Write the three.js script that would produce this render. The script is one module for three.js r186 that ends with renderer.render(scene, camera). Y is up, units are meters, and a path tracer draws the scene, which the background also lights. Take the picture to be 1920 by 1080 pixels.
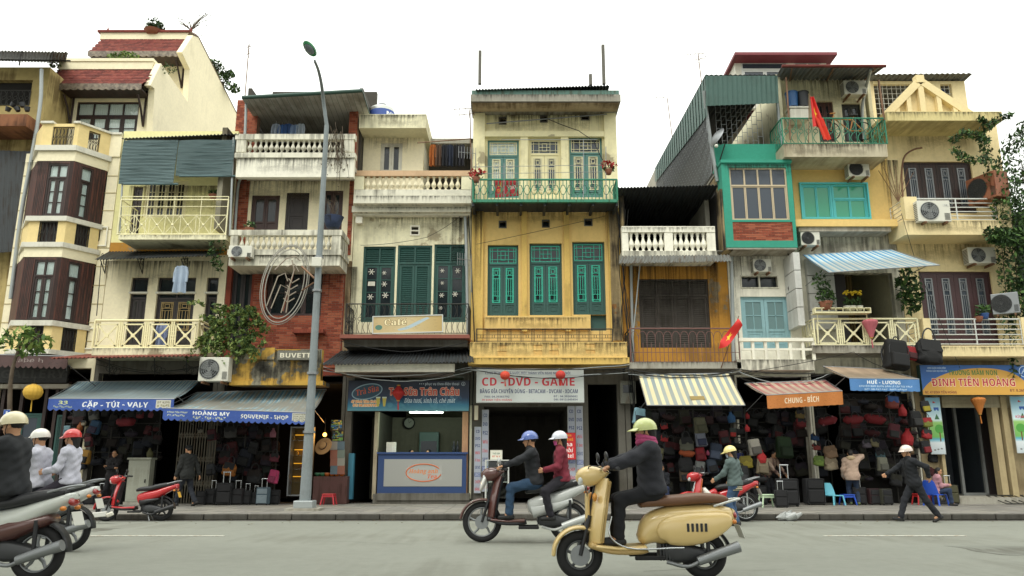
import * as THREE from 'three';
// ---------- camera, sky, sun, exposure ----------
const scene = new THREE.Scene();
const FOC = 1464,PITCH = Math.atan(338 / FOC),EYE = 1.15,CAMZ = 24;// lens in pixels of the 1920 x 1080 photograph
const camera = new THREE.PerspectiveCamera(2 * Math.atan(540 / FOC) * 180 / Math.PI,16 / 9,0.1,600);
camera.position.set(0,EYE,CAMZ);
camera.rotation.x = PITCH;
{ // overcast sky, brighter overhead, with soft uneven cloud
const w = 256,h = 128,d = new Float32Array(w * h * 4);
for (let y = 0;y < h;y++) for (let x = 0;x < w;x++) {
const el = ((y + 0.5) / h - 0.5) * Math.PI,a = x / w * Math.PI * 2,s = Math.max(0,Math.sin(el));
const cl = 1 + 0.05 * Math.sin(3 * a + 4 * el) * Math.cos(5 * a - 7 * el) + 0.04 * Math.sin(9 * a + 2) * Math.sin(11 * el);
const L = el < 0 ? 0.35 : (1 + 2 * s) / 3 * 1.5 * cl,o = (y * w + x) * 4;
d[o] = L * 0.98;d[o + 1] = L * 1.0;d[o + 2] = L * 0.945;d[o + 3] = 1;
}
const t = new THREE.DataTexture(d,w,h,THREE.RGBAFormat,THREE.FloatType);
t.mapping = THREE.EquirectangularReflectionMapping;t.magFilter = t.minFilter = THREE.LinearFilter;t.wrapS = THREE.RepeatWrapping;t.needsUpdate = true;
scene.background = t;scene.environment = t;
}
const sun = new THREE.DirectionalLight(new THREE.Color(1,0.98,0.88),0.7);
sun.position.set(-14,40,26);sun.target.position.set(0,4,0);
sun.castShadow = true;sun.shadow.radius = 40;sun.shadow.mapSize.set(2048,2048);
Object.assign(sun.shadow.camera,{ left: -26,right: 26,top: 26,bottom: -26,near: 1,far: 120 });
scene.add(sun,sun.target);
const renderer = new THREE.WebGLRenderer({ antialias: true });
renderer.toneMapping = THREE.LinearToneMapping;
renderer.toneMappingExposure = 1.9;
renderer.shadowMap.enabled = true;
// ---------- small helpers ----------
let seed_ = 7;
const rnd = () => { seed_ = (seed_ + 0x6d2b79f5) | 0;let t = Math.imul(seed_ ^ (seed_ >>> 15),1 | seed_);t = (t + Math.imul(t ^ (t >>> 7),61 | t)) ^ t;return ((t ^ (t >>> 14)) >>> 0) / 4294967296;};
const rr = (a,b) => a + (b - a) * rnd();
const pick = (a) => a[Math.floor(rnd() * a.length)];
const CP = Math.cos(PITCH),SP = Math.sin(PITCH);
const V = (x,y,z) => new THREE.Vector3(x,y,z);
// the point of the plane z = const that a pixel of the photograph shows
const tz = (py,z) => (CAMZ - z) / (CP - (540 - py) / FOC * SP);
const X = (px,py,z = 0) => (px - 960) / FOC * tz(py,z);
const Y = (py,z = 0) => EYE + tz(py,z) * ((540 - py) / FOC * CP + SP);
const P = (px,py,z = 0) => V(X(px,py,z),Y(py,z),z);
const R = (px0,py0,px1,py1,z = 0) => { const m = (py0 + py1) / 2;return [X(px0,m,z),X(px1,m,z),Y(py1,z),Y(py0,z)];};
const onX = (xw,px,py) => { const t = xw * FOC / (px - 960),dy = (540 - py) / FOC;return [CAMZ - t * (CP - dy * SP),EYE + t * (dy * CP + SP)];};// [z, y] on a wall x = const
const onG = (px,py,y = 0.13) => { const dy = (540 - py) / FOC,t = (y - EYE) / (dy * CP + SP);const z = CAMZ - t * (CP - dy * SP),zc = y === 0.13 && z < 1.04 ? 0.5 + (Math.max(z,-3) + 3) * 0.134 : z;return V((px - 960) / FOC * t * (CAMZ - zc) / (CAMZ - z),y,zc);};// a pixel on the ground
const used = {},origin = new Map();
function numbered(n) { const k = used[n] = (used[n] ?? -1) + 1;return k ? n + '_' + String(k).padStart(3,'0') : n;}
const org = (o) => { let p = o;while (p && !origin.has(p)) p = p.parent;return p ? origin.get(p) : V(0,0,0);};
function tag(o,label,category,group) { Object.assign(o.userData,{ label,category });if (group) o.userData.group = group;return o;}
function thing(name,label,category,at = [0,0,0],group) {
const o = new THREE.Group();o.name = numbered(name);o.position.set(...at);scene.add(o);origin.set(o,V(...at));tag(o,label,category,group);return o;
}
// a thing modelled round its own origin and then placed
function local(name,label,category,group) { const o = thing(name,label,category,[0,0,0],group);return o;}
function place(o,x,y,z,ry = 0,s = 1) { o.position.set(x,y,z);o.rotation.y = ry;o.scale.setScalar(s);return o;}
function copy(o,label,group) { const c = o.clone();c.name = numbered(o.name.replace(/_\d+$/,''));c.userData = { ...o.userData,label };if (group) c.userData.group = group;scene.add(c);return c;}
const SPLIT = new Set('terrace_side_wall shop_side_wall hall_side_wall loft_side_wall loft_lining bay_side post chimney_post balustrade_post balcony_post roof_post door_jamb pier dentil cladding_block cornice_band canopy_slat finial down_pipe drain_pipe coping parapet hand_rail groove plank_strip wheel pot end_panel sleeve band brake_disc eye grip cap shock_absorber damper roof_finial shelf strip_light side_wall cornice pocket card_boxes roof_bracket panel bracket'.split(' '));
class MB {   // collects triangles, then builds ONE named mesh
constructor(m) { this.p = [];this.n = [];this.u = [];this.m = m || null;this.k = [];}
mark() { this.k.push(this.p.length);return this;}
tri(a,b,c,ua,ub,uc,na,nb,nc) {
for (const [v,t,n] of [[a,ua,na],[b,ub,nb],[c,uc,nc]]) { this.p.push(v.x,v.y,v.z);this.u.push(t[0],t[1]);this.n.push(n.x,n.y,n.z);}
return this;
}
q(a,b,c,d,uv) {   // counter-clockwise from outside; flat
if (this.m) { a = a.clone().applyMatrix4(this.m);b = b.clone().applyMatrix4(this.m);c = c.clone().applyMatrix4(this.m);d = d.clone().applyMatrix4(this.m);}
const e1x = b.x - a.x,e1y = b.y - a.y,e1z = b.z - a.z,e2x = d.x - a.x,e2y = d.y - a.y,e2z = d.z - a.z;
let n = V(e1y * e2z - e1z * e2y,e1z * e2x - e1x * e2z,e1x * e2y - e1y * e2x);
if (n.lengthSq() < 1e-16) n = V(c.x - b.x,c.y - b.y,c.z - b.z).cross(V(d.x - b.x,d.y - b.y,d.z - b.z));
n.normalize();
const ax = Math.abs(n.x),ay = Math.abs(n.y),az = Math.abs(n.z);
const f = uv ? null : (v) => (az >= ax && az >= ay ? [v.x,v.y] : ax >= ay ? [v.z + 3.3,v.y] : [v.x,v.z]);
const [ta,tb,tc,td] = uv || [f(a),f(b),f(c),f(d)];
this.tri(a,b,c,ta,tb,tc,n,n,n);this.tri(a,c,d,ta,tc,td,n,n,n);return this;
}
box(x0,x1,y0,y1,z0,z1) {
if (x0 > x1) [x0,x1] = [x1,x0];if (y0 > y1) [y0,y1] = [y1,y0];if (z0 > z1) [z0,z1] = [z1,z0];this.mark();
const a = V(x0,y0,z1),b = V(x1,y0,z1),c = V(x1,y1,z1),d = V(x0,y1,z1),e = V(x0,y0,z0),f = V(x1,y0,z0),g = V(x1,y1,z0),h = V(x0,y1,z0);
return this.q(a,b,c,d).q(f,e,h,g).q(b,f,g,c).q(e,a,d,h).q(d,c,g,h).q(e,f,b,a);
}
cb(x,y,z,w,h,d) { return this.box(x - w / 2,x + w / 2,y - h / 2,y + h / 2,z - d / 2,z + d / 2);}
pb(px0,py0,px1,py1,z,d) { const [a,b,c,e] = R(px0,py0,px1,py1,z);return this.box(a,b,c,e,z - d,z);}
bev(x0,x1,y0,y1,z0,z1,r = 0.01,seg = 2) { // rounded box
return this.geo(roundBox(x1 - x0,y1 - y0,z1 - z0,r,seg),M4(( x0 + x1) / 2,(y0 + y1) / 2,(z0 + z1) / 2));
}
geo(g,m) {
this.mark();
const k = g.index ? g.toNonIndexed() : g,p = k.attributes.position,n = k.attributes.normal,u = k.attributes.uv,v = V(0,0,0),nm = m ? new THREE.Matrix3().getNormalMatrix(m) : null,nm2 = this.m ? new THREE.Matrix3().getNormalMatrix(this.m) : null;
for (let i = 0;i < p.count;i++) {
v.fromBufferAttribute(p,i);if (m) v.applyMatrix4(m);if (this.m) v.applyMatrix4(this.m);this.p.push(v.x,v.y,v.z);
v.fromBufferAttribute(n,i);if (nm) v.applyMatrix3(nm).normalize();if (nm2) v.applyMatrix3(nm2).normalize();this.n.push(v.x,v.y,v.z);
if (u) this.u.push(u.getX(i),u.getY(i));else this.u.push(0,0);
}
return this;
}
tube(pts,r,seg = 6,closed = false,r1 = r) {   // pts: Vector3 list
this.mark();
if (this.m) pts = pts.map((p) => p.clone().applyMatrix4(this.m));
const rings = [],N = pts.length;let up = V(0,1,0.001);
let acc = 0;
for (let i = 0;i < N;i++) {
const a = closed ? pts[(i - 1 + N) % N] : pts[Math.max(0,i - 1)],b = closed ? pts[(i + 1) % N] : pts[Math.min(N - 1,i + 1)],t = b.clone().sub(a).normalize();
if (Math.abs(t.dot(up)) > 0.95) up = Math.abs(t.y) > 0.8 ? V(0,0,1) : V(0,1,0.001);
const s = t.clone().cross(up).normalize(),w = s.clone().cross(t).normalize();up = w.clone();
const rad = r + (r1 - r) * i / Math.max(1,N - 1);if (i) acc += pts[i].distanceTo(pts[i - 1]);
const ring = [];for (let j = 0;j <= seg;j++) { const th = j / seg * Math.PI * 2,n = s.clone().multiplyScalar(Math.cos(th)).addScaledVector(w,Math.sin(th));ring.push({ v: pts[i].clone().addScaledVector(n,rad),n,t: [j / seg * rad * 6.3,acc] });}
rings.push(ring);
}
const join = (A,B) => { for (let j = 0;j < seg;j++) { const a = A[j],b = A[j + 1],c = B[j + 1],d = B[j];this.tri(a.v,d.v,c.v,a.t,d.t,c.t,a.n,d.n,c.n);this.tri(a.v,c.v,b.v,a.t,c.t,b.t,a.n,c.n,b.n);} };
for (let i = 0;i + 1 < N;i++) join(rings[i],rings[i + 1]);
if (closed) join(rings[N - 1],rings[0]);
else for (const [i,s] of [[0,-1],[N - 1,1]]) { const n = pts[i].clone().sub(pts[i ? i - 1 : 1]).normalize(),g = rings[i];for (let j = 1;j < seg - 1;j++) { const [a,b,c] = s > 0 ? [g[0],g[j + 1],g[j]] : [g[0],g[j],g[j + 1]];this.tri(a.v,b.v,c.v,a.t,b.t,c.t,n,n,n);} }
return this;
}
bar(a,b,r,seg = 5) { return this.tube([a,b],r,seg);}
flat(a,b,w,d = 0.012) { // flat bar in a plane facing z between two points
const t = b.clone().sub(a),L = t.length(),n = V(-t.y / L * w / 2,t.x / L * w / 2,0),z = V(0,0,d / 2);
const A = a.clone().sub(n),B = b.clone().sub(n),C = b.clone().add(n),D = a.clone().add(n);
const f = [A,B,C,D].map((v) => v.clone().add(z)),k = [A,B,C,D].map((v) => v.clone().sub(z));
this.q(f[0],f[1],f[2],f[3]).q(k[1],k[0],k[3],k[2]);
for (let i = 0;i < 4;i++) { const j = (i + 1) % 4;this.q(k[i],k[j],f[j],f[i]);}
return this;
}
sheet(fn,nu,nv,th = 0.006,uvf) {   // a thin curved sheet with two faces and edges; fn(u, v) -> Vector3
const top = [],E = 1e-3,N = [];
for (let i = 0;i <= nu;i++) { top[i] = [];N[i] = [];for (let j = 0;j <= nv;j++) {
const u = i / nu,v = j / nv,p = fn(u,v);
const du = fn(Math.min(1,u + E),v).sub(fn(Math.max(0,u - E),v)),dv = fn(u,Math.min(1,v + E)).sub(fn(u,Math.max(0,v - E)));
top[i][j] = p;N[i][j] = du.cross(dv).normalize();
} }
const put = (i,j,s) => { const n = N[i][j];let p = top[i][j].clone().addScaledVector(n,s * th / 2),nn = n.clone().multiplyScalar(s);if (this.m) { p.applyMatrix4(this.m);nn.transformDirection(this.m);} return [p,uvf ? uvf(i / nu,j / nv) : [i / nu,j / nv],nn];};
const T = (A,B,C) => this.tri(A[0],B[0],C[0],A[1],B[1],C[1],A[2],B[2],C[2]);
for (let i = 0;i < nu;i++) for (let j = 0;j < nv;j++) {
const a = put(i,j,1),b = put(i + 1,j,1),c = put(i + 1,j + 1,1),d = put(i,j + 1,1);T(a,b,c);T(a,c,d);
const e = put(i,j,-1),f = put(i + 1,j,-1),g = put(i + 1,j + 1,-1),h = put(i,j + 1,-1);T(e,g,f);T(e,h,g);
}
const edge = (i0,j0,i1,j1) => { const a = put(i0,j0,1),b = put(i1,j1,1),c = put(i1,j1,-1),d = put(i0,j0,-1),n = b[0].clone().sub(a[0]).cross(d[0].clone().sub(a[0])).normalize().negate();this.tri(a[0],c[0],b[0],a[1],c[1],b[1],n,n,n);this.tri(a[0],d[0],c[0],a[1],d[1],c[1],n,n,n);};
for (let i = 0;i < nu;i++) { edge(i,0,i + 1,0);edge(i + 1,nv,i,nv);}
for (let j = 0;j < nv;j++) { edge(0,j + 1,0,j);edge(nu,j,nu,j + 1);}
return this;
}
loft(st,seg = 16,ex = 2.6,cap = true) {   // st: [x, y, halfwidth z, halfheight] stations of a body in the xy plane
if (st.length > 3 && st.length < 12) { const o = [],n = st.length,S = (a,b,c,d,t) => 0.5 * (2 * b + (c - a) * t + (2 * a - 5 * b + 4 * c - d) * t * t + (3 * b - a - 3 * c + d) * t * t * t);// smooth the stations
for (let i = 0;i + 1 < n;i++) for (let k = 0;k < 4;k++) { const A = st[Math.max(0,i - 1)],B = st[i],C = st[i + 1],D = st[Math.min(n - 1,i + 2)];o.push([0,1,2,3].map((j) => { const v = S(A[j],B[j],C[j],D[j],k / 4);return j > 1 ? Math.max(0.004,v) : v;}));} o.push(st[n - 1]);
for (const e of [0,o.length - 1]) { const q = o[e],r = o[e ? e - 1 : 1],d = Math.hypot(q[0] - r[0],q[1] - r[1]),m = Math.min(q[2],q[3]) * 0.7,ux = (q[0] - r[0]) / d,uy = (q[1] - r[1]) / d;const add = [0.5,0.87,1].map((s) => { const c = Math.sqrt(Math.max(0.02,1 - s * s));return [q[0] + ux * m * s,q[1] + uy * m * s,q[2] * c,q[3] * c];});if (e) o.push(...add);else o.unshift(...add.reverse());}
st = o;}
const pts = st.map((s) => V(s[0],s[1],0)),N = st.length,rings = [];
for (let i = 0;i < N;i++) {
const t = pts[Math.min(N - 1,i + 1)].clone().sub(pts[Math.max(0,i - 1)]).normalize(),up = V(-t.y,t.x,0),ring = [];
for (let j = 0;j < seg;j++) { const a = j / seg * Math.PI * 2,c = Math.cos(a),s = Math.sin(a),e = 2 / (st[i][4] || ex);ring.push(pts[i].clone().addScaledVector(up,Math.sign(s) * Math.abs(s) ** e * st[i][3]).add(V(0,0,Math.sign(c) * Math.abs(c) ** e * st[i][2])));}
rings.push(ring);
}
const pos = [],idx = [];rings.forEach((r) => r.forEach((v) => pos.push(v.x,v.y,v.z)));
for (let i = 0;i + 1 < N;i++) for (let j = 0;j < seg;j++) { const a = i * seg + j,b = i * seg + (j + 1) % seg,c = a + seg,d = b + seg;idx.push(a,c,d,a,d,b);}
if (cap) for (const [i,s] of [[0,1],[N - 1,-1]]) { const k = pos.length / 3;pos.push(pts[i].x,pts[i].y,0);for (let j = 0;j < seg;j++) { const a = i * seg + j,b = i * seg + (j + 1) % seg;s > 0 ? idx.push(k,a,b) : idx.push(k,b,a);} }
const g = new THREE.BufferGeometry();g.setAttribute('position',new THREE.Float32BufferAttribute(pos,3));g.setIndex(idx);g.computeVertexNormals();
const uv = [];for (let i = 0;i < pos.length / 3;i++) uv.push(pos[i * 3],pos[i * 3 + 1]);g.setAttribute('uv',new THREE.Float32BufferAttribute(uv,2));
return this.geo(g);
}
get empty() { return !this.p.length;}
geometry(o = V(0,0,0)) {
const g = new THREE.BufferGeometry(),p = new Float32Array(this.p);
for (let i = 0;i < p.length;i += 3) { p[i] -= o.x;p[i + 1] -= o.y;p[i + 2] -= o.z;}
g.setAttribute('position',new THREE.BufferAttribute(p,3));g.setAttribute('normal',new THREE.BufferAttribute(new Float32Array(this.n),3));g.setAttribute('uv',new THREE.BufferAttribute(new Float32Array(this.u),2));
return g;
}
build(name,mat,parent,ud) {
if (parent && SPLIT.has(name) && this.k.length > 1) {   // pieces that lie apart become parts of their own
const k = [...new Set([0,...this.k,this.p.length])];let last;
for (let i = 0;i + 1 < k.length;i++) { const b = new MB(),[a,e] = [k[i],k[i + 1]];b.p = this.p.slice(a,e);b.n = this.n.slice(a,e);b.u = this.u.slice(a / 3 * 2,e / 3 * 2);last = b.build(name,mat,parent,ud);}
return last;
}
const top = !parent,me = new THREE.Mesh(this.geometry(parent ? org(parent) : undefined),mat);
me.name = top ? numbered(name) : name;me.castShadow = me.receiveShadow = true;if (ud) Object.assign(me.userData,ud);
(parent || scene).add(me);return me;
}
}
const mb = (m) => new MB(m);
const STUFF = { kind: 'stuff' },STRUCT = { kind: 'structure' };
const M4 = (x = 0,y = 0,z = 0,rx = 0,ry = 0,rz = 0,sx = 1,sy = sx,sz = sx) => new THREE.Matrix4().compose(V(x,y,z),new THREE.Quaternion().setFromEuler(new THREE.Euler(rx,ry,rz,'YXZ')),V(sx,sy,sz));
const rbCache = new Map();
function roundBox(w,h,d,r,seg = 2) {  // all edges rounded
const key = [w,h,d,r,seg].map((v) => v.toFixed(4)).join();if (rbCache.has(key)) return rbCache.get(key);
r = Math.min(r,w / 2.001,h / 2.001,d / 2.001);
const s = seg * 2 + 1,g = new THREE.BoxGeometry(1,1,1,s,s,s).toNonIndexed(),p = g.attributes.position,n = g.attributes.normal,uv = g.attributes.uv,H = V(w / 2 - r,h / 2 - r,d / 2 - r),v = V(0,0,0);
const map = (c,hh) => { const k = Math.round((c + 0.5) * s);return k <= seg ? [-hh,(k / seg - 1)] : [hh,(k - seg - 1) / seg];};
for (let i = 0;i < p.count;i++) {
const [ax,bx] = map(p.getX(i),H.x),[ay,by] = map(p.getY(i),H.y),[az,bz] = map(p.getZ(i),H.z);
const m = Math.max(Math.abs(bx),Math.abs(by),Math.abs(bz));v.set(bx,by,bz);
if (m < 1e-6) v.set(n.getX(i),n.getY(i),n.getZ(i));v.normalize();
p.setXYZ(i,ax + v.x * r,ay + v.y * r,az + v.z * r);
const nx = Math.abs(n.getX(i)),ny = Math.abs(n.getY(i));uv.setXY(i,nx > 0.5 ? az + bz * r : ax + bx * r,ny > 0.5 ? az + bz * r : ay + by * r);
n.setXYZ(i,v.x,v.y,v.z);
}
rbCache.set(key,g);return g;
}
const sub = (a,b,t) => a.clone().lerp(b,t);
function curve(pts,n = 24) { return new THREE.CatmullRomCurve3(pts).getPoints(n);}
function sag(a,b,s,n = 14) { const o = [];for (let i = 0;i <= n;i++) { const t = i / n,p = sub(a,b,t);p.y -= s * 4 * t * (1 - t);o.push(p);} return o;}
// ---------- procedural textures and materials ----------
const TN = 512;
function tileNoise(px,py,oct,sd) {   // periodic value-noise fbm, TN x TN, 0..1
const out = new Float32Array(TN * TN);let amp = 1,tot = 0;
for (let o = 0;o < oct;o++,px *= 2,py *= 2,amp *= 0.55) {
const s0 = seed_;seed_ = sd * 977 + o * 131;const g = new Float32Array(px * py);for (let i = 0;i < g.length;i++) g[i] = rnd();seed_ = s0;
for (let y = 0;y < TN;y++) { const fy = y / TN * py,iy = Math.floor(fy),ty = fy - iy,sy = ty * ty * (3 - 2 * ty),r0 = (iy % py) * px,r1 = ((iy + 1) % py) * px;
for (let x = 0;x < TN;x++) { const fx = x / TN * px,ix = Math.floor(fx),t = fx - ix,sx = t * t * (3 - 2 * t),a = ix % px,b = (ix + 1) % px;
const u = g[r0 + a] + (g[r0 + b] - g[r0 + a]) * sx,v = g[r1 + a] + (g[r1 + b] - g[r1 + a]) * sx;out[y * TN + x] += amp * (u + (v - u) * sy);} }
tot += amp;
}
for (let i = 0;i < out.length;i++) out[i] /= tot;return out;
}
const NA = tileNoise(4,4,6,1),NB = tileNoise(7,7,5,2),NF = tileNoise(64,64,3,3),NS = tileNoise(40,3,4,4),NW = tileNoise(48,2,4,5);
const ss = (a,b,x) => { const t = Math.min(1,Math.max(0,(x - a) / (b - a)));return t * t * (3 - 2 * t);};
const lin = (h) => { const c = new THREE.Color(h);return [c.r,c.g,c.b];};
function dataTex(fn,size = 4,srgb = true) {
const d = new Uint8Array(TN * TN * 4),e = (v) => 255 * (v <= 0.0031308 ? v * 12.92 : 1.055 * Math.pow(Math.min(1,v),1 / 2.4) - 0.055);
for (let i = 0;i < TN * TN;i++) { const c = fn(i,i % TN,(i / TN) | 0);if (srgb) { d[i * 4] = e(c[0]);d[i * 4 + 1] = e(c[1]);d[i * 4 + 2] = e(c[2]);} else { d[i * 4] = d[i * 4 + 1] = d[i * 4 + 2] = c * 255;} d[i * 4 + 3] = 255;}
const t = new THREE.DataTexture(d,TN,TN);t.wrapS = t.wrapT = THREE.RepeatWrapping;t.magFilter = THREE.LinearFilter;t.minFilter = THREE.LinearMipmapLinearFilter;t.generateMipmaps = true;
if (srgb) t.colorSpace = THREE.SRGBColorSpace;t.repeat.set(1 / size,1 / size);t.needsUpdate = true;return t;
}
const bumpFine = dataTex((i) => NF[i] * 0.6 + NB[i] * 0.4,1.3,false);
const S = (o) => new THREE.MeshStandardMaterial({ side: THREE.DoubleSide,...o });
// painted or bare plaster: tone drift, grime blotches and streaks, peeled spots
function plaster(base,{ grime = '#3c3a33',amt = 0.5,th = 0.52,streak = 0.5,peel = null,peelTh = 0.66,size = 4,off = 0,rough = 0.9,bump = 0.004 } = {}) {
const b = lin(base),g = lin(grime),p = peel ? lin(peel) : null,o = (off * 7919) % (TN * TN);
const map = dataTex((i,x,y) => {
const j = (i + o) % (TN * TN),a = NA[j],n = NB[j],s = NS[j] * 0.6 + NW[j] * 0.4;
const k = Math.min(1,ss(th,th + 0.22,a * (1 - streak * 0.6) + s * streak * 0.6) * amt + ss(0.5,0.85,n) * amt * 0.25),f = 0.86 + 0.28 * (a * 0.5 + NF[j] * 0.5);
const q = p ? ss(peelTh,peelTh + 0.03,n * 0.7 + a * 0.3) : 0,c = [0,0,0];
for (let m = 0;m < 3;m++) { let v = b[m] * f;if (q) v = v + (p[m] * (0.8 + 0.4 * NF[j]) - v) * q;c[m] = v + (g[m] - v) * k;}
return c;
},size);
return S({ map,roughness: rough,bumpMap: bumpFine,bumpScale: bump });
}
function wood(base,dark,size = 1.2) {
const b = lin(base),d = lin(dark);
return S({ map: dataTex((i,x,y) => { const s = NS[i] * 0.6 + NF[i] * 0.15 + NW[i] * 0.25,k = ss(0.35,0.65,s);return b.map((v,m) => v + (d[m] - v) * k);},size),roughness: 0.55 });
}
const paint = (h,rough = 0.55,metal = 0) => S({ color: h,roughness: rough,metalness: metal });
const coat = (h,rough = 0.35) => new THREE.MeshPhysicalMaterial({ color: h,roughness: rough,clearcoat: 0.8,clearcoatRoughness: 0.12,side: THREE.DoubleSide });
// shared tone maps, multiplied with a base colour: wear that many surfaces have in common
const clothMap = dataTex((i) => { const k = 0.75 + 0.3 * NF[i] + 0.25 * (NA[i] - 0.5);return [k * 0.9,k * 0.9,k * 0.9];},0.9);
const wearMaps = [0.3,0.6,0.95].map((amt,n) => dataTex((i0) => { const i = (i0 + n * 70001) % (TN * TN),s = NS[i] * 0.6 + NW[i] * 0.4,k = Math.min(1,ss(0.5 - n * 0.03,0.72 - n * 0.03,NA[i] * 0.6 + s * 0.4) * amt + ss(0.5,0.85,NB[i]) * amt * 0.3),f = 0.8 + 0.2 * (NA[i] * 0.5 + NF[i] * 0.5) * 1.3;return [f * (1 - 0.68 * k),f * (1 - 0.72 * k),f * (1 - 0.78 * k)];},4));
const rustMap = dataTex((i) => { const s = NS[i] * 0.7 + NB[i] * 0.3,k = ss(0.5,0.72,s),f = 0.85 + 0.25 * NF[i];return [f * (1 - 0.45 * k),f * (1 - 0.62 * k),f * (1 - 0.74 * k)];},2.2);
const tinted = (map,color,size,o) => { const t = map.clone();t.repeat.set(1 / size,1 / size);t.needsUpdate = true;return S({ map: t,color,...o });};
const plasterS = (base,{ amt = 0.5,size = 4,rough = 0.9,bump = 0.004 } = {}) => tinted(wearMaps[amt < 0.42 ? 0 : amt < 0.75 ? 1 : 2],base,size,{ roughness: rough,bumpMap: bumpFine,bumpScale: bump });
const cloth = (h,rough = 0.95) => S({ map: clothMap,color: h,roughness: rough });
const dull = (h,rough = 0.85) => S({ color: h,roughness: rough });
const rusty = (base,amt = 0.5,rough = 0.6,metal = 0) => tinted(amt < 0.36 ? wearMaps[0] : rustMap,base,2.2,{ roughness: rough,metalness: metal });
function canvasTex(w,h,draw) {
const c = document.createElement('canvas');c.width = w;c.height = h;const g = c.getContext('2d');draw(g,w,h);
const t = new THREE.CanvasTexture(c);t.colorSpace = THREE.SRGBColorSpace;t.anisotropy = 8;return t;
}
// damp and soot streaks that hang from ledges: one mask, laid 3 mm in front of a wall
const streakMask = canvasTex(512,256,(g,w,h) => { g.fillStyle = '#000';g.fillRect(0,0,w,h);for (let i = 0;i < 420;i++) { const x = rnd() * w,L = h * (0.12 + 0.85 * rnd() ** 2.2),b = 1 + 7 * rnd(),gr = g.createLinearGradient(0,0,0,L);const a = 0.05 + 0.19 * rnd();gr.addColorStop(0,'rgba(255,255,255,' + a + ')');gr.addColorStop(0.4,'rgba(255,255,255,' + a * 0.6 + ')');gr.addColorStop(1,'rgba(255,255,255,0)');g.fillStyle = gr;g.fillRect(x,0,b,L);} });
streakMask.colorSpace = THREE.NoColorSpace;streakMask.wrapS = THREE.RepeatWrapping;
const streakM = ['#2b2822','#43392a'].map((c) => new THREE.MeshStandardMaterial({ color: c,alphaMap: streakMask,transparent: true,roughness: 1,depthWrite: false }));
// irregular mould patches that thin out downwards and to the sides
const mouldMask = canvasTex(256,256,(g,w,h) => { const d = g.createImageData(w,h);for (let y = 0;y < h;y++) for (let x = 0;x < w;x++) { const i = y * 2 * TN + x * 2,v = 255 * ss(0.46,0.66,NA[i] * 0.55 + NS[i] * 0.3 + NF[i] * 0.15) * (1 - y / h) ** 0.8 * 0.3,o = (y * w + x) * 4;d.data[o] = d.data[o + 1] = d.data[o + 2] = v;d.data[o + 3] = 255;} g.putImageData(d,0,0);});
mouldMask.colorSpace = THREE.NoColorSpace;mouldMask.wrapS = THREE.RepeatWrapping;
streakM.push(new THREE.MeshStandardMaterial({ color: '#262420',alphaMap: mouldMask,transparent: true,roughness: 1,depthWrite: false }),new THREE.MeshStandardMaterial({ color: '#5b4a33',alphaMap: mouldMask,transparent: true,roughness: 1,depthWrite: false }));
function streaks(par,px0,px1,py,hpx,z,k = 0) { const [a,b,c,d] = R(px0,py,px1,py + hpx,z),o = rnd(),w = (b - a) / 3.4;mb().q(V(a,c,z),V(b,c,z),V(b,d,z),V(a,d,z),[[o,0],[o + w,0],[o + w,1],[o,1]]).build('damp_streaks',streakM[k],par);}
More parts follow.
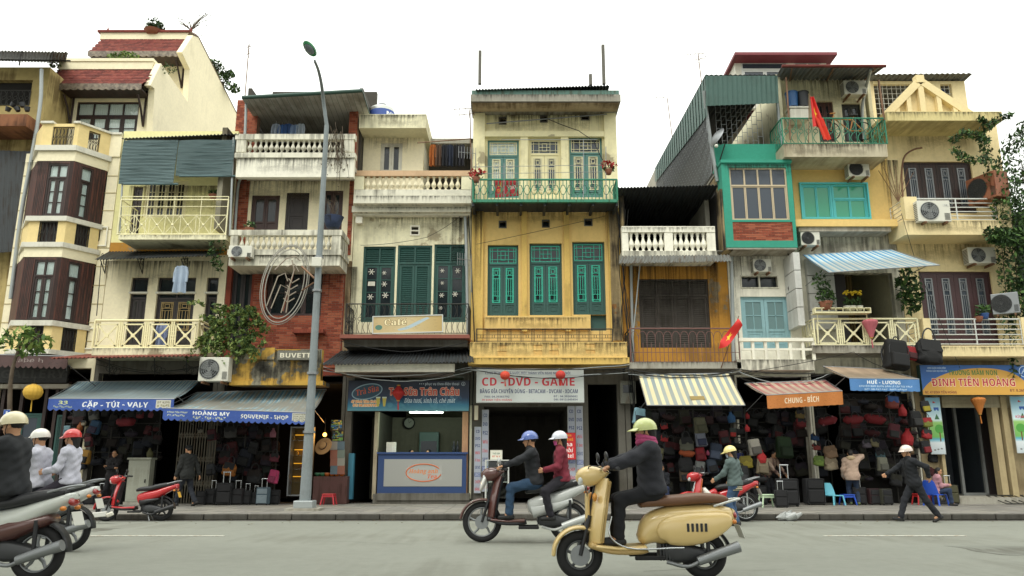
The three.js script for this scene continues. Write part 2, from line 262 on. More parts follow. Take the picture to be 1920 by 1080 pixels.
const MT = {
cream: plaster('#ece2c2',{ amt: 0.22,th: 0.58,off: 3,grime: '#8a8063' }),
yellow: plaster('#e2cb90',{ amt: 0.25,th: 0.58,off: 5,grime: '#8d7c4a' }),
paleY: plaster('#e9e2a6',{ amt: 0.3,th: 0.55,off: 9,grime: '#7d7a55' }),
creamOld: plaster('#e2dcbb',{ amt: 0.5,th: 0.53,off: 11,grime: '#77705a',peel: '#b9ad8f' }),
white: plaster('#e7e3d3',{ amt: 0.35,th: 0.55,off: 13,grime: '#8b877a' }),
whiteOld: plaster('#dad6c4',{ amt: 0.75,th: 0.47,off: 17,grime: '#4d4a42',streak: 0.8 }),
h5cream: plaster('#e9e0b4',{ amt: 0.4,th: 0.54,off: 23,grime: '#6f6950',peel: '#b3a888' }),
gold: plaster('#d3b163',{ amt: 0.42,th: 0.53,off: 29,grime: '#5f4d2a',peel: '#c7a765',peelTh: 0.64 }),
ochre: plaster('#b98534',{ amt: 0.6,th: 0.48,off: 31,grime: '#4d3a22',peel: '#9c8a6c',peelTh: 0.62 }),
mould: plaster('#a5916a',{ amt: 1,th: 0.42,off: 37,grime: '#211e1a',peel: '#b07a42',streak: 0.9 }),
concrete: plasterS('#a8a498',{ amt: 0.55,th: 0.48,off: 41,grime: '#4a473f' }),
dkConcrete: plasterS('#6d6a62',{ amt: 0.6,th: 0.48,off: 43,grime: '#2a2825' }),
gold2: plaster('#dbbb76',{ amt: 0.22,th: 0.58,off: 47,grime: '#8a6d35' }),
warmY: plaster('#e3d0a0',{ amt: 0.3,th: 0.56,off: 53,grime: '#7d6d47' }),
weatherY: plaster('#c29b45',{ amt: 0.85,th: 0.46,off: 59,grime: '#24221c',peel: '#8d8876',peelTh: 0.52,size: 2.4 }),
greenP: plaster('#36907a',{ amt: 0.25,th: 0.58,off: 61,grime: '#2a5a4c' }),
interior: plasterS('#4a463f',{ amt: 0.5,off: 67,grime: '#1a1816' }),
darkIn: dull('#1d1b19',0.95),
roofTile: [plasterS('#813c33',{ amt: 0.5,size: 1.5 }),plasterS('#6d3029',{ amt: 0.7,size: 1.5 }),plasterS('#874438',{ amt: 0.7,size: 1.1 })],
woodBrown: wood('#5b3328','#34201b'),woodDark: wood('#3a2621','#221714'),woodGrey: wood('#8a7d6d','#5c5248'),
frameBrown: paint('#3f2a27',0.5),frameDark: paint('#2b2423',0.5),
greenSh: rusty('#1f4d46',0.35),greenSh2: paint('#2a4f4a',0.6),tealBar: paint('#37b39a',0.5),creamBar: paint('#e4ddb5',0.5),
creamPaint: paint('#e6dcae',0.6),whitePaint: rusty('#d9d6c8',0.35),railGreen: rusty('#2f7d62',0.4),railDark: paint('#33322e',0.6,0.3),steel: paint('#8f9294',0.45,0.7),pipe: paint('#9aa0a0',0.5,0.2),
blueDoor: rusty('#8fb6bd',0.3),cyanFrame: paint('#4fb9bd',0.5),alu: paint('#b9a98d',0.45,0.2),aluW: paint('#c9cbc6',0.4,0.3),
glassDark: new THREE.MeshPhysicalMaterial({ color: '#20262a',roughness: 0.08,specularIntensity: 1,side: THREE.DoubleSide }),
glassGrey: new THREE.MeshPhysicalMaterial({ color: '#39414b',roughness: 0.1,side: THREE.DoubleSide }),
glassGreen: new THREE.MeshPhysicalMaterial({ color: '#3f9c7e',roughness: 0.1,side: THREE.DoubleSide }),
glass: new THREE.MeshPhysicalMaterial({ color: '#f2f6f4',roughness: 0.03,transmission: 1,thickness: 0,side: THREE.DoubleSide }),
curtain: S({ color: '#e6e8ea',roughness: 0.95 }),
corr: rusty('#6b6c68',0.6,0.6,0.2),corrDark: rusty('#34383a',0.4,0.6,0.1),corrGreen: rusty('#46645d',0.3),corrRed: rusty('#7d4238',0.5),corrDkGreen: rusty('#2d4b41',0.3),
soffit: plasterS('#b7b0a2',{ amt: 0.45,off: 73,grime: '#5d574c' }),
brick: [dull('#934a34',0.9),dull('#7d3b29',0.9),dull('#9f5940',0.9)],mortar: dull('#8d705f',0.95),
brickM: plasterS('#8d4331',{ amt: 0.6,th: 0.5,size: 1.6,off: 79,grime: '#5d2a1f' }),
blind: S({ map: dataTex((i,x,y) => { const k = 0.55 + 0.8 * NS[(x * TN + y) % (TN * TN)],c = lin('#647678');return c.map((v) => v * k);},1.6),roughness: 0.9 }),
black: dull('#141414',0.6),rubber: dull('#1a1a1b',0.8),chrome: paint('#c9ccce',0.2,0.95),plasticBlk: paint('#222326',0.45),
acWhite: paint('#cfcdc0',0.5),acDark: paint('#2c2e2d',0.6),rust: rusty('#7a5a40',0.7),
leaf: [dull('#2f4a22',0.8),dull('#46642a',0.8),dull('#243a1c',0.8)],bark: plasterS('#5d5143',{ size: 0.8,off: 83,amt: 0.6 }),terracotta: paint('#8d5a45',0.8),
};
for (const m of MT.leaf) { m.transparent = false;}
function print(w,h,draw,rough = 0.6) { return S({ map: canvasTex(w,h,draw),roughness: rough });}
// lettering; Vietnamese tone marks that the font lacks are drawn as strokes over the base letter
function txt(g,s,x,y,size,color,{ font = 'sans-serif',w = 'bold',max,align = 'center',stroke,sw = 4,it = '' } = {}) {
g.font = it + ' ' + w + ' ' + size + 'px ' + font;g.textAlign = 'left';g.textBaseline = 'middle';g.save();g.translate(x,y);
let base = '';const marks = [];
for (const ch of s) { const c = ch.codePointAt(0);if (c > 0x1e00 && c < 0x1f00 || [0x1a0,0x1a1,0x1af,0x1b0].includes(c)) { const d = [...ch.normalize('NFD')],keep = d.filter((k) => '\u0302\u0306'.includes(k)).join('');marks.push([base.length,d[0],d.slice(1).filter((k) => !'\u0302\u0306'.includes(k)),keep]);base += (d[0] + keep).normalize('NFC');} else base += ch;}
const W = g.measureText(base).width;if (max) g.scale(max / W,1);const ox = align === 'center' ? -W / 2 : 0;
const lay = (fill) => {
g.strokeStyle = fill ? color : stroke;g.fillStyle = fill ? color : stroke;g.lineJoin = g.lineCap = 'round';
if (fill) g.fillText(base,ox,0);else { g.lineWidth = sw;g.strokeText(base,ox,0);}
g.lineWidth = size * 0.075 + (fill ? 0 : sw);
for (const [i,b,ms,keep] of marks) { const x0 = ox + g.measureText(base.slice(0,i)).width,cw = g.measureText(base[i]).width,cx = x0 + cw / 2,up = b === b.toUpperCase() ? -size * (keep ? 0.56 : 0.47) : -size * (keep ? 0.42 : 0.34),k = size * 0.09;
for (const m of ms) { g.beginPath();if (m === '\u0301') { g.moveTo(cx + (keep ? k : -k * 0.4),up + k * 0.6);g.lineTo(cx + (keep ? k * 2.6 : k),up - k);} else if (m === '\u0300') { g.moveTo(cx + k * 0.4,up + k * 0.6);g.lineTo(cx - k,up - k);} else if (m === '\u0303') { g.moveTo(cx - k * 1.6,up);g.quadraticCurveTo(cx - k * 0.6,up - k * 1.4,cx,up - k * 0.3);g.quadraticCurveTo(cx + k * 0.8,up + k * 0.6,cx + k * 1.6,up - k * 0.7);} else if (m === '\u0309') { g.moveTo(cx - k * 0.5,up - k);g.quadraticCurveTo(cx + k,up - k * 1.2,cx,up + k * 0.5);} else if (m === '\u0323') g.arc(cx,size * (b === b.toUpperCase() ? 0.47 : 0.45),k * 0.35,0,7);else if (m === '\u031b') { const hy = b === b.toUpperCase() ? -size * 0.28 : -size * 0.12;g.moveTo(x0 + cw * 0.84,hy + k * 0.3);g.quadraticCurveTo(x0 + cw + k * 0.4,hy,x0 + cw + k * 0.2,hy - k * 1.2);} g.stroke();} }
};
if (stroke) lay(false);lay(true);g.restore();
}
function speckle(g,w,h,n,col,a) { g.fillStyle = col;for (let i = 0;i < n;i++) { g.globalAlpha = a * rnd();const r = 1 + rnd() * 5;g.fillRect(rnd() * w,rnd() * h,r * (1 + rnd() * 3),r);} g.globalAlpha = 1;}
// ---------- building helpers ----------
// a wall in the plane z with thickness d and rectangular openings; all rectangles [x0, x1, y0, y1]
function wallGeo(b,[x0,x1,y0,y1],z,d,holes = []) {
const xs = [...new Set([x0,x1,...holes.flatMap((h) => [h[0],h[1]])])].filter((v) => v >= x0 && v <= x1).sort((a,c) => a - c);
for (let i = 0;i + 1 < xs.length;i++) {
const a = xs[i],c = xs[i + 1],m = (a + c) / 2;if (c - a < 1e-6) continue;
const hs = holes.filter((h) => h[0] < m && h[1] > m).sort((p,q) => p[2] - q[2]);let y = y0;
for (const h of [...hs,[0,0,y1,y1]]) { const yt = Math.min(h[2],y1);if (yt > y + 1e-6) { b.q(V(a,y,z),V(c,y,z),V(c,yt,z),V(a,yt,z));b.q(V(c,y,z - d),V(a,y,z - d),V(a,yt,z - d),V(c,yt,z - d));} y = Math.max(y,h[3]);}
}
for (const [a,c,e,f] of holes) { b.q(V(a,e,z),V(a,e,z - d),V(a,f,z - d),V(a,f,z));b.q(V(c,e,z - d),V(c,e,z),V(c,f,z),V(c,f,z - d));b.q(V(a,f,z),V(a,f,z - d),V(c,f,z - d),V(c,f,z));b.q(V(a,e,z - d),V(a,e,z),V(c,e,z),V(c,e,z - d));}
b.q(V(x0,y0,z - d),V(x0,y0,z),V(x0,y1,z),V(x0,y1,z - d));b.q(V(x1,y0,z),V(x1,y0,z - d),V(x1,y1,z - d),V(x1,y1,z));b.q(V(x0,y1,z),V(x1,y1,z),V(x1,y1,z - d),V(x0,y1,z - d));b.q(V(x0,y0,z - d),V(x1,y0,z - d),V(x1,y0,z),V(x0,y0,z));
return b;
}
const wall = (par,mat,rect,z,d,holes,m) => wallGeo(mb(m),rect,z,d,holes).build('wall',mat,par);
// the shell behind a front: side walls, back wall, floors and roof, so that no light leaks in
function shell(par,mat,x0,x1,yTop,zf,zb,floors = [],y0 = 0.135) {
const a = x0 + 0.006,c = x1 - 0.006;
mb().box(a,a + 0.12,y0,yTop,zb,zf).build('side_wall',mat,par);mb().box(c - 0.12,c,y0,yTop,zb,zf).build('side_wall',mat,par);
mb().box(a + 0.12,c - 0.12,y0,yTop,zb,zb + 0.12).build('back_wall',mat,par);
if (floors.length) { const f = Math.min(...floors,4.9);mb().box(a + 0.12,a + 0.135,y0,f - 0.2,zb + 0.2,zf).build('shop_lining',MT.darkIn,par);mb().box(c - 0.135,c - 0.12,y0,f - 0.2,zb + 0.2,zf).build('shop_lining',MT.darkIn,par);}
for (const f of floors) mb().box(a + 0.12,c - 0.12,f - 0.14,f,zb + 0.12,zf).build('floor_slab',MT.interior,par);
mb().box(a + 0.12,c - 0.12,yTop - 0.16,yTop,zb + 0.12,zf).build('roof_slab',MT.concrete,par);
}
const F3 = (b,x0,x1,y0,y1,z0,z1,w) => { // a rectangular frame of bars w wide
b.box(x0,x0 + w,y0,y1,z0,z1);b.box(x1 - w,x1,y0,y1,z0,z1);b.box(x0 + w,x1 - w,y1 - w,y1,z0,z1);b.box(x0 + w,x1 - w,y0,y0 + w,z0,z1);
};
// window or door filling an opening; leaves side by side, an optional transom on top
function win(par,[x0,x1,y0,y1],z,o = {},m) {
const { leaves = 2,rows = 3,cols = 1,panel = 0,transom = 0,tcols = leaves,fw = 0.06,sw = 0.07,dep = 0.07,fm = MT.frameBrown,gm = MT.glassDark,kind = 'glass',pm,curtain,grille,name = 'window',lm,tkind = 'glass',trows = 1 } = o;
const b = mb(m),panes = [],slats = mb(m),pan = mb(m),grl = mb(m),cur = mb(m);
F3(b,x0,x1,y0,y1,z - dep,z + 0.012,fw);
const yT = transom ? y1 - fw - (y1 - y0) * transom : y1 - fw,ix0 = x0 + fw,ix1 = x1 - fw;
if (transom) b.box(ix0,ix1,yT - fw,yT,z - dep,z + 0.02);
const cell = (a,c,e,f,kd,rw,cl,gr) => {
if (kd === 'louvre') { const n = Math.max(3,Math.round((f - e) / 0.062));for (let i = 0;i < n;i++) { const y = e + (i + 0.5) * (f - e) / n;slats.q(V(a,y - 0.022,z - 0.012),V(c,y - 0.022,z - 0.012),V(c,y + 0.022,z - 0.045),V(a,y + 0.022,z - 0.045)).q(V(a,y - 0.032,z - 0.014),V(c,y - 0.032,z - 0.014),V(c,y - 0.022,z - 0.012),V(a,y - 0.022,z - 0.012));} pan.box(a,c,e,f,z - 0.06,z - 0.05);return;}
if (kd === 'panel') { pan.box(a,c,e,f,z - 0.05,z - 0.025);const k = Math.min(0.06,(c - a) * 0.2);if (f - e > 0.25 && c - a > 0.16) F3(pan,a + k,c - k,e + k,f - k,z - 0.025,z - 0.012,0.022);return;}
for (let i = 0;i < rw;i++) for (let j = 0;j < cl;j++) {
const pa = a + (c - a) * j / cl + (j ? 0.012 : 0),pc = a + (c - a) * (j + 1) / cl - (j < cl - 1 ? 0.012 : 0),pe = e + (f - e) * i / rw + (i ? 0.012 : 0),pf = e + (f - e) * (i + 1) / rw - (i < rw - 1 ? 0.012 : 0);
panes.push([pa,pc,pe,pf]);if (i) b.box(pa,pc,pe - 0.024,pe,z - 0.04,z - 0.006);if (j) b.box(pa - 0.024,pa,pe,pf,z - 0.04,z - 0.008);
}
if (curtain) cur.sheet((u,v) => V(a + (c - a) * u,e + (f - e) * v,z - 0.05 + 0.01 * Math.sin(u * 40 + x0 * 9)),20,1,0.004);
if (gr) { // geometric bars in front of the glass
const zz = z + 0.004,W = c - a,H = f - e,k = 0.16 * W,T = 0.016;const bar = (p,q,s,t) => grl.box(Math.min(p,s) - (p === s ? T / 2 : 0),Math.max(p,s) + (p === s ? T / 2 : 0),Math.min(q,t) - (q === t ? T / 2 : 0),Math.max(q,t) + (q === t ? T / 2 : 0),zz - (p === s ? 0.012 : 0.009),zz + (p === s ? 0.003 : 0.001));
F3(grl,a + 0.005,c - 0.005,e + 0.005,f - 0.005,zz - 0.014,zz + 0.008,0.022);
if (H > W * 1.4) { bar(a + k,e,a + k,f);bar(c - k,e,c - k,f);for (const t of [0.06,0.2,0.7,0.78,0.94]) bar(a,e + H * t,c,e + H * t);bar((a + c) / 2 - W * 0.13,e + H * 0.2,(a + c) / 2 - W * 0.13,e + H * 0.7);bar((a + c) / 2 + W * 0.13,e + H * 0.06,(a + c) / 2 + W * 0.13,e + H * 0.7);F3(grl,(a + c) / 2 - W * 0.2,(a + c) / 2 + W * 0.2,e + H * 0.8,e + H * 0.92,zz - 0.012,zz + 0.006,0.016);}
else { bar(a,e + H * 0.24,c,e + H * 0.24);bar(a,e + H * 0.76,c,e + H * 0.76);for (const t of [0.1,0.3,0.7,0.9]) bar(a + W * t,e,a + W * t,f);F3(grl,(a + c) / 2 - W * 0.09,(a + c) / 2 + W * 0.09,e + H * 0.2,e + H * 0.8,zz - 0.012,zz + 0.006,0.016);bar(a + W * 0.3,e + H / 2,a + W * 0.7,e + H / 2);}
}
};
const lw = (ix1 - ix0) / leaves;
for (let l = 0;l < leaves;l++) {
const a = ix0 + l * lw + 0.004,c = ix0 + (l + 1) * lw - 0.004,yb = y0 + fw * 0.4,yt = transom ? yT - fw - 0.003 : yT - 0.003;F3(b,a,c,yb,yt,z - 0.06,z - 0.002,sw);
const yp = yb + sw + (yt - yb) * panel;if (panel) { b.box(a + sw,c - sw,yp - sw * 0.8,yp,z - 0.06,z - 0.003);cell(a + sw,c - sw,yb + sw,yp - sw * 0.8,'panel',1,1);}
cell(a + sw,c - sw,panel ? yp : yb + sw,yt - sw,kind,rows,cols,grille);
}
if (transom) { const tw = (ix1 - ix0) / tcols;for (let l = 0;l < tcols;l++) { const a = ix0 + l * tw,c = a + tw;if (l) b.box(a - 0.025,a + 0.025,yT,y1 - fw,z - 0.05,z + 0.004);cell(a + (l ? 0.025 : 0),c - (l < tcols - 1 ? 0.025 : 0),yT,y1 - fw,tkind,trows,1,grille && o.tgrille);} }
const w = b.build(name,fm,par),hold = m ? par : w;
for (const [a,c,e,f] of panes) mb(m).box(a,c,e,f,z - 0.032,z - 0.024).build('pane',gm,w);
if (!slats.empty) slats.build('louvre',lm || fm,w);if (!pan.empty) pan.build('panel',pm || fm,w);if (!grl.empty) grl.build('grille',grille,w);if (!cur.empty) cur.build('curtain',curtain === true ? MT.curtain : curtain,w);
return w;
}
const balusterGeo = new Map();
function balGeo(h,r) { const k = h.toFixed(2) + r.toFixed(3);if (!balusterGeo.has(k)) { const p = [[0.6,0],[0.6,0.06],[0.35,0.1],[0.42,0.16],[0.85,0.3],[0.95,0.38],[0.75,0.5],[0.4,0.66],[0.32,0.78],[0.5,0.84],[0.38,0.89],[0.62,0.94],[0.62,1]];balusterGeo.set(k,new THREE.LatheGeometry(p.map(([a,b]) => new THREE.Vector2(a * r,b * h)),10));} return balusterGeo.get(k);}
function balusters(par,mat,x0,x1,y0,y1,z,n,r = 0.085) {
const o = org(par),g = balGeo(y1 - y0,r);
for (let i = 0;i < n;i++) { const s = new THREE.Mesh(g,mat);s.name = 'baluster';s.castShadow = s.receiveShadow = true;s.position.set(x0 + (i + 0.5) * (x1 - x0) / n,y0,z).sub(o);par.add(s);}
}
// bricks as real blocks on a mortar bed, joined (a course is about 5 pixels high)
function bricks(par,[x0,x1,y0,y1],z,{ bw = 0.22,bh = 0.075,holes = [] ,face = 0.1 } = {}) {
const sets = [mb(),mb(),mb()];mb().box(x0,x1,y0,y1,z - face,z).build('wall',MT.mortar,par);
let r = 0;for (let y = y0;y + bh * 0.6 < y1;y += bh,r++) for (let x = x0 - (r % 2 ? bw / 2 : 0);x < x1;x += bw) { const a = Math.max(x + 0.006,x0),c = Math.min(x + bw - 0.006,x1);if (c - a < 0.02) continue;const k = rr(0.006,0.014);sets[Math.floor(rnd() * 3)].box(a,c,y + 0.006,Math.min(y + bh - 0.006,y1),z + 0.0005,z + k);}
sets.forEach((s,i) => { if (!s.empty) s.build('brickwork',MT.brick[i],par,STUFF);});
}
// corrugated sheet between a front edge (a -> b) and the back edge (d -> c)
function corrGeo(b,a,bb,c,d,pitch = 0.11,amp = 0.022) {
const L = a.distanceTo(bb),n = Math.max(8,Math.round(L / pitch)),nu = n * 4,nn = bb.clone().sub(a).cross(d.clone().sub(a)).normalize();
return b.sheet((u,v) => sub(sub(a,bb,u),sub(d,c,u),v).addScaledVector(nn,amp * Math.sin(u * n * Math.PI * 2)),nu,3,0.008,(u,v) => [a.x + u * L,v * a.distanceTo(d)]);
}
const corrSheet = (par,name,mat,a,bb,c,d,p,am) => corrGeo(mb(),a,bb,c,d,p,am).build(name,mat,par);
// railing of flat or round bars; style picks the pattern between the rails
function railing(par,mat,[x0,x1,y0,y1],z,style = 'bars',o = {},m) {
const b = mb(m),H = y1 - y0,W = x1 - x0,r = o.r || 0.014,r2 = r * 0.65;const L = (xa,ya,xb,yb,k = r2) => b.bar(V(xa,ya,z),V(xb,yb,z),k,5);
L(x0,y1,x1,y1,r * 1.5);L(x0,y0 + 0.02,x1,y0 + 0.02,r);
const posts = o.posts || 1;for (let i = 0;i <= posts;i++) L(x0 + W * i / posts,y0,x0 + W * i / posts,y1,r * 1.4);
if (style === 'bars') { const n = o.n || Math.round(W / 0.13);for (let i = 1;i < n;i++) L(x0 + W * i / n,y0,x0 + W * i / n,y1);}
if (style === 'hbars') { for (let i = 1;i < (o.n || 5);i++) L(x0,y0 + H * i / (o.n || 5),x1,y0 + H * i / (o.n || 5),r);}
if (style === 'cross') { // top band of small bars, below it crosses
const n = o.n || 6,yb = o.band ?? 0.68,ym = y0 + H * yb;L(x0,ym,x1,ym,r);
for (let i = 0;i < n;i++) { const a = x0 + W * i / n,c = a + W / n;L(a,y0,c,ym);L(a,ym,c,y0);L(c,y0,c,o.full ? y1 : ym);b.geo(new THREE.SphereGeometry(r * 2.6,8,6),M4((a + c) / 2,(y0 + ym) / 2,z));}
if (yb < 0.9) for (let i = 1;i < n * 2;i++) if (o.up !== false) L(x0 + W * i / n / 2,ym,x0 + W * i / n / 2,y1);
}
if (style === 'deco') { // bays with an eight-armed star in a frame
const n = o.n || 4;for (let i = 0;i < n;i++) { const bw = W / n,a = x0 + bw * (i + 0.12),c = x0 + bw * (i + 0.88),e = y0 + H * 0.06,f = y0 + H * 0.86,cx = (a + c) / 2,cy = (e + f) / 2,k = bw * 0.16;const w = 0.05;const fl = (p,q,s,t) => b.flat(V(p,q,z),V(s,t,z),w * 0.8,0.03);
fl(a,e,a,f);fl(c,e,c,f);fl(a,e + H * 0.03,c,e + H * 0.03);fl(a,f,c,f);fl(a,e,cx - k,cy - k);fl(c,e,cx + k,cy - k);fl(a,f,cx - k,cy + k);fl(c,f,cx + k,cy + k);
b.flat(V(cx - k,cy - k,z + .001),V(cx + k,cy + k,z + .001),w);b.flat(V(cx - k,cy + k,z),V(cx + k,cy - k,z),w);b.cb(cx,cy,z,0.11,0.11,0.036);
if (i) { fl(x0 + bw * i - 0.03,y0,x0 + bw * i - 0.03,y1);fl(x0 + bw * i + 0.03,y0,x0 + bw * i + 0.03,y1);for (const t of [0.33,0.45,0.6]) b.cb(x0 + bw * i,y0 + H * t,z,0.12,0.035,0.02);} }
}
if (style === 'arch') { const n = o.n || 12;for (let i = 0;i < n;i++) { const a = x0 + W * i / n,w = W / n,q = [];for (let k = 0;k <= 8;k++) { const t = Math.PI * k / 8;q.push(V(a + w / 2 - Math.cos(t) * w / 2,y1 - H * 0.28 + Math.sin(t) * H * 0.2,z));} b.tube(q,r2,5);L(a,y0,a,y1 - H * 0.28);L(a + w / 2,y0,a + w / 2,y1 - H * 0.42);} L(x0,y0 + H * 0.3,x1,y0 + H * 0.3,r2);}
if (style === 'scroll') { const n = o.n || 12;for (let i = 0;i < n;i++) { const a = x0 + W * (i + 0.5) / n,w = W / n;L(x0 + W * i / n,y0,x0 + W * i / n,y1);b.geo(new THREE.TorusGeometry(w * 0.3,r2,5,14),M4(a,y0 + H * 0.5,z));for (const s of [-1,1]) b.tube([0,1,2,3,4,5,6].map((k) => V(a + s * Math.sin(k / 6 * Math.PI) * w * 0.35,y0 + H * (0.5 + s * 0.08) + s * k / 6 * H * 0.38,z)),r2,5);} }
if (style === 'fret') { const n = o.n || 6;L(x0,y0 + H * 0.55,x1,y0 + H * 0.55);L(x0,y0 + H * 0.3,x1,y0 + H * 0.3);for (let i = 0;i < n;i++) { const a = x0 + W * i / n,w = W / n;for (const t of [0,0.12,0.88]) L(a + w * t,y0,a + w * t,y1);L(a + w * 0.4,y0 + H * 0.3,a + w * 0.4,y0 + H * 0.55);L(a + w * 0.6,y0 + H * 0.3,a + w * 0.6,y0 + H * 0.55);} }
if (style === 'oct') { const n = o.n || 11;for (let i = 0;i < n;i++) { const a = x0 + W * i / n,w = W / n,k = 0.3;L(a,y0,a,y1);const q = [[k,0.3],[1 - k,0.3],[0.95,0.5],[1 - k,0.72],[k,0.72],[0.05,0.5]].map(([u,v]) => V(a + u * w,y0 + v * H,z));b.tube(q,r2,5,true);L(a + w / 2,y0,a + w / 2,y0 + H * 0.3);L(a + w / 2,y0 + H * 0.72,a + w / 2,y1);} }
return b.build('railing',mat,par);
}
// split air conditioner outdoor unit; the front looks along +z, origin at the middle of its underside
function acUnit(label,w = 0.8,h = 0.56,d = 0.3,{ logo,dark,body = MT.acWhite } = {}) {
const t = local('air_conditioner',label,'air conditioner'),R0 = h * 0.4,cx = -w * 0.14;
mb().bev(-w / 2,w / 2,0.03,h,-d / 2,d / 2,0.02).build('casing',body,t);
const g = mb();for (let i = 0;i < 5;i++) g.geo(new THREE.TorusGeometry(R0 * (i + 1) / 5,0.006,5,32),M4(cx,h / 2 + 0.015,d / 2 + 0.018));for (let i = 0;i < 12;i++) { const a = i / 12 * Math.PI * 2;g.bar(V(cx + Math.cos(a) * R0 * 0.15,h / 2 + 0.015 + Math.sin(a) * R0 * 0.15,d / 2 + 0.018),V(cx + Math.cos(a + 0.35) * R0,h / 2 + 0.015 + Math.sin(a + 0.35) * R0,d / 2 + 0.018),0.004,4);} g.build('fan_guard',dark ? MT.plasticBlk : MT.steel,t);
const f = mb();f.geo(new THREE.CylinderGeometry(R0 * 0.97,R0 * 0.97,0.012,32),M4(cx,h / 2 + 0.015,d / 2 + 0.003,Math.PI / 2));f.build('fan_opening',MT.acDark,t);
const bl = mb();for (let i = 0;i < 3;i++) { const a = i / 3 * Math.PI * 2;bl.sheet((u,v) => { const rad = R0 * (0.15 + 0.75 * u),th = a + v * 1.3 - u * 0.4;return V(cx + Math.cos(th) * rad,h / 2 + 0.015 + Math.sin(th) * rad,d / 2 + 0.009 + 0.006 * v);},4,4,0.003);} bl.geo(new THREE.CylinderGeometry(R0 * 0.18,R0 * 0.2,0.016,16),M4(cx,h / 2 + 0.015,d / 2 + 0.012,Math.PI / 2));bl.build('fan_blades',dark ? MT.acDark : paint('#6d6f6d'),t);
const v = mb();for (let i = 0;i < 9;i++) v.box(w * 0.3,w * 0.46,h * (0.12 + 0.035 * i),h * (0.135 + 0.035 * i),d / 2,d / 2 + 0.006);for (let i = 0;i < 10;i++) v.box(-w / 2 - 0.005,-w / 2,h * (0.12 + 0.08 * i),h * (0.15 + 0.08 * i),-d * 0.4,d * 0.4);v.build('vent',MT.acDark,t);
if (logo) mb().q(V(w * 0.28,h * 0.72,d / 2 + 0.004),V(w * 0.47,h * 0.72,d / 2 + 0.004),V(w * 0.47,h * 0.84,d / 2 + 0.004),V(w * 0.28,h * 0.84,d / 2 + 0.004),[[0,0],[1,0],[1,1],[0,1]]).build('badge',print(128,64,(g2) => { g2.fillStyle = '#c6c5bb';g2.fillRect(0,0,128,64);txt(g2,logo,64,34,46,'#4a4a4a');}),t);
const k = mb();for (const s of [-0.32,0.32]) { k.cb(w * s,0.015,0,0.05,0.03,d + 0.1);k.cb(w * s,-0.02,-d * 0.1,0.04,0.04,d + 0.25);} k.build('bracket',MT.rust,t);
return t;
}
// a flat board whose front carries a print; sizes from the photograph
function board(name,label,category,rect,z,d,faceMat,edgeMat,{ rz = 0,frame } = {}) {
const [x0,x1,y0,y1] = rect,cx = (x0 + x1) / 2,cy = (y0 + y1) / 2,t = thing(name,label,category,[cx,cy,z]);t.rotation.z = rz;
const w = (x1 - x0) / 2,h = (y1 - y0) / 2,m = (b,n,mt) => { const o = origin.get(t);origin.set(t,V(0,0,0));const r = b.build(n,mt,t);origin.set(t,o);return r;};
m(mb().bev(-w,w,-h,h,-d,0,0.008,1),'panel',edgeMat);m(mb().q(V(-w + 0.01,-h + 0.01,0.004),V(w - 0.01,-h + 0.01,0.004),V(w - 0.01,h - 0.01,0.004),V(-w + 0.01,h - 0.01,0.004),[[0,0],[1,0],[1,1],[0,1]]),'printed_face',faceMat);
if (frame) { const f = mb();F3(f,-w - 0.012,w + 0.012,-h - 0.012,h + 0.012,-d,0.02,0.03);m(f,'frame',frame);}
return t;
}
// awning cloth from a back edge to a front edge, with frame arms and a scalloped valance that carries lettering
function awning(name,label,{ bl,br,fr,fl,mat,vh = 0,vmat,sagA = 0.05,scal = 0.03,rod = MT.steel,patch }) {
const c = sub(bl,br,0.5),t = thing(name,label,'awning',[c.x,c.y,c.z]);
mb().sheet((u,v) => { const p = sub(sub(bl,br,u),sub(fl,fr,u),v);p.y -= sagA * Math.sin(v * Math.PI) * (0.7 + 0.3 * Math.sin(u * 9 + bl.x)) + 0.012 * Math.sin(u * 31) * v;return p;},36,8,0.005,(u,v) => [u,v]).build('canopy',mat,t);
const r = mb();r.bar(fl,fr,0.018,6);r.bar(bl,br,0.022,6);for (const [a,b] of [[bl,fl],[br,fr]]) { const w = a.clone();w.y -= 0.0;r.bar(w,b,0.014,5);const k = a.clone();k.y -= Math.min(1.0,a.y - b.y + 0.35);r.bar(k,sub(a,b,0.85).add(V(0,-0.03,0)),0.012,5);} r.build('frame',rod,t);
if (vh) mb().sheet((u,v) => { const p = sub(fl,fr,u);const n = Math.round(fl.distanceTo(fr) / 0.17);p.y -= 0.015 + v * (vh + scal * (Math.abs(Math.sin(u * n * Math.PI)) - 0.6));p.z += 0.012 + 0.02 * Math.sin(u * 23) * v;return p;},96,4,0.004,(u,v) => [u,1 - v]).build('valance',vmat,t);
if (patch) mb().sheet((u,v) => { const p = sub(sub(bl,br,patch[0] + (patch[2] - patch[0]) * u),sub(fl,fr,patch[0] + (patch[2] - patch[0]) * u),patch[1] + (patch[3] - patch[1]) * v);p.y -= sagA * Math.sin((patch[1] + (patch[3] - patch[1]) * v) * Math.PI) * 0.8 - 0.02;return p;},4,2,0.004).build('patch',dull('#8d7a4a'),t);
return t;
}
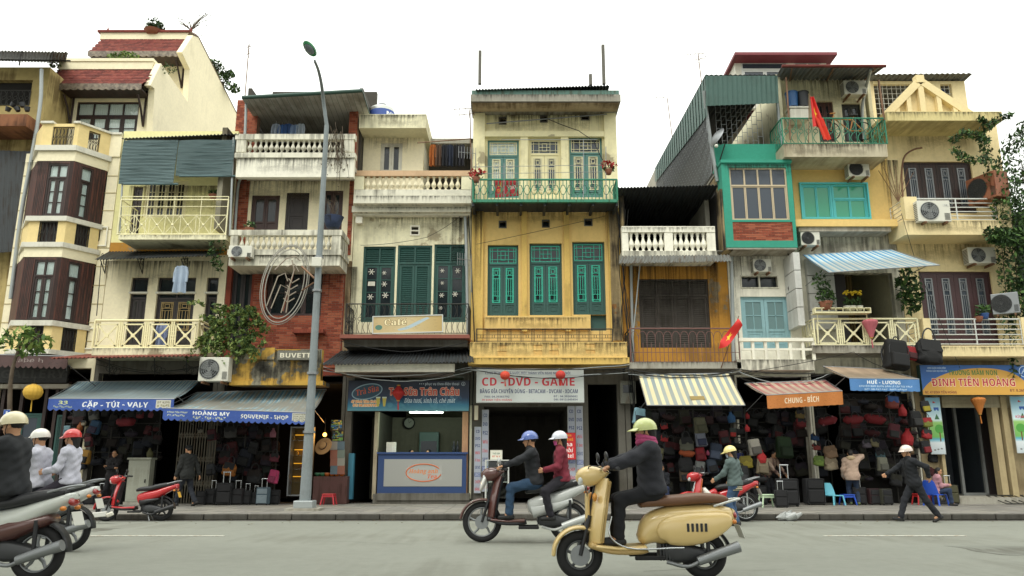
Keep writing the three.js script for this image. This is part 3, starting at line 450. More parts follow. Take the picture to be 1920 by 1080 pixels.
// stripes across an awning: u runs along it, v from the wall to the front; dust thickest at the back
function stripes(cols,n,dust,amt,w = 1024,h = 256,mess = 0.5) {
return S({ map: canvasTex(w,h,(g) => {
for (let i = 0;i < n;i++) { g.fillStyle = cols[i % cols.length];g.fillRect(i * w / n,0,w / n + 1,h);}
for (let x = 0;x < w;x += 4) for (let y = 0;y < h;y += 4) { const j = ((y * 2) % TN) * TN + (x % TN),k = ss(0.3,0.75,NA[j] * mess + (1 - mess) * (1 - y / h) + 0.1 * NF[j]) * amt;g.globalAlpha = k;g.fillStyle = dust;g.fillRect(x,y,4,4);} g.globalAlpha = 1;
}),roughness: 0.9 });
}
// leaf clusters spread through a volume
function foliage(par,name,pts,size,{ jitter = 0.5,mats = MT.leaf,stuff = false } = {}) {
const sets = mats.map(() => mb());
for (const p of pts) { const s = size * rr(0.45,1.5),e = new THREE.Matrix4().compose(p,new THREE.Quaternion().setFromEuler(new THREE.Euler(rr(-1.2,1.2),rr(0,6.3),rr(-1.2,1.2))),V(s,s,s));const b = sets[Math.floor(rnd() * sets.length)];const Q = (x,y,z) => V(x,y,z).applyMatrix4(e);
b.q(Q(-0.5,0,0),Q(0,-0.05,-0.24),Q(0.55,0,0.05),Q(0,0.05,0.24));}
sets.forEach((s,i) => { if (!s.empty) s.build(name,mats[i],par);});
}
const blob = (c,rx,ry,rz,n,hollow = 0.35) => { const o = [];while (o.length < n) { const v = V(rr(-1,1),rr(-1,1),rr(-1,1)),l = v.length();if (l > 1 || l < hollow * rnd()) continue;o.push(V(c.x + v.x * rx,c.y + v.y * ry,c.z + v.z * rz));} return o;};
// ---------- ground ----------
const KERB = 5.55,PV = 0.13;
{
const road = plasterS('#83857b',{ amt: 0.22,size: 7,bump: 0.006 });
const road_ = mb().q(V(-150,0,130),V(150,0,130),V(150,0,-60),V(-150,0,-60)).build('road',road,null,STRUCT);
const cm = dull('#55554e',0.95),cs = mb();for (let i = 0;i < 26;i++) { let x = rr(-17,17),z = rr(6.2,17),a = rr(0,6.3);for (let j = 0;j < 9;j++) { const n = [x + Math.cos(a) * rr(0.1,0.35),z + Math.sin(a) * rr(0.05,0.2)],w = rr(0.004,0.012),y = 0.0035;cs.q(V(x,y,z + w),V(n[0],y,n[1] + w),V(n[0] + w,y,n[1] - w),V(x + w,y,z - w));[x,z] = n;a += rr(-0.7,0.7);} } cs.build('road_cracks',cm,road_,STUFF);
const pm = plasterS('#797b72',{ amt: 0.6,size: 3 });for (const [x,z,w,d] of [[-9,8.4,2.6,0.9],[7.5,12.2,1.8,1.3],[-2.5,16.2,3.2,0.8]]) mb().sheet((u,v) => V(x + (u - 0.5) * w + 0.05 * Math.sin(v * 9 + x),0.0025,z - (v - 0.5) * d + 0.04 * Math.sin(u * 13)),14,6,0.001,(u,v) => [u * w,v * d]).build('asphalt_patch',pm,road_);
const lf = mb();for (let i = 0;i < 260;i++) { const x = rr(-17,17),z = KERB + 0.03 + rr(0,1) ** 2.5 * 1.6,a = rr(0,6.3),s = rr(0.015,0.05),c = Math.cos(a) * s,d = Math.sin(a) * s;lf.q(V(x - c,0.008,z - d),V(x + d * 0.5,0.014,z - c * 0.5),V(x + c,0.009,z + d),V(x - d * 0.5,0.016,z + c * 0.5));} lf.build('fallen_leaves',dull('#6b5a38',0.9),road_,STUFF);
const mark = rusty('#c9c9bd',0.5,0.8);
for (const [a,b] of [[175,420],[1540,1810]]) { const x0 = X(a,1004,0),z = onG(960,1005,0).z,p = onG(a,1004,0),q = onG(b,1005,0);tag(mb().box(p.x,q.x,0.003,0.008,z - 0.05,z + 0.05).build('road_marking',mark),a < 900 ? 'thin white painted lane line on the road at the left' : 'thin white painted lane line on the road at the right','road marking');}
const pv = mb().box(-60,60,0,PV - 0.012,-0.4,KERB - 0.16).build('pavement',plasterS('#6a675f',{ amt: 0.4,size: 3,off: 103 }),null,STRUCT);
const ts = [mb(),mb(),mb()];const tm = ['#84807a','#7b7871','#8b877e'].map((h,i) => plasterS(h,{ amt: 0.35,th: 0.5,off: 105 + i,size: 2.6,streak: 0,grime: '#4b4842' }));
const near = [];const tw = 0.4;
for (let i = 0,z = KERB - 0.17;z > -0.3;z -= tw,i++) for (let x = -26;x < 26;x += tw) {
const k = Math.floor(rnd() * 3),dy = rr(-0.002,0.003);if (Math.abs(x) < 18 && i < 3) near.push([x,z,k,dy]);else ts[k].box(x + 0.005,x + tw - 0.005,0.1,PV + dy,z - tw + 0.005,z - 0.005);
}
const tg = mb().box(0.005,tw - 0.005,-0.03,0,-tw + 0.005,-0.005).geometry();
near.forEach(([x,z,k,dy]) => { const m = new THREE.Mesh(tg,tm[k]);m.name = 'paving_tile';m.position.set(x,PV + dy,z);m.receiveShadow = true;pv.add(m);});
ts.forEach((s,i) => s.build('paving_tiles',tm[i],pv,STUFF));
const kb = new THREE.Group();kb.name = 'kerb';kb.userData.kind = 'structure';scene.add(kb);origin.set(kb,V(0,0,0));
const km = [plasterS('#4d4b45',{ amt: 0.6 }),plasterS('#55524b',{ amt: 0.6,off: 111,size: 2 })];
const kg = mb().bev(0,0.985,0,0.138,-0.16,0,0.03,2).geometry();
for (let x = -40;x < 40;x++) { const m = new THREE.Mesh(kg,km[Math.abs(x * 7) % 3 ? 0 : 1]);m.name = 'kerb_stone';m.position.set(x,rr(-0.004,0.004),KERB + rr(-0.006,0.006));m.castShadow = m.receiveShadow = true;kb.add(m);}
const gut = mb();gut.box(-60,60,0,0.004,KERB,KERB + 0.3);gut.build('gutter',plasterS('#55534c',{ amt: 0.6,th: 0.45,off: 113,size: 2.5,grime: '#2e2c28' }),null,STRUCT);
}
// house boundaries along the street
const B01 = X(40,350),B12 = X(222,330),B23 = X(441,330),B34 = X(668,330),B45 = X(886,330),B56 = X(1160,400),B67 = X(1357,400),B78 = X(1492,420),B89 = X(1672,380),B9 = X(1895,420);
const Lb = (p) => P(p[0],p[1],p[2]);
// ---------- the houses, from the left ----------
{ // old ochre house cut by the left edge
const h = thing('ochre_house','weathered ochre house with grey canopy roof cut off by the left edge','house',[B01 - 2,0,-0.6]);
const z = -0.6,x0 = B01 - 4.5,x1 = B01 - 0.02,top = Y(122,z),m = plasterS('#b5a26c',{ amt: 0.95 });
const hole1 = R(-10,385,38,455,z),hole2 = R(-40,150,58,198,z),op = [x0 + 0.3,x1 - 0.15,0.13,3.4];
wall(h,m,[x0,x1,PV,Y(126,z)],z,0.25,[hole1,hole2,op]);shell(h,m,x0,x1,Y(126,z),z - 0.25,z - 12,[Y(480,z),Y(230,z)]);
win(h,hole1,z - 0.1,{ leaves: 2,rows: 3,fm: MT.woodDark,name: 'shutter',kind: 'louvre' });
railing(h,MT.railDark,[hole2[0],hole2[1],hole2[2],hole2[2] + 0.55],z + 0.02,'scroll',{ n: 9 });mb().box(hole2[0],hole2[1],hole2[2],hole2[3],z - 0.25,z - 0.22).build('doorway',MT.darkIn,h);
mb().pb(-60,214,50,236,0.5,1.1).build('balcony_slab',plasterS('#8a5a3c',{ amt: 0.95 }),h);
corrSheet(h,'canopy_roof',MT.corr,P(-60,94,0.6),P(128,98,0.6),P(122,118,-2.4),P(-60,112,-2.4));
const fr = mb();for (const px of [-20,40,100]) fr.bar(P(px,97,0.58),P(px - 4,122,-2),0.03);fr.bar(P(-60,112,-0.4),P(132,114,-0.4),0.03);fr.build('canopy_frame',MT.railDark,h);
corrSheet(h,'sheet_screen',MT.corrDark,P(-60,478,-0.1),P(50,470,-0.1),P(62,284,-0.15),P(-60,280,-0.15),0.14,0.012);
const s = mb();s.box(x0 + 0.3,x1 - 0.15,0.13,3.4,z - 4,z - 3.9);s.build('shop_interior',MT.darkIn,h);
const d = tag(mb().tube(curve([P(78,130,0.15),P(76,190,0.15),P(62,280,0.15),P(40,400,0.15),P(20,560,0.15)],20),0.06,8).build('drain_pipe',MT.pipe),'grey drain pipe running down between ochre and wood bay houses','pipe');void d;
const sp = thing('roof_speakers','cluster of old metal pots and rags on the orange slab','pots',P(40,206,0.1).toArray());
const sb = mb();for (let i = 0;i < 5;i++) { const p = P(15 + i * 9,205 - (i % 2) * 8,0.1);sb.geo(new THREE.CylinderGeometry(0.1,0.07,0.14,10),M4(p.x,p.y,p.z,0,0,rr(-0.6,0.6)));} sb.build('pot',MT.plasticBlk,sp);
}
let H1 = null;
{ // yellow house with the brown wooden bay
const h = H1 = thing('bay_house','yellow house with brown wooden bay windows and stepped red tile roofs','house',[(B01 + B12) / 2,0,0]);
const x0 = B01 + 0.01,x1 = B12 - 0.01,yBal = Y(272,0.9),yG = Y(662,0.9);
const shopHole = [x0 + 0.15,x1 - 0.1,PV,Y(690,0)];
wall(h,MT.cream,[x0,x1,PV,Y(288,0)],0,0.25,[shopHole,[x0 + 0.4,x1 - 0.35,Y(652),Y(484)],[x0 + 0.4,x1 - 0.35,Y(452),Y(304)]]);
shell(h,MT.cream,x0,x1,Y(288,0),-0.25,-15,[Y(470),yG]);
// grooves and plaques on the side panels
const gr = mb();for (const py of [330,362,395,430,465,500,535,570,605,640]) gr.box(x0,x0 + 0.32,Y(py) - 0.012,Y(py) + 0.012,0,0.012).box(x1 - 0.5,x1,Y(py) - 0.012,Y(py) + 0.012,0,0.012);gr.build('groove',plasterS('#b9a878',{ amt: 0.4,off: 131 }),h);
const pq = mb();for (const [a,b] of [[462,425],[655,615]]) { F3(pq,x1 - 0.5,x1 - 0.1,Y(a),Y(b),0.0,0.045,0.04);} pq.build('plaque',MT.white,h);
// bay in plan: flat front and a slanted right cheek
const xa = X(37,540,0.9),xb = X(108,540,0.9),xc = X(173,540,0.05),yaw = Math.atan2(0.85,xc - xb),cl = Math.hypot(0.85,xc - xb);
const plan = (o) => [[xa - 0.75 - o * 0.4,0],[xa - o,0.9 + o],[xb + o * 0.4,0.9 + o],[xc + o,0.05],[xc + o,-0.02],[xa - 0.75,-0.02]];
const band = (b,y0,y1,o) => { const q = plan(o);for (let i = 0;i < q.length;i++) { const [ax,az] = q[i],[bx,bz] = q[(i + 1) % q.length];b.q(V(ax,y0,az),V(bx,y0,bz),V(bx,y1,bz),V(ax,y1,az));} for (let i = 1;i + 1 < q.length;i++) { const f = (y) => [V(q[0][0],y,q[0][1]),V(q[i][0],y,q[i][1]),V(q[i + 1][0],y,q[i + 1][1])];const [a,c,e] = f(y1);b.q(a,c,e,e);const [k,l,n] = f(y0);b.q(k,n,l,l);} };
const cheek = M4(xb,0,0.9,0,yaw,0),left = M4(xa - 0.75,0,0.05,0,-Math.atan2(0.85,0.75),0),lcl = Math.hypot(0.85,0.75);
for (const [pt,pb_,pm0,pm1] of [[302,404,415,455],[482,599,611,655]]) {
const yT = Y(pt,0.9),yB = Y(pb_,0.9),k0 = Y(pm1,0.9),k1 = Y(pm0,0.9),w = xb - xa,ww = 0.30 * w;
// timber floor with windows
const f1 = [xa + w * 0.3,xb - w * 0.13,yB,yT - 0.08],f2 = [cl * 0.22,cl * 0.62,yB,yT - 0.08];
wall(h,MT.woodBrown,[xa,xb,yB,yT],0.9,0.09,[f1]);wall(h,MT.woodBrown,[0,cl,yB,yT],0,0.09,[f2],cheek);wall(h,MT.woodBrown,[0,lcl,yB,yT],0,0.09,[],left);
win(h,f1,0.87,{ leaves: 2,rows: 3,transom: 0.22,curtain: true,gm: MT.glass,fm: MT.woodDark,sw: 0.06 });win(h,f2,-0.03,{ leaves: 1,rows: 3,transom: 0.22,tcols: 1,curtain: true,gm: MT.glass,fm: MT.woodDark,sw: 0.06 },cheek);
const st = mb();for (let i = 1;i < 7;i++) for (const s of [[xa,f1[0]],[f1[1],xb]]) st.box(s[0] + (s[1] - s[0]) * i / 7 - 0.006,s[0] + (s[1] - s[0]) * i / 7 + 0.006,yB,yT,0.9,0.908);st.build('plank_strip',MT.woodDark,h);
const st2 = mb(cheek);for (let i = 1;i < 5;i++) for (const s of [[0,f2[0]],[f2[1],cl]]) st2.box(s[0] + (s[1] - s[0]) * i / 5 - 0.006,s[0] + (s[1] - s[0]) * i / 5 + 0.006,yB,yT,0,0.008);st2.build('plank_strip',MT.woodDark,h);
// parapet under the windows: yellow piers, dark grille openings
const g1 = [xa + w * 0.28,xb - w * 0.22,k0,k1],g2 = [cl * 0.3,cl * 0.72,k0,k1];
wall(h,MT.yellow,[xa,xb,k0,k1],0.9,0.12,[g1]);wall(h,MT.yellow,[0,cl,k0,k1],0,0.12,[g2],cheek);wall(h,MT.yellow,[0,lcl,k0,k1],0,0.12,[],left);
for (const [g,zz,mm] of [[g1,0.88,null],[g2,-0.02,cheek]]) { railing(h,MT.railDark,[g[0],g[1],g[2],g[3] - 0.02],zz,'scroll',{ n: 5 },mm);win(h,[g[0],g[1],g[2],g[3]],zz - 0.12,{ leaves: 2,rows: 1,fm: MT.woodDark },mm);}
const cn = mb();band(cn,k1,Y(pb_ + 2,0.9),0.08);band(cn,Y(pm1 + 9,0.9),k0,0.09);cn.build('cornice',MT.whitePaint,h);
}
const bd = mb();bd.mark();band(bd,Y(482,0.9),Y(464,0.9),0.02);bd.mark();band(bd,Y(302,0.9),Y(284,0.9),0.02);bd.build('cornice_band',MT.cream,h);
const bd2 = mb();band(bd2,Y(283.5,0.9),Y(274,0.9),0.1);bd2.build('cornice',MT.whitePaint,h);
// roof terrace parapet with posts and grilles
{ const y0 = Y(274,0.9),y1 = Y(232,0.9),w = xb - xa,g1 = [xa + w * 0.28,xb - w * 0.12,y0 + 0.02,y1 - 0.1],g2 = [cl * 0.32,cl * 0.68,y0 + 0.02,y1 - 0.1];
wall(h,MT.yellow,[xa,xb,y0,y1],0.9,0.15,[g1]);wall(h,MT.yellow,[0,cl,y0,y1],0,0.15,[g2],cheek);wall(h,MT.yellow,[0,lcl,y0,y1],0,0.15,[],left);mb().box(xc,x1,y0,y1,-0.1,0.05).build('wall',MT.cream,h);
railing(h,MT.railDark,g1,0.84,'scroll',{ n: 6 });railing(h,MT.railDark,g2,-0.06,'scroll',{ n: 4 },cheek);
const c = mb();c.box(xa - 0.06,xa + w * 0.3,y1,y1 + 0.07,0.7,0.97).box(xb - w * 0.14,xb + 0.05,y1,y1 + 0.07,0.7,0.97);c.box(xc - 0.1,x1,y1,y1 + 0.07,-0.15,0.1);c.build('coping',MT.whitePaint,h);const c2 = mb(cheek);c2.box(0.05,cl,y1,y1 + 0.068,-0.2,0.07);c2.build('coping',MT.whitePaint,h);}
// loggia behind the terrace
const zr = -2.05,wr = [x0,x1 - 0.26,Y(288,0),Y(130,zr)];
const dr = R(140,190,258,262,zr);wall(h,MT.cream,wr,zr,0.2,[dr]);win(h,dr,zr - 0.08,{ leaves: 4,rows: 2,transom: 0.3,tcols: 4,trows: 1,fm: MT.woodDark,curtain: true,gm: MT.glass,name: 'door' });
const tile = (nm,px0,py0,px1,py1,z0,z1,yr) => { // red tile roof, tiles in overlapping courses, with a scalloped fascia
const xl = X(px0,py0,z0),ye = Y(py0,z0),y2 = Y(yr,z1),L = x1 - 0.24 - xl,n = 9,sets = [mb(),mb(),mb()];
mb().q(V(xl,ye - 0.03,z0),V(xl + L,ye - 0.03,z0),V(xl + L,y2 - 0.03,z1),V(xl,y2 - 0.03,z1)).q(V(xl,ye - 0.14,z0),V(xl,y2 - 0.14,z1),V(xl + L,y2 - 0.14,z1),V(xl + L,ye - 0.14,z0)).build('roof',MT.woodDark,h);
for (let i = 0;i < n;i++) { const a = i / n,c = (i + 1.25) / n,ya = ye + (y2 - ye) * a,yc = ye + (y2 - ye) * Math.min(1,c),za = z0 + (z1 - z0) * a,zc = z0 + (z1 - z0) * Math.min(1,c);for (let x = xl;x < xl + L - 0.02;x += 0.16) { const e = rr(0,0.008),s = sets[Math.floor(rnd() * 3)];const xx = x + (i % 2) * 0.08;s.q(V(xx,ya + 0.035 + e,za + 0.01),V(xx + 0.15,ya + 0.035 + e,za + 0.01),V(xx + 0.15,yc + 0.012,zc),V(xx,yc + 0.012,zc)).q(V(xx,ya + 0.01,za + 0.01),V(xx + 0.15,ya + 0.01,za + 0.01),V(xx + 0.15,ya + 0.035 + e,za + 0.01),V(xx,ya + 0.035 + e,za + 0.01));} }
sets.forEach((s,i) => s.build('roof_tiles',MT.roofTile[i],h,STUFF));
mb().sheet((u,v) => V(xl + L * u,ye + 0.01 - v * (0.2 + 0.05 * Math.abs(Math.sin(u * Math.PI * 14))),z0 + 0.03),84,2,0.03).build('fascia',MT.woodGrey,h);
mb().box(xl + 0.05,x1 - 0.24,ye - 0.2,ye - 0.16,z1,z0).build('soffit',MT.woodDark,h);
};
tile('r',82,158,0,0,-1.3,-1.98,131);
const kn = mb();for (const px of [120,285]) { const xx = Math.min(X(px,200,-1.5),x1 - 0.4);kn.tube(curve([V(xx,Y(165,-1.3) - 0.2,-1.4),V(xx,Y(200,-1.6),-1.7),V(xx,Y(236,zr),zr + 0.06)],8),0.04,6);kn.bar(V(xx,Y(172,zr),zr + 0.05),V(xx,Y(238,zr),zr + 0.05),0.04);} kn.build('roof_bracket',MT.woodDark,h);
const pp = mb();pp.box(X(112,122,-2),x1 - 0.26,Y(131,-2),Y(114,-2),-2.2,-1.94);pp.build('parapet',MT.cream,h);mb().box(X(110,116,-2),x1 - 0.24,Y(117,-2) ,Y(113,-2) + 0.03,-2.25,-1.9).build('coping',MT.cream,h);
// second step
const z2 = -4.75,w2 = [x0 + 0.5,x1 - 0.26,Y(200,z2) - 2,Y(72,z2)];wall(h,MT.cream,w2,z2,0.2,[]);
mb().box(x0 + 0.5,x1 - 0.3,Y(288),Y(131,-2),z2,-2.3).build('roof_terrace',MT.cream,h);
tile('r',166,97,0,0,-3.9,-4.68,73);
mb().box(X(190,66,-4.7),x1 - 0.26,Y(76,-4.7),Y(63,-4.7),-4.95,-4.62).build('parapet',MT.cream,h);mb().box(X(186,62,-4.7),x1 - 0.2,Y(63,-4.7),Y(59.5,-4.7),-5.0,-4.55).build('coping',MT.roofTile[0],h);
const k2 = mb();{ const xx = x1 - 0.4;k2.bar(V(xx,Y(112,-4),-4.0),V(xx,Y(165,z2),z2 + 0.05),0.04);k2.bar(V(xx,Y(110,z2),z2 + 0.05),V(xx,Y(166,z2),z2 + 0.05),0.04);} k2.build('roof_bracket',MT.woodDark,h);
// stepped gable wall on the right
{ const q = [[290,262],[290,166],[282,160],[302,119],[352,191],[356,130],[341,98],[362,66],[372,70],[457,240]].map(([a,b]) => onX(x1,a,b));q[0][1] = Y(300,0);q.push([-15,q[q.length - 1][1] - 0.6],[-15,q[0][1]]);
const shp = new THREE.Shape(q.map(([z,y]) => new THREE.Vector2(-z,y)));const g = new THREE.ExtrudeGeometry(shp,{ depth: 0.22,bevelEnabled: false });mb().geo(g,M4(x1 - 0.22,0,0,0,Math.PI / 2,0)).build('gable_wall',MT.cream,h);
const cp = mb();const E = (i,j) => { const [za,ya] = q[i],[zb,yb] = q[j];cp.tube([V(x1 - 0.1,ya + 0.02,za),V(x1 - 0.1,yb + 0.02,zb)],0.13,4);};E(7,8);E(8,9);cp.build('gable_coping',plasterS('#6d5a48',{ amt: 0.5,off: 139 }),h);
mb().box(x0,x1 - 0.22,Y(300,0),Y(200,0),-15,-14.8).build('back_wall',MT.cream,h);
// slope of the rear roof
const [zA,yA] = q[7],[zB,yB] = q[9];mb().q(V(x0 + 0.5,yA - 0.1,zA - 0.3),V(x1 - 0.22,yA - 0.1,zA - 0.3),V(x1 - 0.22,yB - 0.1,zB),V(x0 + 0.5,yB - 0.1,zB)).build('rear_roof',MT.roofTile[1],h);}
const fin = mb();for (const px of [202,358]) { const p = P(px,60,-4.75);fin.geo(new THREE.ConeGeometry(0.08,0.3,6),M4(p.x,p.y + 0.1,p.z));} fin.build('finial',MT.roofTile[0],h);
// the dark shop under the bay
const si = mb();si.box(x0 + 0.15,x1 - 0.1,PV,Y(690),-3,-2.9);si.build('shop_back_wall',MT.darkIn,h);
const fr = mb();F3(fr,...R(-8,715,118,938,-0.1),-0.22,-0.08,0.1);for (const px of [30,76,96]) { const [a] = R(px,715,px,938,-0.1);fr.box(a - 0.05,a + 0.05,PV,Y(715),-0.2,-0.09);} fr.build('shop_front_frame',MT.woodDark,h);
win(h,R(32,775,74,858,-0.12),-0.12,{ leaves: 1,rows: 1,name: 'display_window',fm: MT.greenSh2,gm: MT.glassGrey });win(h,R(98,778,112,935,-0.12),-0.12,{ leaves: 1,rows: 1,name: 'shop_door',fm: MT.greenSh2,gm: MT.glassGrey });
mb().box(...R(-8,862,118,936,-0.14).slice(0,2),PV,Y(862,-0.14),-0.2,-0.14).build('shop_plinth',MT.woodDark,h);
mb().pb(-20,720,128,728,0.1,0.3).build('sign_ledge',MT.soffit,h);
board('shop_sign','dark faded GALLERY signboard above the shop at the far left','shop sign',R(-20,684,127,718,0.12),0.12,0.1,print(512,128,(g,w,hh) => { g.fillStyle = '#2a2a29';g.fillRect(0,0,w,hh);speckle(g,w,hh,400,'#000',0.5);txt(g,'GALLERY',285,66,84,'#3b3b39',{ max: 430 });}),MT.black);
awning('shop_awning','dark maroon folded awning edge lettered zabe h at the far left',{ bl: P(-45,664,0.3),br: P(128,668,0.3),fl: P(-45,664,1.0),fr: P(128,668,1.0),mat: dull('#4d3a38'),vh: 0.34,scal: 0.07,vmat: print(512,128,(g,w,hh) => { g.fillStyle = '#4e3735';g.fillRect(0,0,w,hh);speckle(g,w,hh,300,'#2a2020',0.5);txt(g,'zabe h',296,48,62,'#8a7f7a',{ max: 170,w: '' });}) });
}
{ // pale house with roller blinds
const h = thing('blind_house','pale yellow house with grey-blue roller blinds and two white railed balconies','house',[(B12 + B23) / 2,0,0]);
const x0 = B12 + 0.01,x1 = B23 - 0.01,top = Y(246,0);
const w3 = R(270,338,350,408,0),d3 = R(246,350,264,440,0),wa = R(240,520,272,648,0),da = R(290,520,362,652,0),wb = R(383,520,405,648,0),sh = [x0 + 0.12,x1 - 0.12,PV,Y(700)];
wall(h,MT.paleY,[x0,x1,Y(455),top],0,0.25,[w3,d3]);wall(h,MT.cream,[x0,x1,Y(668),Y(478)],0,0.25,[wa,da,wb]);wall(h,MT.dkConcrete,[x0,x1,PV,Y(668)],0,0.25,[sh]);mb().box(x0,x1,Y(478),Y(455),-0.25,0.012).build('wall',MT.ochre,h);
shell(h,MT.creamOld,x0,x1,top,-0.25,-13,[Y(442),Y(658)]);
win(h,w3,-0.04,{ leaves: 4,rows: 4,cols: 2,sw: 0.06,fw: 0.07,fm: MT.creamPaint });win(h,d3,-0.06,{ leaves: 1,rows: 3,fm: MT.frameDark,name: 'door' });
win(h,wa,-0.1,{ leaves: 2,rows: 3,transom: 0.26,tcols: 1,fm: MT.frameDark,grille: MT.railDark,name: 'window' });win(h,da,-0.1,{ leaves: 2,rows: 1,panel: 0.3,transom: 0.26,fm: MT.frameDark,name: 'door',grille: paint('#a58d5d',0.6) });win(h,wb,-0.1,{ leaves: 1,rows: 3,transom: 0.26,tcols: 1,fm: MT.frameDark });
const tr = mb();for (const r of [wa,da,wb]) tr.box(r[0] - 0.03,r[1] + 0.03,Y(549) - 0.03,Y(549) + 0.03,-0.1,0.03);tr.build('lintel',MT.whitePaint,h);
// corrugated roof and its posts
corrSheet(h,'roof',MT.corrDark,P(228,260,1.15),P(447,251,1.15),V(x1,Y(246,0) + 1.0,-4.5),V(x0,Y(246,0) + 0.95,-4.5));
const po = mb();po.bar(P(438,258,1.05),P(431,442,1.05),0.035,6);po.bar(P(234,262,1.05),P(224,442,1.05),0.03,6);po.build('post',MT.pipe,h);
for (const [a,c,py,k] of [[232,334,345,0],[336,441,330,1]]) { const L = P(a,264,1.1),Rr = P(c,262,1.1),yb = Y(py,1.1);mb().sheet((u,v) => { const p = sub(L,Rr,u);p.y += (yb - p.y) * v;p.z += 0.009 * Math.sin(v * 190) + 0.03 * Math.sin(u * 5 + v * 3);return p;},14,150,0.01,(u,v) => [u * 1.8,v * 1.5]).build('roller_blind',MT.blind,h);const rb = mb();const pb0 = P(a,py,1.1),pb1 = P(c,py,1.1);rb.bar(pb0,pb1,0.035,8);for (let i = 1;i < 9;i++) { const v = i / 9;rb.bar(V(L.x,L.y + (yb - L.y) * v,1.125),V(Rr.x,Rr.y + (yb - Rr.y) * v,1.125),0.006,4);} rb.build('blind_slat',paint('#51686b',0.8),h);}
// upper balcony
mb().box(X(222,445,1.15),X(424,440,1.15),Y(449,1.15),Y(440,1.15),-0.02,1.15).build('balcony_slab',MT.creamOld,h);
const ur = R(224,370,426,440,1.1);railing(h,MT.creamBar,[ur[0],ur[1],ur[2],ur[3] - 0.08],1.1,'cross',{ n: 7,band: 0.55,r: 0.016,up: false });railing(h,MT.creamBar,[0,1.08,ur[2],ur[3] - 0.08],0,'cross',{ n: 3,band: 0.55 },M4(ur[0],0,1.1,0,Math.PI / 2,0));
const tb = mb();tb.bar(V(ur[0],ur[3] + 0.02,1.1),V(ur[1],ur[3] + 0.02,1.1),0.015);tb.bar(V(ur[0],ur[3] - 0.3,1.1),V(ur[1],ur[3] - 0.3,1.1),0.012);for (const t of [0,0.25,0.5,0.75,1]) tb.bar(V(ur[0] + (ur[1] - ur[0]) * t,ur[2],1.1),V(ur[0] + (ur[1] - ur[0]) * t,ur[3] + 0.02,1.1),0.012);tb.build('railing',MT.creamBar,h);
mb().box(x1 - 0.16,x1,Y(445),Y(262),0,0.95).build('side_screen_wall',plasterS('#8f8a78',{ amt: 0.95 }),h);
// small dark canopy on scroll brackets over the first floor
corrSheet(h,'canopy',MT.corrDark,P(178,487,1.15),P(405,479,1.15),P(418,470,0.03),P(205,472,0.03),0.1);
const br = mb();for (const px of [200,270,352]) { const a = P(px,484,0.05),b = P(px - 12,486,1.05);const w = V(a.x,a.y - 0.5,0.05);br.bar(w,b,0.016);br.bar(V(a.x,a.y,0.05),b,0.016);br.bar(a,w,0.016);for (const t of [0.25,0.5,0.72]) br.geo(new THREE.TorusGeometry(0.1 * (1.2 - t),0.01,5,14),M4(a.x + (b.x - a.x) * t,a.y - 0.16 * (1 - t) - 0.05,0.05 + t,0,Math.PI / 2,0));} br.bar(P(190,490,1.0),P(181,592,1.0),0.014);br.build('canopy_bracket',MT.railDark,h);
// lower balcony
mb().box(X(172,660,1.2),X(376,660,1.2),Y(666,1.2),Y(652,1.2),-0.02,1.2).build('balcony_slab',MT.creamOld,h);
const lr = R(176,601,372,653,1.15);railing(h,MT.creamPaint,lr,1.15,'deco',{ n: 4,r: 0.024 });railing(h,MT.creamPaint,[0,1.1,lr[2],lr[3]],0,'deco',{ n: 1,r: 0.024 },M4(lr[1],0,1.15,0,Math.PI / 2,0));
// ground floor
corrSheet(h,'canopy',MT.corrRed,P(92,672,1.9),P(372,667,1.9),P(392,660,0.02),P(180,664,0.02),0.12);
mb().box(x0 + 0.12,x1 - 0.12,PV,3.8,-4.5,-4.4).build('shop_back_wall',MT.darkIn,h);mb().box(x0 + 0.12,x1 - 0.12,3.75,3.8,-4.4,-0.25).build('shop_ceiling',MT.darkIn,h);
const sc = mb();for (const px of [205,290,350]) { const p = P(px,690,0.9);for (let i = 0;i < 3;i++) sc.geo(new THREE.TorusGeometry(0.1,0.012,5,14),M4(p.x + i * 0.12,p.y - i * 0.05,p.z));sc.bar(P(px,675,0.05),P(px,672,1.8),0.015);sc.bar(P(px,705,0.05),P(px,672,1.8),0.015);} sc.build('canopy_bracket',MT.railDark,h);
}
let H3 = null;
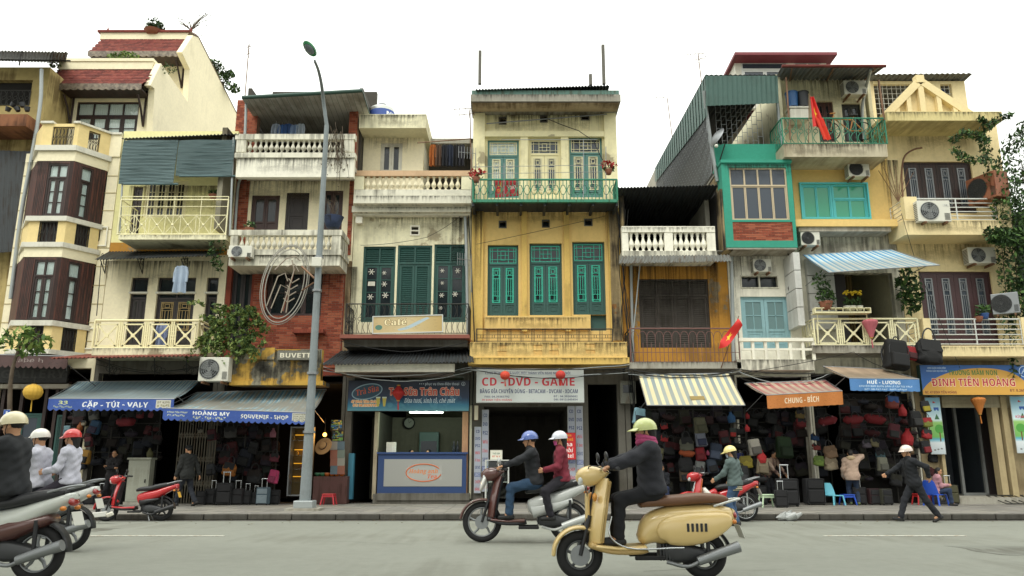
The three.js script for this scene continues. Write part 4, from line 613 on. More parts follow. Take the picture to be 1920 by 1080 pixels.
{ // brick-trimmed house with two baluster balconies
const h = H3 = thing('brick_house','cream house with red brick piers, two white baluster balconies and a metal roof','house',[(B23 + B34) / 2,0,0]);
const x0 = B23 + 0.01,x1 = B34 - 0.01,top = Y(180,0);
const wl = R(470,366,523,436,0),dr = R(535,361,578,440,0),wr = R(603,357,642,436,0),bw = R(500,502,604,592,0),sh = [x0 + 0.1,x1 - 0.1,PV,Y(705)],lw = [x0 + 0.15,X(470,560),Y(655),Y(500)];
const yS2 = Y(320,0),yS1 = Y(490,0);
wall(h,MT.cream,[x0,x1,yS1,yS2],0,0.25,[wl,dr,wr]);
wall(h,MT.brickM,[x0,x1,Y(705),yS1],0,0.25,[bw,lw]);wall(h,MT.dkConcrete,[x0,x1,PV,Y(705)],0,0.25,[sh]);
shell(h,MT.dkConcrete,x0,x1,yS2,-0.25,-13,[yS1,Y(690)]);
for (const r of [wl,wr]) win(h,r,-0.05,{ leaves: 2,rows: 1,fm: MT.frameBrown,panel: 0.25 });
win(h,dr,-0.05,{ leaves: 1,kind: 'panel',panel: 0.45,fm: MT.frameDark,pm: MT.frameDark,name: 'door' });
win(h,bw,-0.12,{ leaves: 3,rows: 2,fm: MT.frameBrown });win(h,lw,-0.15,{ leaves: 2,rows: 1,fm: MT.frameDark });
// brickwork: strips beside the upper wall, the pier and the breast below
bricks(h,[x0 + 0.05,X(466,380),yS1 + 0.2,yS2 - 0.05],0.012,{});bricks(h,[X(654,380),x1 - 0.05,yS1 + 0.2,yS2 - 0.05],0.012,{});
bricks(h,[bw[1],X(642,590),Y(690),yS1 - 0.1],0.02,{});bricks(h,[X(470,650),bw[1],Y(690),bw[2]],0.015,{});bricks(h,[X(476,545),bw[0],bw[2],yS1 - 0.1],0.02,{});
mb().pb(548,617,606,624,0.35,0.4).build('sill',MT.brickM,h);
mb().box(X(645,590),x1,Y(700),yS1,-0.1,0.03).build('wall',plasterS('#a08a6a',{ amt: 0.9,th: 0.42,off: 141,grime: '#4a443c',peel: '#9db0bd',peelTh: 0.62 }),h);
// roof terrace
mb().box(X(442,325,1.1),X(663,325,1.1),Y(332,1.1),Y(292,1.1),0.9,1.1).build('balcony_fascia',MT.white,h);mb().box(X(442,325,1.1),X(663,325,1.1),Y(318,1.0),Y(310,1.0),-5,0.9).build('balcony_slab',MT.soffit,h);
mb().box(X(440,290,1.15),X(666,290,1.15),Y(296,1.12),Y(287,1.12),0.86,1.16).build('cornice',MT.whiteOld,h);
const b0 = Y(287,1.0),b1 = Y(264,1.0),b2 = Y(254,1.0),bx0 = X(445,275,1.0),bx1 = X(664,275,1.0);
mb().box(bx0 - 0.05,bx1 + 0.05,b1,b2,0.9,1.12).build('hand_rail',MT.whiteOld,h);mb().box(bx0,bx0 + 0.3,b0,b1,0.91,1.1).box(bx1 - 0.3,bx1,b0,b1,0.91,1.1).build('balustrade_post',MT.whiteOld,h);
balusters(h,MT.whiteOld,bx0 + 0.32,bx1 - 0.32,b0,b1,1.0,18,0.085);
for (const [a,c] of [[443,483],[655,671]]) { const q = [X(a,220,-0.2),X(c,220,-0.2),Y(320),Y(172,0.4)];bricks(h,q,-0.2,{ face: 0.3 });}
mb().box(x0,x1,Y(320),Y(172,-3),-3.2,-3).build('terrace_back_wall',MT.interior,h);mb().box(x0,x0 + 0.12,Y(320),Y(178,-1),-3,-0.5).box(x1 - 0.12,x1,Y(320),Y(178,-1),-3,-0.5).build('terrace_side_wall',MT.interior,h);
// metal roof with ribbed lining
const ra = P(454,182,1.3),rb = P(680,169,1.3),rc = V(x1 + 0.05,Y(165,0) - 0.5,-4),rd = V(x0 - 0.05,Y(165,0) - 0.55,-4);
mb().sheet((u,v) => sub(sub(ra,rb,u),sub(rd,rc,u),v),2,2,0.05).build('roof',MT.corrDkGreen,h);
const rl = mb();for (let i = 0;i < 22;i++) { const a = sub(ra,rb,i / 22),c = sub(rd,rc,i / 22),a2 = sub(ra,rb,(i + 0.94) / 22),c2 = sub(rd,rc,(i + 0.94) / 22);for (const v of [a,c,a2,c2]) v.y -= 0.06;rl.q(a,a2,c2,c);} rl.build('ceiling_panels',plasterS('#a9a7a1',{ amt: 0.5 }),h,STUFF);
mb().tube([ra.clone().add(V(0,-0.02,0)),rb.clone().add(V(0,-0.02,0))],0.06,6).build('gutter',MT.corrDkGreen,h);
mb().tube(curve([P(462,185,0.9),P(459,255,0.9),P(452,330,0.6),P(447,345,0.2),P(440,440,0.15)],14),0.045,7).build('down_pipe',MT.pipe,h);
// lower balcony
const c0 = Y(470,1.0),c1 = Y(443,1.0),c2 = Y(433,1.0),cx0 = X(434,455,1.0),cx1 = X(640,455,1.0);
mb().box(cx0,cx1,Y(498,1.1),Y(478,1.1),0.0,1.1).build('balcony_slab',MT.whiteOld,h);mb().box(cx0 - 0.05,cx1 + 0.05,Y(478,1.12),c0,0.0,1.14).build('cornice',MT.whiteOld,h);
mb().box(cx0 - 0.04,cx1 + 0.04,c1,c2,0.9,1.12).box(cx1 - 0.16,cx1 + 0.04,c1,c2,0,0.9).build('hand_rail',MT.whiteOld,h);mb().box(cx0,cx0 + 0.22,c0,c1,0.91,1.1).box(cx1 - 0.28,cx1,c0,c1,0.8,1.1).box(cx1 - 0.14,cx1,c0,c1,0,0.8).build('balustrade_post',MT.whiteOld,h);
balusters(h,MT.whiteOld,cx0 + 0.24,cx1 - 0.3,c0,c1,1.0,17,0.08);
// weathered parapet over the shops with worn lettering panel
mb().box(X(432,690,1.2),X(602,690,1.2),Y(719,1.2),Y(655,1.2),0.95,1.2).build('parapet',MT.weatherY,h);
mb().box(X(432,690,1.2),X(602,690,1.2),Y(719,1.2),Y(712,1.2),0.02,0.95).build('parapet_slab',MT.dkConcrete,h);mb().box(X(430,715,1.25),X(606,715,1.25),Y(722,1.25),Y(714,1.25),0.9,1.27).build('cornice',MT.weatherY,h);
mb().box(X(458,660,1.24),X(515,660,1.24),Y(674,1.24),Y(652,1.24),1.1,1.25).build('parapet_block',MT.weatherY,h);
const inn = mb();inn.box(x0 + 0.1,x1 - 0.1,PV,3.9,-4.5,-4.4);inn.build('shop_back_wall',MT.darkIn,h);mb().box(x0 + 0.1,x1 - 0.1,3.7,3.76,-4.4,-0.25).build('shop_ceiling',MT.darkIn,h);
board('name_panel','worn grey BUVETTE lettering panel above the yellow weathered parapet','sign',R(520,657,596,675,1.3),1.3,0.08,print(512,128,(g,w,hh) => { g.fillStyle = '#6d6c62';g.fillRect(0,0,w,hh);speckle(g,w,hh,500,'#33322c',0.6);speckle(g,w,hh,300,'#a79f80',0.4);txt(g,'BUVETTE',256,66,92,'#d9d3bd',{ max: 470 });}),MT.dkConcrete);
}
{ // white cafe house with green shutters
const h = thing('shutter_house','white stained house with dark green shutters above a cafe balcony','house',[(B34 + B45) / 2,0,0]);
const x0 = B34 + 0.01,x1 = B45 - 0.01,yS2 = Y(372,0),yS1 = Y(612,0);
const o1 = R(679,462,740,604,0),o2 = R(744,460,809,604,0),o3 = R(813,458,874,604,0),vent = R(769,423,787,442,0),sh = [X(656,850),x1 - 0.2,PV,Y(706)];
wall(h,MT.creamOld,[x0,x1,yS1 - 0.25,Y(402,0)],0,0.25,[o1,o2,o3,vent]);wall(h,MT.dkConcrete,[x0,x1,PV,yS1 - 0.25],0,0.25,[sh]);mb().box(x0,x1,Y(402),yS2,-0.25,-0.04).build('wall',MT.whiteOld,h);
shell(h,MT.creamOld,x0,x1,yS2,-0.25,-13,[yS1]);
for (const o of [o1,o3]) win(h,o,-0.06,{ leaves: 2,rows: 4,transom: 0.2,tkind: 'louvre',fm: MT.greenSh,panel: 0.04,name: 'shutter',lm: MT.greenSh });
win(h,o2,-0.04,{ leaves: 2,kind: 'louvre',transom: 0.2,tkind: 'louvre',fm: MT.greenSh,lm: MT.greenSh,name: 'shutter' });
const sf = mb(),star = (x,y,s) => { for (let i = 0;i < 6;i++) { const a = i / 6 * Math.PI * 2;sf.flat(V(x,y,-0.045),V(x + Math.cos(a) * s,y + Math.sin(a) * s,-0.045),s * 0.22,0.004);} };
for (const [px,py,s] of [[696,509,0.1],[720,511,0.07],[694,556,0.1],[720,532,0.09],[722,553,0.1],[829,507,0.07],[858,507,0.09],[829,530,0.06],[828,553,0.08],[853,551,0.09],[826,577,0.06]]) star(X(px,py,0),Y(py,0),s);sf.build('window_sticker',MT.whitePaint,h);
mb().box(...R(690,528,703,536,-0.045),-0.05,-0.043).build('notice_paper',MT.whitePaint,h);
F3(mb(),0,1,0,1,0,1,0.1);const vf = mb();F3(vf,...vent,-0.06,0.03,0.04);vf.box(vent[0] + .04,vent[1] - .04,(vent[2] + vent[3]) / 2 - 0.02,(vent[2] + vent[3]) / 2 + 0.02,-0.05,0.02);vf.build('vent_frame',MT.white,h);mb().box(...vent,-0.2,-0.17).build('vent_back',MT.dkConcrete,h);
// cornice and corbel
mb().box(x0 - 0.02,x1 - 0.02,Y(398,0.35),Y(387,0.35),-0.04,0.38).build('cornice',MT.whiteOld,h);mb().box(x0,x1 - 0.04,Y(404,0.2),Y(398,0.2),-0.04,0.22).build('cornice',MT.white,h);mb().pb(667,406,679,418,0.2,0.25).build('corbel',MT.white,h);
mb().tube(curve([P(872,402,0.1),P(874,450,0.1),P(876,560,0.08),P(878,640,0.05)],12),0.05,7).build('drain_pipe',MT.pipe,h);
// roof terrace
const t0 = Y(356,0.6),t1 = Y(331,0.6),t2 = Y(321,0.6),tx0 = X(665,345,0.6),tx1 = X(884,345,0.6);
mb().box(tx0,tx1,Y(381,0.65),Y(366,0.65),-0.2,0.65).build('balcony_slab',MT.whiteOld,h);mb().box(tx0,tx1,Y(366,0.62),t0,0.4,0.63).build('balustrade_base',MT.whiteOld,h);mb().box(tx0,tx1,t1,t2,0.45,0.66).build('hand_rail',plasterS('#cfae8b',{ amt: 0.5,off: 151,grime: '#6d5c4a' }),h);
mb().box(tx0,tx0 + 0.3,t0,t1,0.46,0.64).box(tx1 - 0.32,tx1,t0,t1,0.46,0.64).build('balustrade_post',MT.creamOld,h);balusters(h,plasterS('#e9dfc0',{ amt: 0.35,off: 153 }),tx0 + 0.32,tx1 - 0.34,t0,t1,0.55,16,0.09);
// roof hut
const zp = -0.9,hx1 = X(794,290,zp),pw = R(713,268,754,322,zp),hy = Y(240,zp);wall(h,MT.cream,[x0,hx1,yS2,hy],zp,0.2,[pw]);mb().box(x0,hx1,yS2,hy,-5.2,-5).build('wall',MT.cream,h);mb().box(hx1 - 0.2,hx1,yS2,hy,-5,zp - 0.2).build('wall',MT.white,h);mb().box(x0,x0 + 0.2,yS2,hy,-5,zp - 0.2).build('wall',MT.white,h);
win(h,pw,zp - 0.05,{ leaves: 2,rows: 1,fm: MT.whitePaint,fw: 0.05 });
mb().box(X(673,235,-0.1),X(799,235,-0.1),Y(240,-0.1),Y(214,-0.1),-5.4,-0.1).build('hut_roof',MT.creamOld,h);
mb().box(hx1,x1,yS2,Y(268,-2.6),-2.8,-2.6).build('terrace_back_wall',MT.interior,h);mb().box(hx1,x1,Y(268,-1.8) - 0.1,Y(264,-1.8),-2.8,-1.6).build('terrace_lintel',MT.concrete,h);mb().box(x1 - 0.15,x1,yS2,Y(264,-1.8),-2.8,-1.6).build('wall',MT.concrete,h);
mb().bar(P(783,268,0.3),P(883,260,-1.0),0.02).build('clothes_pole',MT.rust,h);
// cafe balcony
mb().box(X(637,630,1.2),X(880,630,1.2),Y(634,1.2),Y(627,1.2),-0.02,1.2).build('balcony_slab',plasterS('#8d5548',{ amt: 0.4,off: 157,grime: '#4d3a32' }),h);mb().box(X(645,642,0.9),X(876,642,0.9),Y(650,0.9),Y(636,0.9),-0.02,0.9).build('balcony_beam',MT.dkConcrete,h);
const cr = R(648,570,878,626,1.1);railing(h,MT.railDark,cr,1.1,'scroll',{ n: 22,r: 0.013 });railing(h,MT.railDark,[0,1.05,cr[2],cr[3]],0,'scroll',{ n: 5 },M4(cr[0],0,1.1,0,Math.PI / 2,0));railing(h,MT.railDark,[0,1.05,cr[2],cr[3]],0,'bars',{ n: 8 },M4(cr[1],0,1.1,0,Math.PI / 2,0));
// lean-to above the tea stall
corrSheet(h,'canopy',MT.corrDark,P(603,684,1.75),P(889,679,1.75),P(884,655,0.04),P(640,658,0.04),0.1);
mb().box(X(628,692,1.5),X(852,692,1.5),Y(697,1.5),Y(682,1.5),1.35,1.5).build('canopy_beam',MT.white,h);const sl = mb();for (let i = 0;i < 9;i++) sl.box(X(640,700,1.3),X(850,700,1.3),Y(700,1.3) - 0.02,Y(700,1.3),0.35 + i * 0.108,0.44 + i * 0.108);sl.build('canopy_slat',plasterS('#7a7066',{ amt: 0.4,off: 159 }),h);
}
{ // the tall narrow yellow house in the middle
const h = thing('middle_house','narrow yellow and cream house with teal-barred windows and a green railed top balcony','house',[(B45 + B56) / 2,0,0]);
const x0 = B45 + 0.01,x1 = B56 - 0.01,yTop = Y(205,0),yS2 = Y(392,0),yS1 = Y(640,0);
const u1 = R(914,262,973,371,0),u2 = R(992,259,1051,371,0),u3 = R(1068,256,1130,370,0),v = [[935,219,950,234],[1012,215,1027,230],[1089,210,1105,226]].map((a) => R(...a,0));
const l1 = R(914,459,972,592,0),l2 = R(993,456,1054,591,0),l3 = R(1074,453,1135,590,0),lv = [[935,414,950,428],[1016,412,1031,427],[1095,410,1111,424]].map((a) => R(...a,0));
const l3b = [(l3[0] + l3[1]) / 2 + 0.02,l3[1],Y(620),l3[2] + 0.001];
wall(h,MT.h5cream,[x0,x1,yS2,yTop],0,0.25,[u1,u2,u3,...v]);wall(h,MT.gold2,[x0,x1,Y(688),yS2],0,0.25,[l1,l2,l3,l3b,...lv]);
const sh = [X(906,840),X(1066,840),PV,Y(762)],pas = [X(1104,820),X(1160,820),PV,Y(720)];wall(h,MT.dkConcrete,[x0,x1,PV,Y(688)],0,0.25,[sh,pas]);
shell(h,MT.creamOld,x0,x1,yTop + 0.6,-0.25,-15,[yS2,yS1]);
// doors and windows
const G = { fm: MT.greenSh2,grille: MT.creamBar,transom: 0.22,tcols: 1,tgrille: true,sw: 0.08 };
win(h,u1,-0.1,{ ...G,name: 'door',panel: 0.12,curtain: true,gm: MT.glass,fm: paint('#55807a',0.6) });win(h,u2,-0.1,{ ...G,name: 'door',panel: 0.12,fm: MT.creamPaint,gm: MT.glassGrey });win(h,u3,-0.1,{ ...G,name: 'door',panel: 0.12,fm: paint('#55807a',0.6),gm: MT.glassGrey });
for (const o of [l1,l2]) win(h,o,-0.12,{ ...G,grille: MT.tealBar,transom: 0.23,panel: 0.2 });win(h,l3,-0.12,{ ...G,grille: MT.tealBar,transom: 0.23,panel: 0.2 });mb().box(l3b[0],l3b[1],l3b[2],l3b[3],-0.2,-0.14).build('door_panel',MT.greenSh2,h);
for (const q of [...v,...lv]) { const f = mb();F3(f,...q,-0.1,0.014,0.03);f.build('vent_frame',MT.dkConcrete,h);mb().box(q[0] + .03,q[1] - .03,q[2] + .03,q[3] - .03,-0.2,-0.18).build('vent_back',MT.glassDark,h);}
// piers and mouldings
const pu = mb(),pl = mb();for (const [a,c] of [[976,990],[1052,1066]]) pu.box(X(a,315),X(c,315),yS2,Y(254),0,0.1);pu.box(x0,X(909,315),yS2,Y(212),0,0.16).box(X(1134,315),x1,yS2,Y(208),0,0.16);pu.box(X(909,255),X(1134,255),Y(259),Y(249),0,0.14);pu.build('pier',MT.h5cream,h);
for (const [a,c] of [[978,988],[1058,1068]]) pl.box(X(a,500),X(c,500),Y(622),yS2,0,0.09);pl.box(x0,X(906,500),Y(640),yS2,0,0.12);pl.box(X(1141,500),x1,Y(640),yS2,0,0.12);pl.build('pier',MT.gold,h);
mb().box(x1 - 0.32,x1 - 0.03,Y(640),yS2,0.12,0.135).build('damp_stain_render',MT.mould,h);mb().box(X(909,600),l3b[0] - 0.02,Y(618),Y(594),0,0.11).build('sill_wall',MT.gold2,h);
const dn = mb();for (let i = 0;i < 34;i++) { const x = X(912,212) + i * (X(1132,212) - X(912,212)) / 33.5;dn.box(x,x + 0.05,Y(213),Y(207),0,0.05);} dn.build('dentil',MT.creamOld,h);
// cornice slab and corrugated roof
mb().box(x0 - 0.05,x1 + 0.05,Y(190,1),Y(177,1),-0.25,1.0).build('cornice_slab',plasterS('#9a968a',{ amt: 0.95 }),h);mb().box(x0 - 0.02,x1 + 0.02,Y(177,0.95),Y(168,0.95),0.6,0.9).build('roof_fascia',rusty('#4f7066',0.7),h);
mb().sheet((u,w) => { const y0_ = Y(190,1) - 0.03,y1_ = Y(213,0) + 0.02;return V(x0 + (x1 - x0) * u,y0_ + (y1_ - y0_) * w - 0.06 * Math.sin(w * Math.PI),0.95 - 0.9 * w);},2,8,0.02,(u,w) => [u * 4.6,w * 1.2]).build('cove',plasterS('#b5a184',{ amt: 0.8 }),h);
corrSheet(h,'roof',MT.corrDark,P(892,168,1.0),P(1143,160,1.0),V(x1,Y(160,0) + 0.6,-5),V(x0,Y(160,0) + 0.6,-5),0.1);
for (const [a,c,py0,py1] of [[897,902,96,158],[1129,1136,85,158],[1105,1110,140,160]]) { const p = P((a + c) / 2,py1,0.6);mb().box(p.x - 0.05,p.x + 0.05,p.y,Y(py0,0.6),0.54,0.66).build('chimney_post',MT.dkConcrete,h);}
// top balcony: steel deck and green railing
const tr = R(887,337,1157,376,1.1);mb().box(tr[0],tr[1],Y(379,1.1),Y(374,1.1),1.0,1.12).build('deck_edge',MT.railGreen,h);const dk = mb();for (let i = 0;i < 10;i++) dk.box(tr[0],tr[1],Y(378,1.05),Y(376,1.05),0.02 + i * 0.1,0.105 + i * 0.1);for (let i = 0;i <= 6;i++) { const x = tr[0] + (tr[1] - tr[0]) * i / 6;dk.box(x - 0.04,x + 0.04,Y(386,1),Y(379,1),0.0,1.0);} dk.build('deck',MT.corrDark,h);
railing(h,MT.railGreen,tr,1.1,'oct',{ n: 20,r: 0.022 });for (const x of [tr[0],tr[1]]) railing(h,MT.railGreen,[0,1.05,tr[2],tr[3]],0,'oct',{ n: 5,r: 0.02 },M4(x,0,1.1,0,Math.PI / 2,0));
const wb = mb();for (const py of [313,326]) wb.bar(P(888,py,1.1),P(1150,py - 4,1.1),0.009);for (const px of [898,945,1094,1136]) wb.bar(P(px,372,1.12),P(px,px === 1094 ? 262 : px === 1136 ? 275 : 306,1.12),0.012);wb.bar(P(940,262,0.9),P(1120,262,0.9),0.012);wb.bar(P(912,232,0.2),P(1138,214,0.2),0.02);wb.build('drying_rack',MT.steel,h);
// first-floor balcony: solid parapet with slots, low iron rail on top
const pr = [X(881,662,1),X(1176,662,1),Y(670,1),Y(641,1)],slots = [[933,648,950,655],[933,658,950,667],[1000,647,1017,654],[1000,657,1017,666],[1030,646,1048,653],[1030,657,1048,666],[1098,645,1116,652],[1098,656,1116,663]].map((a) => R(...a,1));
wall(h,MT.gold2,pr,1,0.14,slots.slice(0));mb().box(pr[0] - 0.05,pr[1] + 0.05,Y(683,1.05),Y(670,1.05),-0.02,1.06).build('balcony_slab',MT.gold,h);mb().box(pr[0],pr[0] + 0.12,pr[2],pr[3],0,0.86).box(pr[1] - 0.12,pr[1],pr[2],pr[3],0,0.86).build('parapet',MT.gold,h);
railing(h,MT.railDark,R(893,617,1148,641,0.95),0.95,'fret',{ n: 12,r: 0.012 });
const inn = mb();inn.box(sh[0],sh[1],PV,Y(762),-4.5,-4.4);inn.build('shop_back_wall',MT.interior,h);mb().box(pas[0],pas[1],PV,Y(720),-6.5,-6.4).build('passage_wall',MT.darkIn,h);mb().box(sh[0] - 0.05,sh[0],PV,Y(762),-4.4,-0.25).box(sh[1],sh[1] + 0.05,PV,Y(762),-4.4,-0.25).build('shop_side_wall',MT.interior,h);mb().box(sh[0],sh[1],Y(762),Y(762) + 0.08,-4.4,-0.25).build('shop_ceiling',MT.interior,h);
}
{ // low ochre house with a dark open loft
const h = thing('ochre_shutter_house','low ochre house with a dark open loft and grey louvred shutters','house',[(B56 + B67) / 2,0,0]);
const x0 = B56 + 0.01,x1 = B67 - 0.01,yS2 = Y(482,0),yS1 = Y(686,0),o = R(1199,523,1331,652,0),sh = [x0 + 0.15,x1 - 0.1,PV,Y(712)];
wall(h,MT.ochre,[x0,x1,yS1,yS2],0,0.25,[o]);wall(h,MT.dkConcrete,[x0,x1,PV,yS1],0,0.25,[sh]);shell(h,MT.dkConcrete,x0,x1,yS2,-0.25,-13,[yS1]);
win(h,o,-0.06,{ leaves: 4,kind: 'louvre',transom: 0.2,tkind: 'louvre',tcols: 4,fm: plasterS('#4a443f',{ amt: 0.5,size: 1.5 }),lm: plasterS('#544e48',{ amt: 0.5,size: 1.5 }),name: 'shutter' });
// loft: dark room, balustrade, corrugated roof
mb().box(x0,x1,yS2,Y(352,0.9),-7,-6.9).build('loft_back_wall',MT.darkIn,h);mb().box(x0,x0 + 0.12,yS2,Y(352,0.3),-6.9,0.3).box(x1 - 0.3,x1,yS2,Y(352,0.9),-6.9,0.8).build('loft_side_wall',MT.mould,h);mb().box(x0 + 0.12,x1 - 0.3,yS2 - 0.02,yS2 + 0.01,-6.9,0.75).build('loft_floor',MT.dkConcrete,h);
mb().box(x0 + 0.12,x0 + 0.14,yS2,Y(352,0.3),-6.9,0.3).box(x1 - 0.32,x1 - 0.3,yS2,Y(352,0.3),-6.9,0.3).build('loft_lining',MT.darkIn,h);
corrSheet(h,'roof',MT.corrDark,P(1158,352,1.0),P(1347,347,1.0),V(x1,Y(352,1) - 0.1,-7),V(x0,Y(352,1) - 0.1,-7),0.1);
const c0 = Y(471,0.85),c1 = Y(436,0.85),c2 = Y(425,0.85),a = X(1166,450,0.85),c = X(1341,450,0.85),m = (a + c) / 2;
mb().box(a,c,c1,c2,0.68,0.9).build('hand_rail',MT.white,h);mb().box(a,a + 0.2,c0,c1,0.69,0.88).box(m - 0.13,m + 0.13,c0,c1,0.69,0.88).box(c - 0.26,c,c0,c1,0.69,0.88).build('balustrade_post',MT.white,h);
balusters(h,MT.white,a + 0.2,m - 0.13,c0,c1,0.78,6,0.1);balusters(h,MT.white,m + 0.13,c - 0.26,c0,c1,0.78,6,0.1);mb().box(a - 0.02,c + 0.02,Y(486,0.85),c0,0,0.9).build('balcony_slab',MT.whiteOld,h);
corrSheet(h,'eave_sheet',MT.corr,P(1160,494,1.25),P(1372,490,1.25),P(1368,478,0.9),P(1166,480,0.9),0.1);
mb().box(X(1180,683,1),X(1390,683,1),Y(691,1),Y(679,1),-0.02,1).build('balcony_slab',MT.concrete,h);const r = R(1182,616,1386,680,0.95);railing(h,plasterS('#7a5a55',{ amt: 0.4,off: 177,size: 1 }),r,0.95,'arch',{ n: 13,r: 0.015 });railing(h,MT.railDark,[0,0.95,r[2],r[3]],0,'arch',{ n: 5 },M4(r[0],0,0.95,0,Math.PI / 2,0));
const bp = mb();bp.bar(P(1183,490,0.1),P(1187,690,0.1),0.045,7);bp.bar(P(1200,495,0.6),P(1186,640,0.5),0.02,5);bp.build('drain_pipe',MT.pipe,h);mb().bar(P(1371,482,0.2),P(1376,690,0.2),0.06,8).build('drain_pipe',MT.pipe,h);
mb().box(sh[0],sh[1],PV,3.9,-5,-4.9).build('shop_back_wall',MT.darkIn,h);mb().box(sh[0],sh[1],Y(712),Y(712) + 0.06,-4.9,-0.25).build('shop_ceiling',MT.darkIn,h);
}
{ // green bay house
const h = thing('green_bay_house','narrow white house with a green framed glazed bay and green metal roof','house',[(B67 + B78) / 2,0,0]);
const x0 = B67 + 0.01,x1 = B78 - 0.01,yB = Y(460,0),yS1 = Y(680,0),wd = R(1391,556,1482,656,0),vt = R(1388,516,1460,541,0),sh = [x0 + 0.05,x1 - 0.05,PV,Y(706)];
wall(h,MT.white,[x0,x1,PV,Y(330,0)],0,0.25,[wd,vt,sh]);
win(h,wd,-0.08,{ leaves: 2,rows: 2,cols: 2,panel: 0.34,fm: MT.blueDoor,pm: MT.blueDoor,sw: 0.1,gm: new THREE.MeshPhysicalMaterial({ color: '#6f8a8c',roughness: 0.15 }),name: 'door' });mb().box(...vt,-0.2,-0.17).build('vent_back',MT.glassDark,h);const vf = mb();F3(vf,...vt,-0.15,0.02,0.04);vf.box((vt[0] + vt[1]) / 2 - 0.02,(vt[0] + vt[1]) / 2 + 0.02,vt[2],vt[3],-0.1,0);vf.build('vent_frame',MT.whiteOld,h);
// bay
const z = 0.85,bx0 = X(1357,385,z),bx1 = X(1489,385,z),by0 = Y(464,z),by1 = Y(306,z),gl = [X(1370,365,z),X(1478,365,z),Y(412,z),Y(314,z)],bk = [X(1373,433,z),X(1487,433,z),Y(451,z),Y(416,z)];
wall(h,MT.greenP,[bx0,bx1,by0,by1],z,0.18,[gl,[gl[0],bk[1],bk[2],bk[3]]]);mb().box(bx0,bx0 + 0.14,by0,by1,0,z - 0.18).box(bx1 - 0.14,bx1,by0,by1,0,z - 0.18).build('bay_side',MT.greenP,h);mb().box(bx0 + 0.14,bx1 - 0.14,by0,by0 + 0.1,0,z - 0.18).build('bay_floor',MT.soffit,h);mb().box(bx0 - 0.02,bx1 + 0.02,by1,by1 + 0.1,-0.1,z + 0.06).build('bay_roof',MT.greenP,h);
win(h,gl,z - 0.05,{ leaves: 4,rows: 1,transom: 0.3,tcols: 4,fm: MT.alu,gm: MT.glassGrey,sw: 0.03,fw: 0.05 });
bricks(h,[gl[0],bk[1],bk[2],bk[3]],z - 0.03,{ bw: 0.2,bh: 0.055 });
mb().box(bx0 + 0.02,bx1 - 0.02,by0 - 0.05,by0,0,z - 0.02).build('bay_underside',MT.soffit,h);
mb().box(x0 - 0.28,x0 + 0.04,Y(470,0.3),Y(330,0.3),-3,0.3).build('party_wall',MT.mould,h);
// terrace with green parapet, iron lattice and metal roof
const zt = 0.35,yP = Y(270,zt);mb().box(x0 - 0.25,X(1472,300,zt),Y(332,zt),yP,zt - 0.15,zt).build('parapet',MT.greenP,h);const wp = R(1330,190,1462,270,0.3);const rx0 = x0 - 0.25,rx1 = X(1472,230,0.3),yR = Y(195,0.3);
const lat = (b,u0,u1,y0,y1,fn) => { const n = Math.round((u1 - u0) / 0.17),k = Math.round((y1 - y0) / 0.3);for (let i = 0;i <= n;i++) { const u = u0 + (u1 - u0) * i / n;b.bar(fn(u,y0),fn(u,y1),0.008,4);for (let j = 0;j < k;j++) { const y = y0 + (y1 - y0) * (j + (i % 2) * 0.5) / k;if (i < n) b.bar(fn(u,y),fn(u + (u1 - u0) / n,y),0.008,4);} } return b;};
lat(mb(),rx0 + 0.1,rx1 - 0.75,yP,yR,(u,y) => V(u,y,0.28)).build('lattice',MT.steel,h);mb().box(rx0,rx1,Y(330),Y(332) + 0.1,-8,0.2).build('terrace_floor',MT.concrete,h);mb().box(rx1 - 0.1,rx1,Y(330),Y(150,0),-8,0.2).build('terrace_wall',MT.creamOld,h);mb().box(rx0,rx1,Y(330),Y(150,0),-8.2,-8).build('terrace_wall',MT.interior,h);
// metal fascia in front and sloping roof to the back, with side cladding
const ez = 1.0,ya = Y(142,ez),e0 = Y(196,ez);const ex0 = X(1324,165,ez),ex1 = X(1460,165,ez);
corrSheet(h,'roof_fascia',MT.corrGreen,V(ex0,e0,ez - 0.1),V(ex1,e0 + 0.1,ez - 0.1),V(ex1,ya,ez),V(ex0,ya,ez),0.16,0.018);
const zb = -8.5,[,yb] = onX(x0 - 0.3,1216,345),sx = ex0 + 0.01;const back = [zb,0];{ const t = onX(sx,1228,318);back[0] = t[0];back[1] = t[1];}
corrSheet(h,'roof',MT.corrDark,V(ex0,ya + 0.03,ez),V(ex1,ya + 0.03,ez),V(ex1,back[1] + 0.03,back[0]),V(ex0,back[1] + 0.03,back[0]),0.16,0.018);
// sloping top edge: side cladding of green sheet with lattice under it
const lo = (t) => [ez - 0.1 + (back[0] - ez + 0.1) * t,ya + (back[1] - ya) * t];const nS = 46,cl = mb();
for (let i = 0;i < nS;i++) { const t0 = i / nS,t1 = (i + 0.96) / nS,[z0,y0] = lo(t0),[z1,y1] = lo(t1),d0 = 1.35 - 0.75 * t0,d1 = 1.35 - 0.75 * t1,o = (i % 2) * 0.02;cl.q(V(sx - o,y0 - d0,z0),V(sx - o,y0,z0),V(sx - o,y1,z1),V(sx - o,y1 - d1,z1));} cl.build('side_cladding',MT.corrGreen,h);
